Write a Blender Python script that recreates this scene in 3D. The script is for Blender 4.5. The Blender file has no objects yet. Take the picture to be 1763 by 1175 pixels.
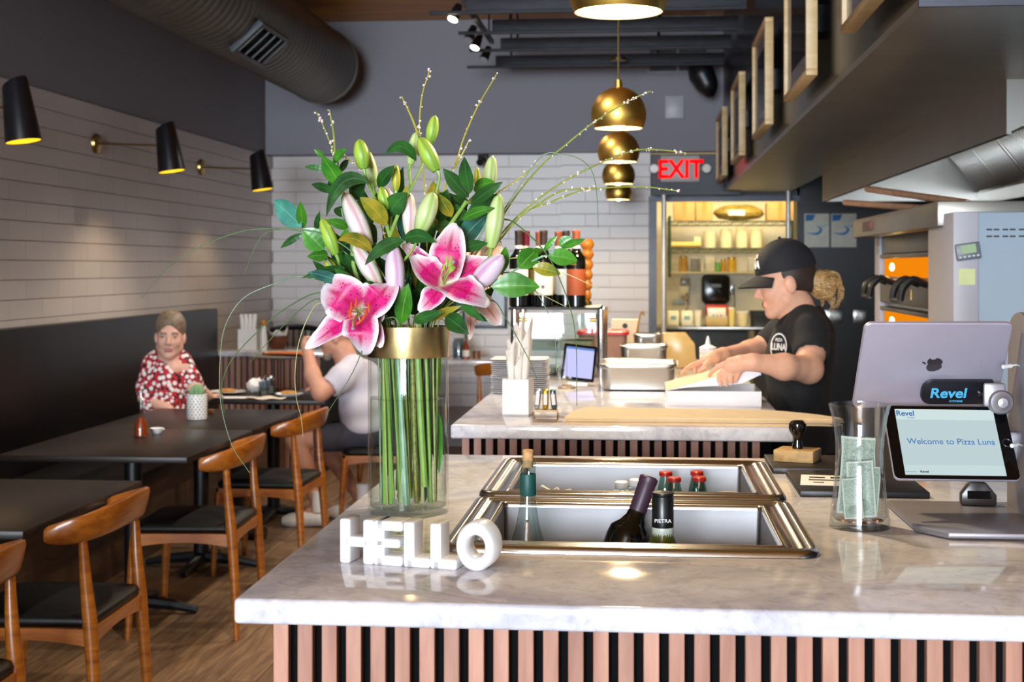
import bpy, bmesh, math, random
import numpy as np
from mathutils import Vector, Matrix, Euler
R = random.Random(7)
PI = math.pi
SC = bpy.context.scene
COL = SC.collection
# ---------------------------------------------------------------- camera
FPX, CXP, HOR = 2449.0, 881.5, 460.0        # focal length in px, centre column, horizon row of the 1763x1175 frame
YAW = math.atan(229.0 / FPX)
CAMZ = 1.5
cam_d = bpy.data.cameras.new('camera'); cam = bpy.data.objects.new('camera', cam_d); COL.objects.link(cam)
cam.location = (0, 0, CAMZ); cam.rotation_euler = (PI / 2, 0, YAW)
cam_d.sensor_width = 36.0; cam_d.lens = FPX / 1763 * 36; cam_d.shift_y = -(587.5 - HOR) / 1763
cam_d.clip_start = 0.02; cam_d.clip_end = 60
cam_d.dof.use_dof = True; cam_d.dof.focus_distance = 2.45; cam_d.dof.aperture_fstop = 9.0
SC.camera = cam
SC.view_settings.view_transform = 'Standard'; SC.view_settings.look = 'None'
SC.view_settings.gamma = 1.0; SC.view_settings.use_curve_mapping = False
SC.view_settings.exposure = 0.85
SC.cycles.max_bounces = 10; SC.cycles.diffuse_bounces = 5; SC.cycles.glossy_bounces = 4
SC.cycles.transparent_max_bounces = 24; SC.cycles.transmission_bounces = 8
SC.cycles.caustics_reflective = False; SC.cycles.caustics_refractive = False
SC.cycles.sample_clamp_indirect = 6.0

def at(px, py, y=None, z=None, x=None, t=None):
    """a photo pixel and one known world coordinate (depth y, height z, or side x) -> world point"""
    a = (px - CXP) / FPX; c = math.cos(YAW); s = math.sin(YAW)
    d = Vector((-s + a * c, c + a * s, (HOR - py) / FPX))
    if t is None:
        if y is not None: t = y / d.y
        elif z is not None: t = (z - CAMZ) / d.z
        else: t = x / d.x
    return Vector((0, 0, CAMZ)) + d * t

def lin(c):
    if isinstance(c, str):
        c = [int(c[i:i + 2], 16) / 255 for i in (0, 2, 4)]
    return tuple((v / 12.92 if v <= .04045 else ((v + .055) / 1.055) ** 2.4) for v in c[:3]) + (1.0,)

# ---------------------------------------------------------------- world and large lights
W = bpy.data.worlds.new('sky'); SC.world = W; W.use_nodes = True
W.node_tree.nodes['Background'].inputs[0].default_value = (0.75, 0.86, 1.0, 1)
W.node_tree.nodes['Background'].inputs[1].default_value = 2.0
def area(name, loc, target, sx, sy, power, col, spread=180):
    l = bpy.data.lights.new(name, 'AREA'); l.shape = 'RECTANGLE'; l.size = sx; l.size_y = sy
    l.energy = power; l.color = col; l.spread = math.radians(spread)
    o = bpy.data.objects.new(name, l); COL.objects.link(o); o.location = loc
    d = Vector(target) - Vector(loc); o.rotation_euler = d.to_track_quat('-Z', 'Y').to_euler()
    return o
def point(name, loc, power, col, r=.03, spot=None, target=None):
    l = bpy.data.lights.new(name, 'SPOT' if spot else 'POINT'); l.energy = power; l.color = col; l.shadow_soft_size = r
    if spot: l.spot_size = math.radians(spot); l.spot_blend = .5
    o = bpy.data.objects.new(name, l); COL.objects.link(o); o.location = loc
    if target: o.rotation_euler = (Vector(target) - Vector(loc)).to_track_quat('-Z', 'Y').to_euler()
    return o
DAY = (0.80, 0.90, 1.0); WARM = (1.0, 0.72, 0.42); NEUT = (1.0, 0.91, 0.81)
# daylight entering through the shop front behind the camera
area('daylight_window_offscreen', (-1.45, -8.5, 1.75), (-.9, 8, 1.4), 3.3, 2.9, 980, DAY)
# heads of the ceiling track where it runs on above the top of the picture
for ly in (4.4, 6.0, 7.5):
    point('track_spot_offscreen', (-1.12, ly, 3.06), 55, NEUT, .035, 115, (-.9, ly + .3, 0))
# the lamp of the yellow-lit back kitchen, hidden above its door opening
area('pantry_ceiling_lamp', (0.85, 12.45, 2.66), (0.85, 12.9, 0), 1.5, .6, 46, (1.0, .80, .42))
# ---------------------------------------------------------------- node materials
class NT:
    def __init__(s, name):
        s.m = bpy.data.materials.new(name); s.m.use_nodes = True; s.t = s.m.node_tree
        s.b = s.t.nodes['Principled BSDF']; s.out = s.t.nodes['Material Output']
    def n(s, typ, **kw):
        nd = s.t.nodes.new('ShaderNode' + typ)
        for k, v in kw.items(): setattr(nd, k, v)
        return nd
    def set(s, sock, v):
        if v is None: return
        if hasattr(v, 'links') or isinstance(v, bpy.types.NodeSocket): s.t.links.new(v, sock)
        else: sock.default_value = v
    def math(s, op, a, b=None, c=None, clamp=False):
        nd = s.n('Math', operation=op); nd.use_clamp = clamp
        s.set(nd.inputs[0], a); s.set(nd.inputs[1], b)
        if c is not None: s.set(nd.inputs[2], c)
        return nd.outputs[0]
    def mix(s, f, a, b, blend='MIX'):
        nd = s.n('Mix', data_type='RGBA', blend_type=blend)
        s.set(nd.inputs[0], f); s.set(nd.inputs[6], a); s.set(nd.inputs[7], b); return nd.outputs[2]
    def ramp(s, f, stops, interp='LINEAR'):
        nd = s.n('ValToRGB'); nd.color_ramp.interpolation = interp
        el = nd.color_ramp.elements
        while len(el) < len(stops): el.new(.5)
        for e, (p, c) in zip(el, stops):
            e.position = p; e.color = c if not isinstance(c, (int, float)) else (c, c, c, 1)
        s.set(nd.inputs[0], f); return nd.outputs[0]
    def coord(s, kind='Object', scale=(1, 1, 1), rot=(0, 0, 0), world=False):
        if world: src = s.n('NewGeometry').outputs['Position']
        else: src = s.n('TexCoord').outputs[kind]
        mp = s.n('Mapping'); mp.inputs['Scale'].default_value = scale; mp.inputs['Rotation'].default_value = rot
        s.t.links.new(src, mp.inputs[0]); return mp.outputs[0]
    def noise(s, vec, scale=5, detail=3, rough=.5, dist=0):
        nd = s.n('TexNoise'); s.set(nd.inputs['Vector'], vec); nd.inputs['Scale'].default_value = scale
        nd.inputs['Detail'].default_value = detail; nd.inputs['Roughness'].default_value = rough; nd.inputs['Distortion'].default_value = dist
        return nd.outputs[0]
    def voronoi(s, vec, scale=5, feat='F1'):
        nd = s.n('TexVoronoi', feature=feat); s.set(nd.inputs['Vector'], vec); nd.inputs['Scale'].default_value = scale
        return nd
    def bump(s, h, strength=.2, dist=.01):
        nd = s.n('Bump'); nd.inputs['Strength'].default_value = strength; nd.inputs['Distance'].default_value = dist
        s.set(nd.inputs['Height'], h); s.t.links.new(nd.outputs[0], s.b.inputs['Normal'])
    def base(s, c): s.set(s.b.inputs['Base Color'], c if not isinstance(c, str) else lin(c))
    def p(s, **kw):
        for k, v in kw.items(): s.set(s.b.inputs[k.replace('_', ' ')], v)
        return s
MATS = {}
def mat(name, col, rough=.5, metal=0.0, var=0.06, bump=0.0, vscale=20, emit=0, spec=None, coat=0, trans=0, ior=None, sub=0, sheen=0):
    """plain material with slight procedural colour variation"""
    if name in MATS: return MATS[name]
    t = NT(name); c = lin(col)
    if var:
        n = t.noise(t.coord('Object'), vscale, 3)
        f = t.ramp(n, [(.3, 0.0), (.7, 1.0)])
        lo = tuple(v * (1 - var) for v in c[:3]) + (1,); hi = tuple(min(1, v * (1 + var)) for v in c[:3]) + (1,)
        t.base(t.mix(f, lo, hi))
        if bump: t.bump(n, bump, .005)
    else: t.base(c)
    t.p(Roughness=rough, Metallic=metal)
    if spec is not None: t.p(Specular_IOR_Level=spec)
    if coat: t.p(Coat_Weight=coat)
    if trans: t.p(Transmission_Weight=trans)
    if ior: t.p(IOR=ior)
    if sheen: t.p(Sheen_Weight=sheen)
    if sub: t.p(Subsurface_Weight=sub, Subsurface_Scale=.01)
    if emit: t.p(Emission_Color=c, Emission_Strength=emit)
    MATS[name] = t.m; return t.m
def wood(name, c1, c2, rough=.4, scale=(1, 14, 14), sc=3.0, rnd=.25, coat=0.0):
    if name in MATS: return MATS[name]
    t = NT(name)
    oi = t.n('ObjectInfo').outputs['Random']
    v = t.coord('Object', scale); 
    va = t.n('VectorMath', operation='ADD'); t.set(va.inputs[0], v)
    cm = t.n('CombineXYZ'); t.set(cm.inputs[0], t.math('MULTIPLY', oi, 37.0)); t.set(cm.inputs[1], t.math('MULTIPLY', oi, 17.0)); t.set(va.inputs[1], cm.outputs[0])
    n = t.noise(va.outputs[0], sc, 5, .62, .6)
    col = t.ramp(n, [(.28, lin(c1)), (.72, lin(c2))])
    k = t.math('ADD', t.math('MULTIPLY', oi, 2 * rnd), 1 - rnd)
    hs = t.n('HueSaturation'); t.set(hs.inputs['Value'], k); t.set(hs.inputs['Color'], col)
    t.base(hs.outputs[0]); t.p(Roughness=rough); t.bump(n, .08, .003)
    if coat: t.p(Coat_Weight=coat, Coat_Roughness=.15)
    MATS[name] = t.m; return t.m
def glass(name, tint='FFFFFF', rough=0.02, ior=1.45, base_refl=.0, edge=.55):
    """clear thin glass: see-through with Fresnel reflection"""
    if name in MATS: return MATS[name]
    t = NT(name)
    lw = t.n('LayerWeight'); lw.inputs[0].default_value = .5
    f0 = ((ior - 1) / (ior + 1)) ** 2
    fr = t.math('ADD', t.math('MULTIPLY', t.math('POWER', lw.outputs['Facing'], 4.0), edge), f0)
    tr = t.n('BsdfTransparent'); tr.inputs[0].default_value = lin(tint)
    gl = t.n('BsdfGlossy'); gl.inputs['Roughness'].default_value = rough
    mx = t.n('MixShader'); t.set(mx.inputs[0], t.math('ADD', fr, base_refl, clamp=True))
    t.t.links.new(tr.outputs[0], mx.inputs[1]); t.t.links.new(gl.outputs[0], mx.inputs[2])
    t.t.links.new(mx.outputs[0], t.out.inputs[0]); MATS[name] = t.m; return t.m
def emis(name, col, strength):
    if name in MATS: return MATS[name]
    t = NT(name); e = t.n('Emission'); e.inputs[0].default_value = lin(col); e.inputs[1].default_value = strength
    t.t.links.new(e.outputs[0], t.out.inputs[0]); MATS[name] = t.m; return t.m

# ---------------------------------------------------------------- mesh building
def catmull(pts, n=6):
    pts = [Vector(p) for p in pts]
    if len(pts) < 3: return [pts[0].lerp(pts[-1], i / n) for i in range(n + 1)]
    out = []
    P = [2 * pts[0] - pts[1]] + pts + [2 * pts[-1] - pts[-2]]
    for i in range(1, len(P) - 2):
        for j in range(n):
            u = j / n; a, b, c, d = P[i - 1], P[i], P[i + 1], P[i + 2]
            out.append(.5 * ((2 * b) + (c - a) * u + (2 * a - 5 * b + 4 * c - d) * u * u + (3 * b - a - 3 * c + d) * u ** 3))
    out.append(pts[-1]); return out
def lerpl(L, u):
    if not isinstance(L, (list, tuple)): return L
    x = u * (len(L) - 1); i = min(int(x), len(L) - 2) if len(L) > 1 else 0
    return L[0] if len(L) == 1 else L[i] + (L[i + 1] - L[i]) * (x - i)
class B:
    """mesh builder: collects vertices and faces of ONE part"""
    def __init__(s): s.v = []; s.f = []; s.uv = None
    def add(s, vs, fs):
        o = len(s.v); s.v += [Vector(p) for p in vs]; s.f += [[i + o for i in f] for f in fs]; return s
    def bm(s, bm, M=None):
        bm.verts.ensure_lookup_table(); bm.verts.index_update()
        s.add([(M @ v.co if M else v.co.copy()) for v in bm.verts], [[v.index for v in f.verts] for f in bm.faces]); bm.free(); return s
    def box(s, c, d, bev=0, M=None, seg=2):
        bm = bmesh.new(); bmesh.ops.create_cube(bm, size=1)
        for v in bm.verts: v.co = Vector((v.co.x * d[0], v.co.y * d[1], v.co.z * d[2]))
        if bev: bmesh.ops.bevel(bm, geom=bm.edges[:], offset=bev, segments=seg, profile=.5, affect='EDGES')
        T = Matrix.Translation(Vector(c))
        return s.bm(bm, (T @ M) if M else T)
    def b2(s, lo, hi, bev=0, seg=2):
        return s.box([(a + b) / 2 for a, b in zip(lo, hi)], [abs(b - a) for a, b in zip(lo, hi)], bev, None, seg)
    def tube(s, pts, r, n=8, smooth=0, cap=True, sy=1.0, up=None):
        P = catmull(pts, smooth) if smooth else [Vector(p) for p in pts]
        m = len(P); vs = []; fs = []
        T = [(P[min(i + 1, m - 1)] - P[max(i - 1, 0)]).normalized() for i in range(m)]
        ref = Vector(up) if up else (Vector((0, 0, 1)) if abs(T[0].z) < .9 else Vector((1, 0, 0)))
        nn = (ref - T[0] * ref.dot(T[0])).normalized()
        for i in range(m):
            nn = (nn - T[i] * nn.dot(T[i])); nn = nn.normalized() if nn.length > 1e-6 else T[i].orthogonal().normalized()
            bb = T[i].cross(nn); rr = lerpl(r, i / (m - 1)); 
            for k in range(n):
                a = 2 * PI * k / n; vs.append(P[i] + bb * (math.cos(a) * rr * sy) + nn * (math.sin(a) * rr))
        for i in range(m - 1):
            for k in range(n):
                k2 = (k + 1) % n; fs.append([i * n + k, i * n + k2, (i + 1) * n + k2, (i + 1) * n + k])
        if cap: fs.append(list(range(n))[::-1]); fs.append([(m - 1) * n + k for k in range(n)])
        return s.add(vs, fs)
    def cyl(s, a, b, r, n=20, r2=None): return s.tube([a, b], [r, r if r2 is None else r2], n)
    def lathe(s, prof, n=28, c=(0, 0, 0), M=None, cap=False, sx=1, sy=1, a0=0, a1=2 * PI):
        full = abs(a1 - a0 - 2 * PI) < 1e-6; nn = n if full else n + 1
        vs = []; fs = []; m = len(prof)
        for (r, z) in prof:
            for k in range(nn):
                a = a0 + (a1 - a0) * k / n; p = Vector((r * math.cos(a) * sx, r * math.sin(a) * sy, z)); vs.append(((M @ p) if M else p) + Vector(c))
        for i in range(m - 1):
            for k in range(n):
                k2 = (k + 1) % nn; fs.append([i * nn + k, i * nn + k2, (i + 1) * nn + k2, (i + 1) * nn + k])
        if cap: fs.append(list(range(nn))[::-1]); fs.append([(m - 1) * nn + k for k in range(nn)])
        return s.add(vs, fs)
    def ball(s, c, r, n=12, M=None):
        r = r if isinstance(r, (tuple, list)) else (r, r, r); h = max(4, n // 2)
        vs = [(0, 0, 1)]; fs = []
        for i in range(1, h):
            for k in range(n):
                t = PI * i / h; a = 2 * PI * k / n; vs.append((math.sin(t) * math.cos(a), math.sin(t) * math.sin(a), math.cos(t)))
        vs.append((0, 0, -1)); L = len(vs) - 1
        for k in range(n):
            k2 = (k + 1) % n; fs.append([0, 1 + k, 1 + k2]); fs.append([L, 1 + (h - 2) * n + k2, 1 + (h - 2) * n + k])
            for i in range(h - 2): fs.append([1 + i * n + k, 1 + (i + 1) * n + k, 1 + (i + 1) * n + k2, 1 + i * n + k2])
        q = []
        for p in vs:
            p = Vector((p[0] * r[0], p[1] * r[1], p[2] * r[2])); q.append((M @ p if M else p) + Vector(c))
        return s.add(q, fs)
    def prism(s, poly, h, M=None, bev=0, seg=2):
        """polygon in local XY extruded along +Z by h"""
        bm = bmesh.new(); vs = [bm.verts.new((p[0], p[1], 0)) for p in poly]; f = bm.faces.new(vs)
        r = bmesh.ops.extrude_face_region(bm, geom=[f])
        for v in r['geom']:
            if isinstance(v, bmesh.types.BMVert): v.co.z += h
        bmesh.ops.recalc_face_normals(bm, faces=bm.faces[:])
        if bev: bmesh.ops.bevel(bm, geom=[e for e in bm.edges if len(e.link_faces) == 2 and e.calc_face_angle(0) > .7], offset=bev, segments=seg, profile=.5, affect='EDGES')
        return s.bm(bm, M)
    def grid(s, fn, nu, nv, uv=True):
        vs = []; fs = []
        for i in range(nu + 1):
            for j in range(nv + 1): vs.append(fn(i / nu, j / nv))
        o = len(s.v)
        for i in range(nu):
            for j in range(nv): fs.append([i * (nv + 1) + j, (i + 1) * (nv + 1) + j, (i + 1) * (nv + 1) + j + 1, i * (nv + 1) + j + 1])
        s.add(vs, fs)
        if uv:
            s.uv = s.uv or {}
            for i in range(nu + 1):
                for j in range(nv + 1): s.uv[o + i * (nv + 1) + j] = (i / nu, j / nv)
        return s
    def rrings(s, rings, cap_last=True, n=6):
        """rounded-rectangle rings: (x0,x1,y0,y1,r,z) joined in order"""
        vs = []; fs = []; m = 4 * (n + 1)
        for (x0, x1, y0, y1, r, z) in rings:
            r = max(r, 1e-4)
            for cx, cy, a0 in ((x1 - r, y1 - r, 0), (x0 + r, y1 - r, PI / 2), (x0 + r, y0 + r, PI), (x1 - r, y0 + r, 1.5 * PI)):
                for k in range(n + 1):
                    a = a0 + PI / 2 * k / n; vs.append((cx + r * math.cos(a), cy + r * math.sin(a), z))
        for i in range(len(rings) - 1):
            for k in range(m):
                k2 = (k + 1) % m; fs.append([i * m + k, i * m + k2, (i + 1) * m + k2, (i + 1) * m + k])
        if cap_last: fs.append([(len(rings) - 1) * m + k for k in range(m)])
        return s.add(vs, fs)
    def mesh(s, name, sharp=35, smooth=True):
        me = bpy.data.meshes.new(name); me.from_pydata([tuple(p) for p in s.v], [], s.f)
        if s.uv:
            ul = me.uv_layers.new(name='UVMap')
            for l in me.loops: ul.data[l.index].uv = s.uv.get(l.vertex_index, (0, 0))
        me.validate(); me.update()
        if smooth:
            me.shade_smooth(); me.set_sharp_from_angle(angle=math.radians(sharp))
        return me
    def obj(s, name, m, parent=None, world=False, sharp=35, smooth=True, recalc=True):
        if world and parent is not None:
            L = parent.location; s.v = [p - L for p in s.v]
        me = s.mesh(name, sharp, smooth)
        if recalc:
            bm = bmesh.new(); bm.from_mesh(me); bmesh.ops.recalc_face_normals(bm, faces=bm.faces[:]); bm.to_mesh(me); bm.free()
        return link(name, me, m, parent)
def link(name, me, m, parent=None):
    o = bpy.data.objects.new(name, me); COL.objects.link(o)
    if m is not None:
        me.materials.clear(); me.materials.append(m)
    if parent is not None: o.parent = parent
    return o
def tag(o, label=None, cat=None, group=None, kind=None):
    if label: o['label'] = label
    if cat: o['category'] = cat
    if group: o['group'] = group
    if kind: o['kind'] = kind
    return o
def thing(name, label, cat, loc=(0, 0, 0), rz=0, group=None):
    o = bpy.data.objects.new(name, None); COL.objects.link(o); o.empty_display_size = .05
    o.location = loc; o.rotation_euler = (0, 0, rz); return tag(o, label, cat, group)
def struct(o): o['kind'] = 'structure'; return o
def dup(root, loc=None, rz=None, label=None, group=None, scale=None):
    kids = {}
    for ob in COL.objects:
        if ob.parent is not None: kids.setdefault(ob.parent.name, []).append(ob)
    def cp(o, par):
        c = o.copy(); COL.objects.link(c); c.parent = par
        for k in kids.get(o.name, []): cp(k, c)
        return c
    r = cp(root, None)
    if loc is not None: r.location = loc
    if rz is not None: r.rotation_euler = (0, 0, rz)
    if scale: r.scale = (scale,) * 3
    if label: r['label'] = label
    if group: r['group'] = group
    return r
def frame(origin, xax, zax):
    """matrix with local X along xax and local Z near zax"""
    x = Vector(xax).normalized(); z = Vector(zax); z = (z - x * z.dot(x)).normalized(); y = z.cross(x)
    M = Matrix((x, y, z)).transposed().to_4x4(); M.translation = Vector(origin); return M
def text(name, body, size, m, parent, M, align='LEFT', depth=.0004, offset=0.0, sx=1.0, valign='BOTTOM_BASELINE', shear=0):
    cu = bpy.data.curves.new(name, 'FONT'); cu.body = body; cu.size = size; cu.align_x = align; cu.extrude = depth; cu.offset = offset; cu.shear = shear
    o = bpy.data.objects.new(name + '_t', cu); COL.objects.link(o)
    bpy.context.view_layer.update()
    me = bpy.data.meshes.new_from_object(o.evaluated_get(bpy.context.evaluated_depsgraph_get())); me.name = name
    bpy.data.objects.remove(o); bpy.data.curves.remove(cu)
    for v in me.vertices: v.co.x *= sx
    me.transform(M if parent is None or parent.type != 'EMPTY' else M)
    return link(name, me, m, parent)
# -- smooth signed-distance figures (bodies, heads, hands) meshed with surface nets
def sdf_mesh(prims, vox, k0=.02):
    P = []
    lo = np.full(3, 1e9); hi = -lo
    for p in prims:
        kind = p[0]; sub = kind.startswith('-'); kd = kind[-1]
        if kd == 'c': a = np.array(p[1], float); b = np.array(p[3], float); r1, r2 = p[2], p[4]; rm = max(r1, r2); l = np.minimum(a, b) - rm; h = np.maximum(a, b) + rm; k = p[5] if len(p) > 5 else k0
        else:
            a = np.array(p[1], float); rr = np.array(p[2], float); l = a - rr.max(); h = a + rr.max(); k = p[4] if len(p) > 4 else k0
        if not sub: lo = np.minimum(lo, l); hi = np.maximum(hi, h)
        P.append((sub, kd, p, l, h, k))
    lo -= vox * 4; hi += vox * 4
    N = np.ceil((hi - lo) / vox).astype(int) + 1
    F = np.full(N, 1.0, np.float32)
    for sub, kd, p, l, h, k in P:
        m = k + vox * 3
        i0 = np.maximum(((l - m - lo) / vox).astype(int), 0); i1 = np.minimum(np.ceil((h + m - lo) / vox).astype(int) + 1, N)
        sl = tuple(slice(i0[d], i1[d]) for d in range(3))
        ax = [lo[d] + vox * np.arange(i0[d], i1[d]) for d in range(3)]
        X, Y, Z = np.meshgrid(*ax, indexing='ij')
        if kd == 'c':
            a = np.array(p[1], float); b = np.array(p[3], float); ba = b - a; L = max(float(ba @ ba), 1e-12)
            t = np.clip(((X - a[0]) * ba[0] + (Y - a[1]) * ba[1] + (Z - a[2]) * ba[2]) / L, 0, 1)
            d = np.sqrt((X - a[0] - t * ba[0]) ** 2 + (Y - a[1] - t * ba[1]) ** 2 + (Z - a[2] - t * ba[2]) ** 2) - (p[2] + (p[4] - p[2]) * t)
        else:
            c = p[1]; rr = p[2]; Q = [X - c[0], Y - c[1], Z - c[2]]
            if len(p) > 3 and p[3] is not None:
                m3 = np.array(p[3])        # columns = local axes in world
                Q = [m3[0, i] * Q[0] + m3[1, i] * Q[1] + m3[2, i] * Q[2] for i in range(3)]
            k0_ = np.sqrt((Q[0] / rr[0]) ** 2 + (Q[1] / rr[1]) ** 2 + (Q[2] / rr[2]) ** 2) + 1e-9
            k1_ = np.sqrt((Q[0] / rr[0] ** 2) ** 2 + (Q[1] / rr[1] ** 2) ** 2 + (Q[2] / rr[2] ** 2) ** 2) + 1e-9
            d = k0_ * (k0_ - 1) / k1_
        f = F[sl]
        if sub:
            d = -d; hh = np.maximum(k - np.abs(f - d), 0) / max(k, 1e-6); F[sl] = np.maximum(f, d) + hh * hh * k / 4
        else:
            hh = np.maximum(k - np.abs(f - d), 0) / max(k, 1e-6); F[sl] = np.minimum(f, d) - hh * hh * k / 4
    ins = F < 0
    c8 = np.zeros(N - 1, int)
    for dx in (0, 1):
        for dy in (0, 1):
            for dz in (0, 1): c8 += ins[dx:N[0] - 1 + dx, dy:N[1] - 1 + dy, dz:N[2] - 1 + dz]
    act = (c8 > 0) & (c8 < 8); ci = np.argwhere(act); idx = np.full(N - 1, -1, int); idx[act] = np.arange(len(ci))
    acc = np.zeros((len(ci), 3)); cnt = np.zeros(len(ci))
    cs = [(0, 0, 0), (1, 0, 0), (0, 1, 0), (1, 1, 0), (0, 0, 1), (1, 0, 1), (0, 1, 1), (1, 1, 1)]
    vals = [F[ci[:, 0] + c[0], ci[:, 1] + c[1], ci[:, 2] + c[2]] for c in cs]
    for a in range(8):
        for b in range(a + 1, 8):
            if sum(abs(cs[a][d] - cs[b][d]) for d in range(3)) != 1: continue
            va, vb = vals[a], vals[b]; cr = (va < 0) != (vb < 0)
            t = np.where(cr, va / np.where(cr, va - vb, 1), 0)
            for d in range(3): acc[:, d] += np.where(cr, cs[a][d] + (cs[b][d] - cs[a][d]) * t, 0)
            cnt += cr
    V = lo + vox * (ci + acc / cnt[:, None])
    faces = []
    for d in range(3):
        e1, e2 = [(1, 2), (2, 0), (0, 1)][d]
        s0 = [slice(None)] * 3; s1 = [slice(None)] * 3; s0[d] = slice(0, -1); s1[d] = slice(1, None)
        a, b = ins[tuple(s0)], ins[tuple(s1)]
        for flip, msk in ((False, a & ~b), (True, ~a & b)):
            g = np.argwhere(msk); 
            if not len(g): continue
            g = g[(g[:, e1] > 0) & (g[:, e2] > 0) & (g[:, e1] < N[e1] - 1) & (g[:, e2] < N[e2] - 1)]
            q = []
            for o1, o2 in ((-1, -1), (0, -1), (0, 0), (-1, 0)):
                h = g.copy(); h[:, e1] += o1; h[:, e2] += o2; q.append(idx[h[:, 0], h[:, 1], h[:, 2]])
            q = np.stack(q, 1); faces.append(q[:, ::-1] if flip else q)
    return V, np.concatenate(faces)
def sdf_obj(name, prims, vox, m, parent, k=.02, world=True, colfn=None, smooth=2):
    V, Fc = sdf_mesh(prims, vox, k)
    # light Laplacian smoothing
    E = np.concatenate([Fc[:, [0, 1]], Fc[:, [1, 2]], Fc[:, [2, 3]], Fc[:, [3, 0]]])
    for _ in range(smooth):
        S = np.zeros_like(V); c = np.zeros(len(V))
        for i in (0, 1):
            for d in range(3): S[:, d] += np.bincount(E[:, i], V[E[:, 1 - i], d], len(V))
            c += np.bincount(E[:, i], minlength=len(V))
        V = .5 * V + .5 * S / np.maximum(c, 1)[:, None]
    Vw = V.copy()
    if world and parent is not None: V = V - np.array(parent.location)
    me = bpy.data.meshes.new(name)
    me.vertices.add(len(V)); me.vertices.foreach_set('co', V.astype(np.float32).ravel())
    me.loops.add(Fc.size); me.loops.foreach_set('vertex_index', Fc.astype(np.int32).ravel())
    me.polygons.add(len(Fc)); me.polygons.foreach_set('loop_start', np.arange(0, Fc.size, 4, dtype=np.int32))
    me.update(calc_edges=True); me.validate(); me.shade_smooth()
    if colfn:
        ca = me.color_attributes.new('Col', 'FLOAT_COLOR', 'POINT')
        if len(me.vertices) == len(Vw): ca.data.foreach_set('color', np.concatenate([colfn(Vw), np.ones((len(Vw), 1))], 1).astype(np.float32).ravel())
    return link(name, me, m, parent)
def vcol_mat(name, rough=.5, sub=.0):
    if name in MATS: return MATS[name]
    t = NT(name); a = t.n('VertexColor'); a.layer_name = 'Col'
    n = t.noise(t.coord('Object'), 60, 3); t.base(t.mix(.08, a.outputs[0], n)); t.p(Roughness=rough, Specular_IOR_Level=.3)
    if sub: t.p(Subsurface_Weight=sub, Subsurface_Scale=.008)
    MATS[name] = t.m; return t.m
# ================================================================ materials of the place
def tile_mat():
    t = NT('wall_tile'); oi = t.n('ObjectInfo').outputs['Random']
    c = t.ramp(oi, [(0, lin('D2C9C4')), (.5, lin('D6CDC8')), (1, lin('D9D0CB'))])
    n = t.noise(t.coord('Object'), 6, 2); t.base(c); t.p(Roughness=.34); t.bump(n, .05, .004); return t.m
M_TILE = tile_mat()
M_GROUT = mat('grout', '9A918C', .9)
M_GREY = mat('grey_wall_paint', '8C8A92', .65, bump=.03, vscale=90, var=.03)
M_GREYD = mat('dark_grey_paint', '4A4B52', .5, var=.03)
M_CHAR = mat('charcoal_wall', '232326', .45, var=.06)
M_CREAM = mat('kitchen_cream_wall', 'E2DBC6', .6, var=.04)
M_BLACK = mat('black_paint', '121214', .45)
M_STEEL = mat('brushed_steel', 'B9B6B0', .28, 1.0, var=.05, vscale=4)
M_STEELB = mat('basin_steel', '8C8C8F', .5, 1.0, var=.05, vscale=8)
M_STEELW = mat('polished_rim_steel', 'C6C4C0', .19, 1.0, var=.03)
M_CHROME = mat('chrome', 'D8D8DA', .12, 1.0, var=0)
M_BRASS = mat('brushed_brass', 'E6BA5C', .38, 1.0, var=.06, vscale=6)
M_BRASSD = mat('aged_brass', 'A98A4E', .3, 1.0, var=.06)
M_WHITE = mat('white_glaze', 'E9E8E8', .3, var=.02)
M_WHITEP = mat('white_paper', 'EFEDEA', .75, var=.03)
M_CARD = mat('kraft_cardboard', 'D9BE98', .8, var=.07)
def marble():
    t = NT('white_marble'); v = t.coord(world=True)
    n1 = t.noise(v, 3.2, 6, .62, 1.6); n2 = t.noise(v, 34, 6, .65, 1.2)
    a = t.ramp(n1, [(.34, lin('BDBCC8')), (.48, lin('E2E0E6')), (.62, lin('F2F0F3'))])
    b = t.ramp(n2, [(.32, lin('B0B0BC')), (.47, lin('E8E7EA')), (.62, lin('FAF9FA'))])
    t.base(t.mix(.45, a, b, 'MULTIPLY')); t.p(Roughness=.08, Specular_IOR_Level=.5); MATS['marble'] = t.m; return t.m
M_MARBLE = marble()
def plankmat():
    t = NT('floor_plank'); oi = t.n('ObjectInfo').outputs['Random']
    v = t.coord('Object', (14, 1.2, 1)); va = t.n('VectorMath', operation='ADD'); t.set(va.inputs[0], v)
    cm = t.n('CombineXYZ'); t.set(cm.inputs[0], t.math('MULTIPLY', oi, 91)); t.set(cm.inputs[1], t.math('MULTIPLY', oi, 53)); t.set(va.inputs[1], cm.outputs[0])
    n = t.noise(va.outputs[0], 2.5, 5, .65, .9)
    c = t.ramp(n, [(.25, lin('4A3626')), (.5, lin('7A5D42')), (.78, lin('9A7A58'))])
    hs = t.n('HueSaturation'); t.set(hs.inputs['Value'], t.math('ADD', t.math('MULTIPLY', oi, .45), .75)); t.set(hs.inputs['Color'], c)
    t.base(hs.outputs[0]); t.p(Roughness=.42); t.bump(n, .12, .003); return t.m
M_PLANK = plankmat()
M_SLAT = wood('cedar_slat', '945F4C', 'C29078', .55, (9, 9, .8), 3.0, .16)
M_CEILW = wood('ceiling_cedar', 'A4661E', 'DD963C', .45, (.6, 9, 1), 3.0, 0)
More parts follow.
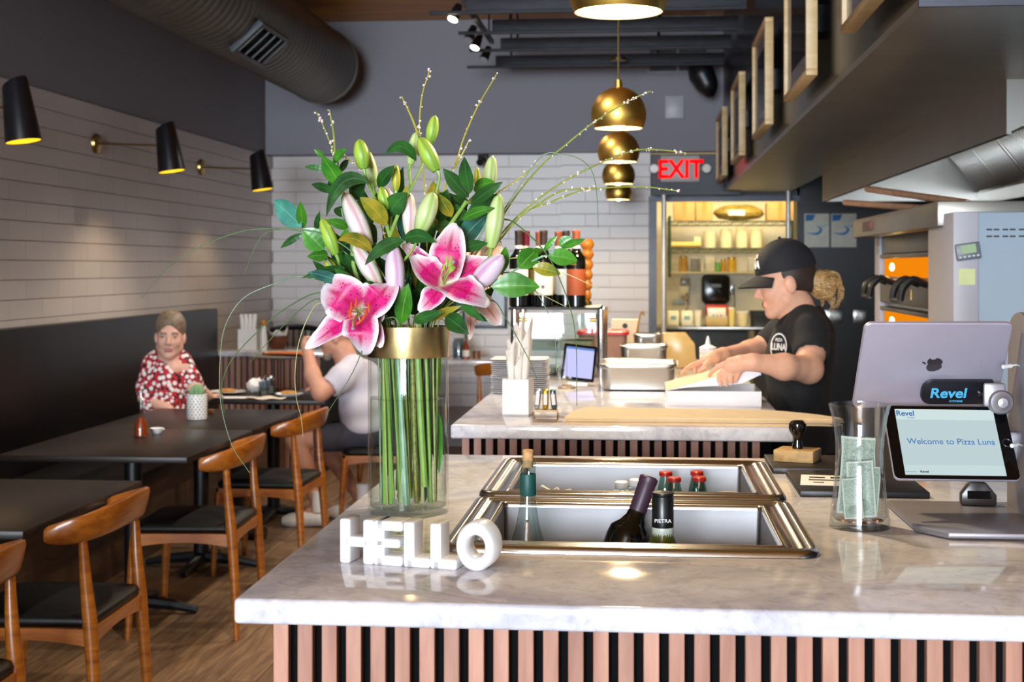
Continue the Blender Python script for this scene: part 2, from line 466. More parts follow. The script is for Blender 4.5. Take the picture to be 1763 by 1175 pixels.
# ================================================================ room shell
XL, YB, ZC = -3.16, 11.8, 3.54
floor = struct(B().b2((-3.3, -8.8, -.06), (3.2, 14.2, -.010)).obj('floor', mat('floor_base', '3A2C22', .8)))
pl = B().box((0, 0, -.005), (.192, 1.19, .010), .0015).mesh('plank', smooth=False)
for i in range(15):
    for j in range(9):
        x = -3.06 + i * .195; y = 1.6 + j * 1.195 + (i * .43) % 1.195 - .6
        if x > -.42: continue
        link('plank', pl, M_PLANK, floor).location = (x, y, 0)
wall_left = struct(B().b2((XL - .12, -8.8, 0), (XL, YB, ZC)).obj('wall_left', M_GREY))
B().b2((XL, 3.6, .05), (XL + .004, YB, 2.434)).obj('grout', M_GROUT, wall_left)
tl = B().box((0, 0, 0), (.010, .3992, .0968), .0015).mesh('tile', smooth=False)
TZ = 2.434
for r in range(20):
    z = TZ - .05 - r * .1
    y0 = 5.3 if z > 1.1 else 9.75
    y = y0 - (.2 if r % 2 else 0)
    k = 0
    while True:
        yy = YB - .2 - k * .4 - (.2 if r % 2 else 0)
        k += 1
        if yy < y0: break
        if z < .85 : break
        link('tile', tl, M_TILE, wall_left).location = (XL + .009, yy, z)
        if k == 1 and r % 2: h_ = link('tile', tl, M_TILE, wall_left); h_.location = (XL + .009, YB - .107, z); h_.scale.y = .46
wall_back = struct(B().b2((XL, YB, 0), (.05, YB + .12, ZC)).obj('wall_back', M_GREY))
B().b2((XL, YB - .004, .2), (-.70, YB, TZ)).obj('grout', M_GROUT, wall_back)
B().b2((-.686, YB - .16, 0), (.045, YB, TZ)).obj('pier', M_GROUT, wall_back)
tb = B().box((0, 0, 0), (.3985, .010, .0968), .0015).mesh('tile', smooth=False)
for r in range(21):
    z = TZ - .05 - r * .1; off = .2 if r % 2 else 0
    x = XL + .23 - off
    while x - .2 < -.70:
        lo, hi = max(x - .2, XL + .015), min(x + .2, -.69)
        if hi - lo > .012:
            o = link('tile', tb, M_TILE, wall_back); o.location = ((lo + hi) / 2, YB - .009, z); o.scale.x = (hi - lo) / .4
        x += .4
    if z > .75:
        x = -.686 + .2 - off
        while x - .2 < .035:
            lo, hi = max(x - .2, -.686), min(x + .2, .045)
            if hi - lo > .012:
                o = link('tile', tb, M_TILE, wall_back); o.location = ((lo + hi) / 2, YB - .165, z); o.scale.x = (hi - lo) / .4
            x += .4
struct(B().b2((XL + .005, YB - .17, TZ + .004), (1.3, YB, ZC - .002)).obj('trim_1', M_GREY))
struct(B().b2((.05, YB - .18, 2.056), (1.24, YB + .12, 2.42)).obj('wall_lintel', M_GREYD))
f = B().b2((.03, YB - .20, 0), (.095, YB + .12, 2.056)); f.b2((.03, YB - .20, 2.03), (1.24, YB - .16, 2.075))
struct(f.obj('door_1', mat('door_frame_grey', '5B6170', .4)))
struct(B().b2((1.22, YB - .18, 0), (3.05, YB + .12, ZC)).obj('wall_kitchen', M_CHAR))
struct(B().b2((-.7, 13.9, 0), (2.6, 14.0, 2.75)).obj('wall_pantry', M_CREAM))
struct(B().b2((-.8, YB + .12, 0), (-.7, 14.0, 2.75)).obj('wall_pantry_side', M_CREAM))
struct(B().b2((2.5, YB + .12, 0), (2.6, 14.0, 2.75)).obj('wall_pantry_end', M_CREAM))
struct(B().b2((-.8, YB + .12, 2.7), (2.6, 14.0, 2.76)).obj('ceiling_pantry', M_CREAM))
struct(B().b2((-3.3, -8.8, ZC), (3.1, YB + .1, ZC + .08)).obj('ceiling', M_CEILW))
struct(B().b2((3.0, -8.8, 0), (3.1, YB, ZC)).obj('wall_right', M_CHAR))
# shop front behind the camera: low wall, header, mullions, open daylight between them
fw = B().b2((-3.3, -8.9, 0), (3.1, -8.7, .3)); fw.b2((-3.3, -8.9, 3.2), (3.1, -8.7, ZC))
fw.b2((.3, -8.9, .3), (3.1, -8.7, 3.2))
for x in (-3.2, -1.5, .25): fw.b2((x - .05, -8.9, .3), (x + .05, -8.7, 3.2))
struct(fw.obj('wall_front', M_BLACK))
# kitchen soffit with its brushed underside
SX, SZ, SY = .63, 2.1, 3.36
so = struct(B().b2((SX, SY, SZ + .02), (3.0, 4.67, ZC)).b2((SX, 4.67, SZ + .02), (1.15, YB - .18, ZC)).obj('wall_soffit', mat('soffit_charcoal', '1A191C', .24, var=.05, spec=.3)))
us = B().b2((SX, SY, SZ), (3.0, 4.67, SZ + .02)); us.b2((SX, 4.67, SZ), (1.15, YB - .18, SZ + .02))
us.obj('underside', mat('soffit_underside', 'A8A49E', .38, .9, var=.08, vscale=3), so)
B().b2((SX - .002, SY - .012, SZ), (3.0, SY, 2.9)).obj('front_panel', mat('blued_steel', '50535C', .35, .8), so)
# ================================================================ counters
def slab(xs, ys, skip, z0, z1, bev):
    bm = bmesh.new(); V = {}
    def v(i, j, k):
        if (i, j, k) not in V: V[(i, j, k)] = bm.verts.new((xs[i], ys[j], (z0, z1)[k]))
        return V[(i, j, k)]
    ok = lambda i, j: 0 <= i < len(xs) - 1 and 0 <= j < len(ys) - 1 and (i, j) not in skip
    for i in range(len(xs) - 1):
        for j in range(len(ys) - 1):
            if not ok(i, j): continue
            bm.faces.new([v(i, j, 1), v(i + 1, j, 1), v(i + 1, j + 1, 1), v(i, j + 1, 1)])
            bm.faces.new([v(i, j, 0), v(i, j + 1, 0), v(i + 1, j + 1, 0), v(i + 1, j, 0)])
            if not ok(i - 1, j): bm.faces.new([v(i, j, 0), v(i, j, 1), v(i, j + 1, 1), v(i, j + 1, 0)])
            if not ok(i + 1, j): bm.faces.new([v(i + 1, j, 0), v(i + 1, j + 1, 0), v(i + 1, j + 1, 1), v(i + 1, j, 1)])
            if not ok(i, j - 1): bm.faces.new([v(i, j, 0), v(i + 1, j, 0), v(i + 1, j, 1), v(i, j, 1)])
            if not ok(i, j + 1): bm.faces.new([v(i, j + 1, 0), v(i, j + 1, 1), v(i + 1, j + 1, 1), v(i + 1, j + 1, 0)])
    bmesh.ops.recalc_face_normals(bm, faces=bm.faces[:])
    bmesh.ops.bevel(bm, geom=[e for e in bm.edges if e.calc_face_angle(0) > .7], offset=bev, segments=3, profile=.5, affect='EDGES')
    return B().bm(bm)
CT = 1.075
W1 = (-.305, .257, 2.10, 2.565); W2 = (-.308, .257, 2.60, 3.085)
e = .03
top1 = slab([-.525, W1[0] + e, W1[1] - e, .46, 1.45], [1.78, W1[2] + e, W1[3] - e, W2[2] + e, 2.94, W2[3] - e, 3.2],
            {(1, 1), (1, 3), (1, 4), (3, 4), (3, 5)}, CT - .033, CT, .006).obj('marble_worktop', M_MARBLE)
tag(top1, 'white veined marble worktop with two steel wells, carrying the flower vase', 'worktop')
top2 = slab([-.522, .39], [3.80, 6.6], set(), CT - .0375, CT, .006).obj('marble_worktop', M_MARBLE)
tag(top2, 'white marble worktop under the pizza box and cutlery holder', 'worktop')
def counter(label, x0, x1, y0, y1, z1, front=True, left=True, right=False, pitch=.0328):
    c = thing('slatted_counter', label, 'counter', ((x0 + x1) / 2, (y0 + y1) / 2, 0))
    bk = B()
    for lo, hi in (((x0 + .018, y0 + .018), (x1, y0 + .034)), ((x0 + .018, y0 + .034), (x0 + .034, y1)), ((x0 + .034, y1 - .016), (x1, y1)), ((x1 - .016, y0 + .034), (x1, y1 - .016))):
        bk.b2((lo[0], lo[1], 0), (hi[0], hi[1], z1))
    bk.obj('carcass', mat('carcass_black', '050506', .8, spec=.1), c, world=True)
    sw = .0206
    me = B().box((0, 0, z1 / 2), (sw, .018, z1), .0015).mesh('slat', smooth=False)
    me2 = B().box((0, 0, z1 / 2), (.018, sw, z1), .0015).mesh('slat', smooth=False)
    L = c.location
    n = int((x1 - x0) / pitch)
    for i in range(n):
        x = x0 + sw / 2 + i * pitch
        if x > .78: break
        link('slat', me, M_SLAT, c).location = (x - L.x, y0 + .009 - L.y, 0)
    if left:
        for i in range(int((min(y1, y0 + 1.5) - y0) / pitch)):
            y = y0 + .018 + .012 + sw / 2 + i * pitch
            link('slat', me2, M_SLAT, c).location = (x0 + .009 - L.x, y - L.y, 0)
    return c
counter('cedar slatted counter base below the worktop with wells', -.494, 1.4, 1.86, 3.14, CT - .033)
counter('cedar slatted counter base under the pizza box worktop', -.50, .34, 3.87, 6.55, CT - .0375)
def well(label, w):
    c = thing('ice_well', label, 'ice well', ((w[0] + w[1]) / 2, (w[2] + w[3]) / 2, CT))
    x0, x1, y0, y1 = w[0] - c.location.x, w[1] - c.location.x, w[2] - c.location.y, w[3] - c.location.y
    def ring(o, z, r=.035): return (x0 + o, x1 - o, y0 + o, y1 - o, max(r - o, .008), z)
    B().rrings([ring(0, .0005), ring(.001, .006), ring(.005, .0105), ring(.010, .0112), ring(.014, .0095), ring(.017, .0075), ring(.021, .0100), ring(.025, .0100), ring(.028, .0070),
                ring(.047, .0060), ring(.049, .0088), ring(.053, .0088), ring(.056, .0050), ring(.0565, .000)], False).obj('rim', M_STEELW, c, sharp=60, recalc=False)
    B().rrings([ring(.056, .0045), ring(.0565, -.012), ring(.057, -.014), ring(.058, -.05), ring(.0585, -.052), ring(.0605, -.19), ring(.078, -.2)], True).obj('basin', M_STEELB, c, sharp=30, recalc=False)
    return c
well('steel drop-in well holding the wine bottles', W1)
well('steel drop-in well holding the small soda bottles', W2)
# ================================================================ dining side: banquette, tables, chairs
M_LEATH = mat('black_leather', '0B0908', .45, var=.1, bump=.05, vscale=120, spec=.25)
M_BANQ = mat('espresso_panel', '080504', .34, var=.12, vscale=3, spec=.16)
M_TABLE = mat('espresso_tabletop', '1E1512', .38, var=.1, vscale=30, spec=.3)
M_IRON = mat('black_iron', '101114', .4, var=.05)
M_OAK = wood('honey_oak', '7E400E', 'B46C22', .32, (1, 1, 9), 6.0, .08, coat=.3)
bq = thing('banquette', 'long dark banquette bench with tall back along the tiled wall', 'bench', (-2.8, 6.2, 0))
B().b2((XL + .016, 2.6, .40), (XL + .10, 10.0, 1.2), .012).obj('back_panel', M_BANQ, bq, world=True)
B().b2((XL + .016, 2.6, .40), (-2.50, 10.0, .47), .015).obj('seat', M_LEATH, bq, world=True)
B().b2((XL + .016, 2.6, 0), (-2.56, 9.98, .40)).obj('plinth', wood('walnut_plinth', '3A2618', '5E4028', .5, (3, 1, 8), 4, 0), bq, world=True)
def table(name, x0, x1, y0, y1, label, group=None):
    t = thing(name, label, 'table', ((x0 + x1) / 2, (y0 + y1) / 2, 0), 0, group); hx, hy = (x1 - x0) / 2, (y1 - y0) / 2
    B().box((0, 0, .727), (x1 - x0, y1 - y0, .026), .003).obj('tabletop', M_TABLE, t)
    B().cyl((0, 0, .03), (0, 0, .70), .038, 16).obj('column', M_IRON, t)
    b = B(); a = min(hx, hy) * .72
    for sx, sy in ((1, 0), (-1, 0), (0, 1), (0, -1)):
        b.tube([(0, 0, .05), (sx * a * .6, sy * a * .6, .035), (sx * a, sy * a, .015)], [.03, .024, .016], 8)
    b.obj('base', M_IRON, t)
    B().box((0, 0, .705), (.32, .32, .016), .003).obj('mounting_plate', M_IRON, t)
    return t
table('dining_table', -2.61, -1.82, 5.53, 6.48, 'dark square table holding the oil bottle by the banquette')
table('dining_table', -2.61, -1.82, 6.485, 7.43, 'dark square table holding the potted cactus by the banquette')
table('dining_table', -2.62, -1.78, 3.94, 4.91, 'bare dark square table with no items on it by the banquette')
table('dining_table', -2.61, -1.81, 7.95, 8.72, 'dark table laid with pizza stand and plates for two diners')
def make_chair(label, group=None):
    c = thing('dining_chair', label, 'chair', (0, 0, 0), 0, group)
    for sx in (-1, 1):
        B().tube([(sx * .245, -.215, 0), (sx * .235, -.205, .20), (sx * .228, -.19, .40), (sx * .230, -.178, .52), (sx * .238, -.168, .672)], [.0125, .018, .023, .0185, .012], 12, 4).obj('leg', M_OAK, c)
        B().tube([(sx * .252, .225, 0), (sx * .245, .215, .22), (sx * .238, .20, .385)], [.0125, .018, .0215], 12, 4).obj('leg', M_OAK, c)
    b = B()
    def rail(p, q, drop):
        p, q = Vector(p), Vector(q); d = (q - p).normalized(); nrm = Vector((-d.y, d.x, 0)); vs = []; n = 8
        for i in range(n + 1):
            u = i / n; P = p.lerp(q, u); h = .05 - drop * math.sin(PI * u)
            for o, z in ((.011, .43), (-.011, .43), (-.011, .43 - h), (.011, .43 - h)): vs.append(P + nrm * o + Vector((0, 0, z - .03)))
        b.add(vs, [[i * 4 + k, i * 4 + (k + 1) % 4, (i + 1) * 4 + (k + 1) % 4, (i + 1) * 4 + k] for i in range(n) for k in range(4)])
    rail((-.232, -.19, 0), (.232, -.19, 0), .018); rail((-.24, .205, 0), (.24, .205, 0), .018)
    rail((-.238, .20, 0), (-.23, -.19, 0), .018); rail((.23, -.19, 0), (.238, .20, 0), .018)
    b.obj('seat_frame', M_OAK, c)
    q = B(); q.rrings([(-.215, .215, -.185, .20, .03, .398), (-.228, .228, -.195, .215, .04, .402), (-.232, .232, -.198, .220, .045, .418), (-.225, .225, -.19, .212, .05, .432), (-.19, .19, -.15, .175, .05, .440), (-.08, .08, -.06, .08, .04, .443)], True)
    q.v = [Vector((p.x * (1 + .12 * p.y), p.y, p.z)) for p in q.v]
    q.obj('seat', M_LEATH, c, sharp=60)
    # horn-shaped curved back rail
    path = catmull([(-.272, -.070, .668), (-.266, -.115, .672), (-.240, -.178, .684), (-.15, -.225, .698), (0, -.240, .704), (.15, -.225, .698), (.240, -.178, .684), (.266, -.115, .672), (.272, -.070, .668)], 5)
    vs = []; fs = []; n = 12; m = len(path)
    for i, P in enumerate(path):
        u = i / (m - 1); T = (path[min(i + 1, m - 1)] - path[max(i - 1, 0)]).normalized(); N = Vector((-T.y, T.x, 0)).normalized()
        w = math.sin(PI * u) ** .8; hh = .021 + .026 * w; th = .019 - .003 * w
        if i in (0, m - 1): hh *= .9; th *= .9
        lean = N * (-.012 * w)
        for k in range(n):
            a = 2 * PI * k / n; ca, sa = math.cos(a), math.sin(a)
            ca = math.copysign(abs(ca) ** .6, ca); sa = math.copysign(abs(sa) ** .6, sa)
            vs.append(P + N * (ca * th) + Vector((0, 0, sa * hh)) + lean * sa)
    for i in range(m - 1):
        for k in range(n): fs.append([i * n + k, i * n + (k + 1) % n, (i + 1) * n + (k + 1) % n, (i + 1) * n + k])
    fs.append(list(range(n))); fs.append([(m - 1) * n + k for k in range(n)])
    B().add(vs, fs).obj('backrest', wood('honey_oak_back', '7E400E', 'B46C22', .3, (2, 6, 9), 4.0, .08, coat=.3), c, sharp=50)
    return c
GC = 'oak dining chairs along the banquette tables'
ch = make_chair('oak elbow chair with black seat beside the bare dark table', GC); ch.location = (-1.84, 4.32, 0); ch.rotation_euler.z = PI / 2 + .03
ch.scale.z = 1.06
dup(ch, (-1.86, 5.82, 0), PI / 2 + .05, 'oak elbow chair with black seat beside the oil bottle table', GC)
dup(ch, (-1.855, 6.98, 0), PI / 2 - .02, 'oak elbow chair with black seat beside the potted cactus table', GC)
dup(ch, (-1.855, 3.42, 0), PI / 2 + .02, 'oak elbow chair cut off by the frame edge, black seat', GC)
dup(ch, (-1.50, 8.22, 0), PI / 2, 'oak chair with black seat that the man in grey shirt sits on', GC)
dup(ch, (-.98, 10.72, 0), -.15, 'oak elbow chair at the marble table by the back wall', GC)
# marble table at the back wall
mt = thing('wall_table', 'white marble table against the tiled back wall', 'table', (-1.35, 11.38, 0))
slab([-2.1, -.66], [11.0, 11.63], set(), .735, .77, .005).obj('tabletop', M_MARBLE, mt, world=True)
for x in (-1.9, -.85):
    B().cyl((x, 11.3, .02), (x, 11.3, .735), .035, 14).obj('column', M_IRON, mt, world=True)
    B().b2((x - .2, 11.1, 0), (x + .2, 11.5, .02), .005).obj('base', M_IRON, mt, world=True)
# service station in the corner beyond the banquette
ss = thing('service_station', 'slatted service station with white marble top in the back corner', 'cabinet', (-2.75, 10.4, 0))
slab([XL + .016, -2.28], [10.02, 10.75], set(), .855, .89, .005).obj('worktop', M_MARBLE, ss, world=True)
B().b2((XL + .03, 10.08, 0), (-2.33, 10.72, .855)).obj('carcass', M_BLACK, ss, world=True)
sl = B().box((0, 0, .4275), (.03, .018, .855), .0015).mesh('slat', smooth=False)
i = 0
while XL + .05 + i * .045 < -2.34:
    link('slat', sl, M_SLAT if i % 3 else wood('dark_slat', '7A4A36', 'A8745C', .55, (9, 9, .8), 3, .2), ss).location = (XL + .05 + i * .045 + 2.75, 10.07 - 10.4, 0); i += 1
# ================================================================ wall sconces
M_SHADE = mat('black_lamp_metal', '141216', .35, var=.05)
M_GLOWY = emis('lamp_glow', 'FFC022', 1.2)
def sconce(Y, label):
    s = thing('wall_sconce', label, 'wall lamp', (XL + .014, Y, 2.21), 0, 'brass wall sconces over the banquette')
    Mx = Matrix.Rotation(PI / 2, 4, 'Y')
    B().lathe([(0, .022), (.045, .022), (.055, .016), (.058, 0), (0, 0)], 24, M=Mx).obj('backplate', M_BRASSD, s)
    B().cyl((.015, 0, 0), (.40, 0, -.015), .006, 8).obj('arm', M_BRASSD, s)
    T = Matrix.Translation((.43, 0, -.03)) @ Matrix.Rotation(math.radians(-9), 4, 'Y')
    prof = [(.0, .13), (.052, .13), (.056, .122), (.078, -.135), (.074, -.135), (.050, .11), (0, .11)]
    b = B().lathe(prof, 28, M=T)
    # slanted cut at the top of the shade
    inv = T.inverted(); 
    for i, p in enumerate(b.v):
        q = inv @ p
        if q.z > .1: q.z += .35 * q.x; b.v[i] = T @ q
    b.obj('shade', M_SHADE, s, sharp=40)
    B().lathe([(.0735, -.133), (.0, -.130)], 24, M=T).obj('diffuser', M_GLOWY, s)
    return s
for Y, l in ((5.97, 'black cone sconce at the cut edge, nearest the bare table'), (7.92, 'black cone sconce on brass arm above the seated woman, lamp between two others'), (9.86, 'black cone sconce on brass arm next to the back corner')):
    s = sconce(Y, l)
    point('sconce_light', (XL + .467, Y, 2.035), 6, WARM, .05, 130, (XL + .50, Y, 0))
# ================================================================ ceiling services
def duct():
    d = thing('spiral_duct', 'large grey spiral metal ventilation duct under the ceiling', 'duct', (-2.55, 7.5, 3.09))
    b = B(); y0, y1, r = 3.2, 11.0, .29; prof = []; y = y0
    while y < y1:
        prof += [(r, y), (r, y + .075), (r + .004, y + .082), (r + .004, y + .09), (r, y + .097)]; y += .1
    prof += [(r, y1), (r + .012, y1 + .005), (r + .012, y1 + .03), (0, y1 + .03)]
    prof = [(0, y0)] + prof
    Mx = Matrix.Rotation(-PI / 2, 4, 'X'); Mx.translation = Vector((-2.55, 0, 3.09))
    b.lathe(prof, 40, M=Mx).obj('pipe', mat('galvanised_duct', '6E6D68', .42, .75, var=.1, vscale=5), d, world=True, sharp=50)
    # two supply grilles set into the duct skin
    for (Yc, ang) in ((8.55, math.radians(-48)), ):
        n = Vector((math.cos(ang), 0, math.sin(ang))); M = frame(Vector((-2.55, Yc, 3.09)) + n * (r + .008), (0, 1, 0), n)
        g = B()
        for sx, sy, cx, cy in ((.62, .025, 0, .115), (.62, .025, 0, -.115), (.025, .25, .31, 0), (.025, .25, -.31, 0)): g.box(M @ Vector((cx, cy, 0)), (sx, sy, .04), .003, M.to_3x3().to_4x4())
        gr = g.obj('grille', M_GREYD, d, world=True)
        for k in range(4):
            bl = B().box(M @ Vector((-.22 + k * .147, 0, -.005)), (.10, .20, .006), 0, M.to_3x3().to_4x4() @ Matrix.Rotation(.5, 4, 'Y'))
            bl.v = [p - d.location for p in bl.v]; bl.obj('blade', mat('grille_blade', '9AA3A8', .35, .6), gr)
    for y in (6.0, 9.9):
        B().cyl((-2.55, y, 3.09 + r - .002), (-2.55, y, ZC), .006, 6).obj('hanger', M_IRON, d, world=True)
duct()
M_BEAM = wood('blackened_beam', '1E1F24', '3C3E46', .6, (1, 8, 8), 5, .1)
for i, (Y, z) in enumerate(((8.55, 3.05), (9.3, 3.05), (10.05, 3.05), (10.95, 3.06))):
    xl = (-1.08, -1.0, -1.02, -1.15)[i]
    b = thing('ceiling_baffle', ('blackened hanging ceiling baffle, the one farthest from the back wall', 'blackened hanging ceiling baffle, second from the farthest row', 'blackened hanging ceiling baffle, next to the one by the back wall', 'blackened hanging ceiling baffle right in front of the back wall')[i], 'ceiling beam', (-.4, Y, z), 0, 'dark baffles hung below the ceiling')
    B().b2((xl, Y - .02, z), (.60, Y + .02, z + .075), .002).obj('beam', M_BEAM, b, world=True)
    B().b2((xl - .22, Y - .045, z - .022), (.60, Y - .005, z - .004), .002).obj('flange', M_BEAM, b, world=True)
    for x in (xl + .12, .1): B().cyl((x, Y, z + .06), (x, Y, ZC), .008, 6).obj('rod', M_IRON, b, world=True)
# track light
tr = thing('track_light', 'black ceiling track with small spot heads', 'track light', (-1.12, 9.3, 3.12))
B().b2((-1.135, 8.1, 3.14), (-1.105, 10.4, 3.17)).obj('rail', M_IRON, tr, world=True)
for y in (8.4, 10.2): B().cyl((-1.12, y, 3.17), (-1.12, y, ZC), .007, 6).obj('hanger', M_IRON, tr, world=True)
for i, (y, lit) in enumerate(((8.62, 1), (9.4, 0), (9.75, 1), (10.3, 0))):
    ax = Vector((-.30, -.35, -.85)).normalized(); c = Vector((-1.15, y, 3.06)); 
    h = B().tube([c - ax * .05, c + ax * .0, c + ax * .055], [.022, .030, .034], 14)
    h = h.obj('spot_head', M_IRON, tr, world=True)
    l = B().cyl(c + ax * .0555, c + ax * .0585, .030, 14); l.v = [p - tr.location for p in l.v]
    l.obj('lens', emis('spot_lit', 'FFF0C8', 14) if lit else mat('spot_off', 'B8BCC4', .2), h)
    if lit: point('spot_light', c + ax * .1, 40, NEUT, .03, 80, c + ax)
# pendants
def pendant(Y, label):
    p = thing('pendant_lamp', label, 'pendant lamp', (-.0185 * Y, Y, 2.05), 0, 'brass globe pendants over the counters')
    r = .10; pr = []; pi = []
    for k in range(15):
        a = PI / 2 - (PI / 2 + .52) * k / 14; pr.append((max(r * math.cos(a), .004), r * math.sin(a))); pi.append((max((r - .003) * math.cos(a), .003), (r - .003) * math.sin(a)))
    sh = B().lathe(pr, 36).obj('shade', M_BRASS, p, sharp=60)
    B().lathe(pi + [pr[-1]], 36).obj('liner', mat('pendant_liner', 'EDE6D8', .5), sh)
    B().ball((0, 0, -.028), .028, 16).obj('bulb', emis('pendant_bulb', 'FFE3A0', 26), p)
    B().cyl((0, 0, .097), (0, 0, 1.0), .0035, 8).obj('cord', mat('brass_stem', '8F7A4A', .4, .8), p)
    B().lathe([(0, .03), (.012, .03), (.014, 0), (0, 0)], 14, c=(0, 0, .096)).obj('socket_cap', M_BRASS, p)
    B().lathe([(0, 0), (.06, 0), (.06, .018), (0, .02)], 20, c=(0, 0, .985)).obj('canopy', M_BRASSD, p)
    B().cyl((0, 0, 1.0), (0, 0, ZC - 2.05), .0035, 8).obj('rod', M_IRON, p)
    point('pendant_light', (-.0185 * Y, Y, 1.985), 22, (1.0, .80, .52), .03, 165, (-.0185 * Y, Y, 0))
for Y, l in ((2.8, 'brass globe pendant cut by the top of the frame, over the well counter'), (5.15, 'brass globe pendant hanging over the wine bottles, largest whole one'), (6.8, 'brass globe pendant second in the row behind the wine bottles'), (8.6, 'brass globe pendant third in the row behind the wine bottles'), (10.6, 'brass globe pendant last in the row near the back wall')):
    pendant(Y, l)
# vents, alarm plate, speaker, small camera on the back wall
YF = YB - .17
for i, (py0, py1) in enumerate(((22, 60), (62, 128))):
    a = at(1112, py1, y=YF); b_ = at(1222, py0, y=YF)
    v = thing('vent_grille', ('upper louvred vent on the grey back wall', 'lower louvred vent on the grey back wall')[i], 'vent', ((a.x + b_.x) / 2, YF, a.z))
    B().b2((a.x, YF - .012, a.z), (b_.x, YF - .002, b_.z), .002).obj('frame', mat('vent_frame', '8A8A92', .5), v, world=True)
    for half in (0, 1):
        w = (b_.x - a.x - .08) / 2; x0 = a.x + .03 + half * (w + .02)
        B().b2((x0, YF - .014, a.z + .025), (x0 + w, YF - .012, b_.z - .025)).obj('backing', M_BLACK, v, world=True)
        n = max(4, int((b_.z - a.z - .05) / .024))
        me = B().box((0, 0, 0), (w, .012, .006), 0, Matrix.Rotation(.6, 4, 'X')).mesh('louver', smooth=False)
        for k in range(n): link('louver', me, mat('vent_louver', '55555C', .5), v).location = Vector((x0 + w / 2, YF - .02, a.z + .035 + k * (b_.z - a.z - .06) / n)) - v.location
p = at(1161, 185, y=YF); tag(B().box((p.x, YF - .012, p.z), (.155, .02, .19), .01).obj('alarm_plate', mat('pale_plate', 'B9B7BE', .4)), 'pale blank rectangular plate on the grey back wall', 'wall plate')
p = at(1212, 140, y=11.2); sp = thing('wall_speaker', 'black tear-shaped speaker hung in the corner above the exit sign', 'speaker', p)
B().tube([(-.07, 0, .16), (-.02, 0, .06), (.03, -.01, -.05), (.05, 0, -.12)], [.07, .105, .085, .03], 16, 4).obj('cabinet', M_IRON, sp)
B().cyl((0, .02, 0), (.02, .44, .02), .015, 8).obj('bracket', M_IRON, sp)
p = at(833, 274, y=YB - .17); tag(B().box((p.x, YB - .20, p.z), (.09, .06, .07), .01).cyl((p.x, YB - .22, p.z - .01), (p.x - .02, YB - .30, p.z - .04), .03, 12).obj('security_camera', M_IRON), 'small black camera under the grey wall edge', 'camera')
# exit sign
ex = at(1171, 291, y=YB - .2); es = thing('exit_sign', 'white EXIT sign with red letters and two lamp heads', 'exit sign', (ex.x, YB - .2, ex.z))
B().box((0, -.005, 0), (.315, .045, .215), .008).obj('housing', mat('sign_housing', 'CFC9C4', .4), es)
text('lettering', 'EXIT', .205, emis('exit_red', 'FF0A0E', .75), es, Matrix.Translation((0, -.03, -.072)) @ Matrix.Rotation(PI / 2, 4, 'X'), 'CENTER', .001, .006, .86)
for sx in (-1, 1):
    hd = B().cyl((sx * .165, -.005, .0), (sx * .215, -.005, .0), .016, 10).tube([(sx * .21, .02, 0), (sx * .21, -.03, 0), (sx * .21, -.05, 0)], [.03, .042, .038], 16).obj('lamp_head', mat('sign_lamp_body', 'A49C94', .4), es)
    B().cyl((sx * .21, -.0505, 0), (sx * .21, -.054, 0), .032, 16).obj('lens', mat('sign_lamp', 'E4DCCB', .2), hd)
# ================================================================ soffit pictures
M_FRAME = wood('pale_ash_frame', 'C9A46C', 'E2C592', .45, (1, 6, 6), 4, .05)
for i, (yc, l) in enumerate(((3.72, 'pale wood picture frame cut by the top edge of the photo'), (5.40, 'pale wood picture frame above the worker, next after the cut one'), (7.10, 'pale wood picture frame in the middle of the soffit row'), (8.95, 'pale wood picture frame second from the exit sign'), (11.0 - .15, 'pale wood picture frame next to the exit sign'))):
    w, h, z0 = .80 if i < 4 else .9, .5, 2.165; p = thing('picture_frame', l, 'picture', (SX, yc, z0), 0, 'pale framed pictures along the kitchen soffit')
    d0, d1 = -.075, -.035
    if i == 0: h = .62
    for lo, hi in (((d0, -w / 2, 0), (d1, w / 2, .022)), ((d0, -w / 2, h - .022), (d1, w / 2, h)), ((d0, -w / 2, .022), (d1, -w / 2 + .022, h - .022)), ((d0, w / 2 - .022, .022), (d1, w / 2, h - .022))):
        B().b2(lo, hi, .002).obj('moulding', M_FRAME, p)
    B().b2((d1 - .02, -w / 2 + .022, .022), (d1 - .015, w / 2 - .022, h - .022)).obj('mat_board', M_WHITEP, p)
    B().b2((d1 - .0205, -w / 2 + .11, .10), (d1 - .0202, w / 2 - .11, h - .10)).obj('print', mat('dark_print', '3A3432', .5, var=.6, vscale=9), p)
    B().b2((d1 - .026, -w / 2 + .022, .022), (d1 - .0255, w / 2 - .022, h - .022)).obj('glazing', glass('picture_glass', 'E8E8EC', .03, 1.3, 0, .22), p)
    B().b2((d1, -.1, h * .4), (0, .1, h * .6)).obj('cleat', M_IRON, p)
# ================================================================ hood and oven
hd = thing('exhaust_hood', 'stainless kitchen exhaust hood hanging over the pizza oven', 'hood', (1.7, 7, 1.926))
B().b2((1.15, 4.69, 1.926), (1.17, 9.38, 2.4)).obj('front_skirt', mat('dark_steel_skirt', '8E8A84', .38, .9, var=.08, vscale=3), hd, world=True)
B().add([(1.15, 4.67, 1.926), (1.36, 4.67, 2.03), (2.9, 4.67, 2.08), (2.9, 4.67, 2.4), (1.15, 4.67, 2.4), (1.15, 4.69, 1.926), (1.36, 4.69, 2.03), (2.9, 4.69, 2.08), (2.9, 4.69, 2.4), (1.15, 4.69, 2.4)],
        [[0, 1, 2, 3, 4], [9, 8, 7, 6, 5], [0, 5, 6, 1], [1, 6, 7, 2], [2, 7, 8, 3], [3, 8, 9, 4], [4, 9, 5, 0]]).obj('end_skirt', mat('dark_steel_skirt', '', 0), hd, world=True)
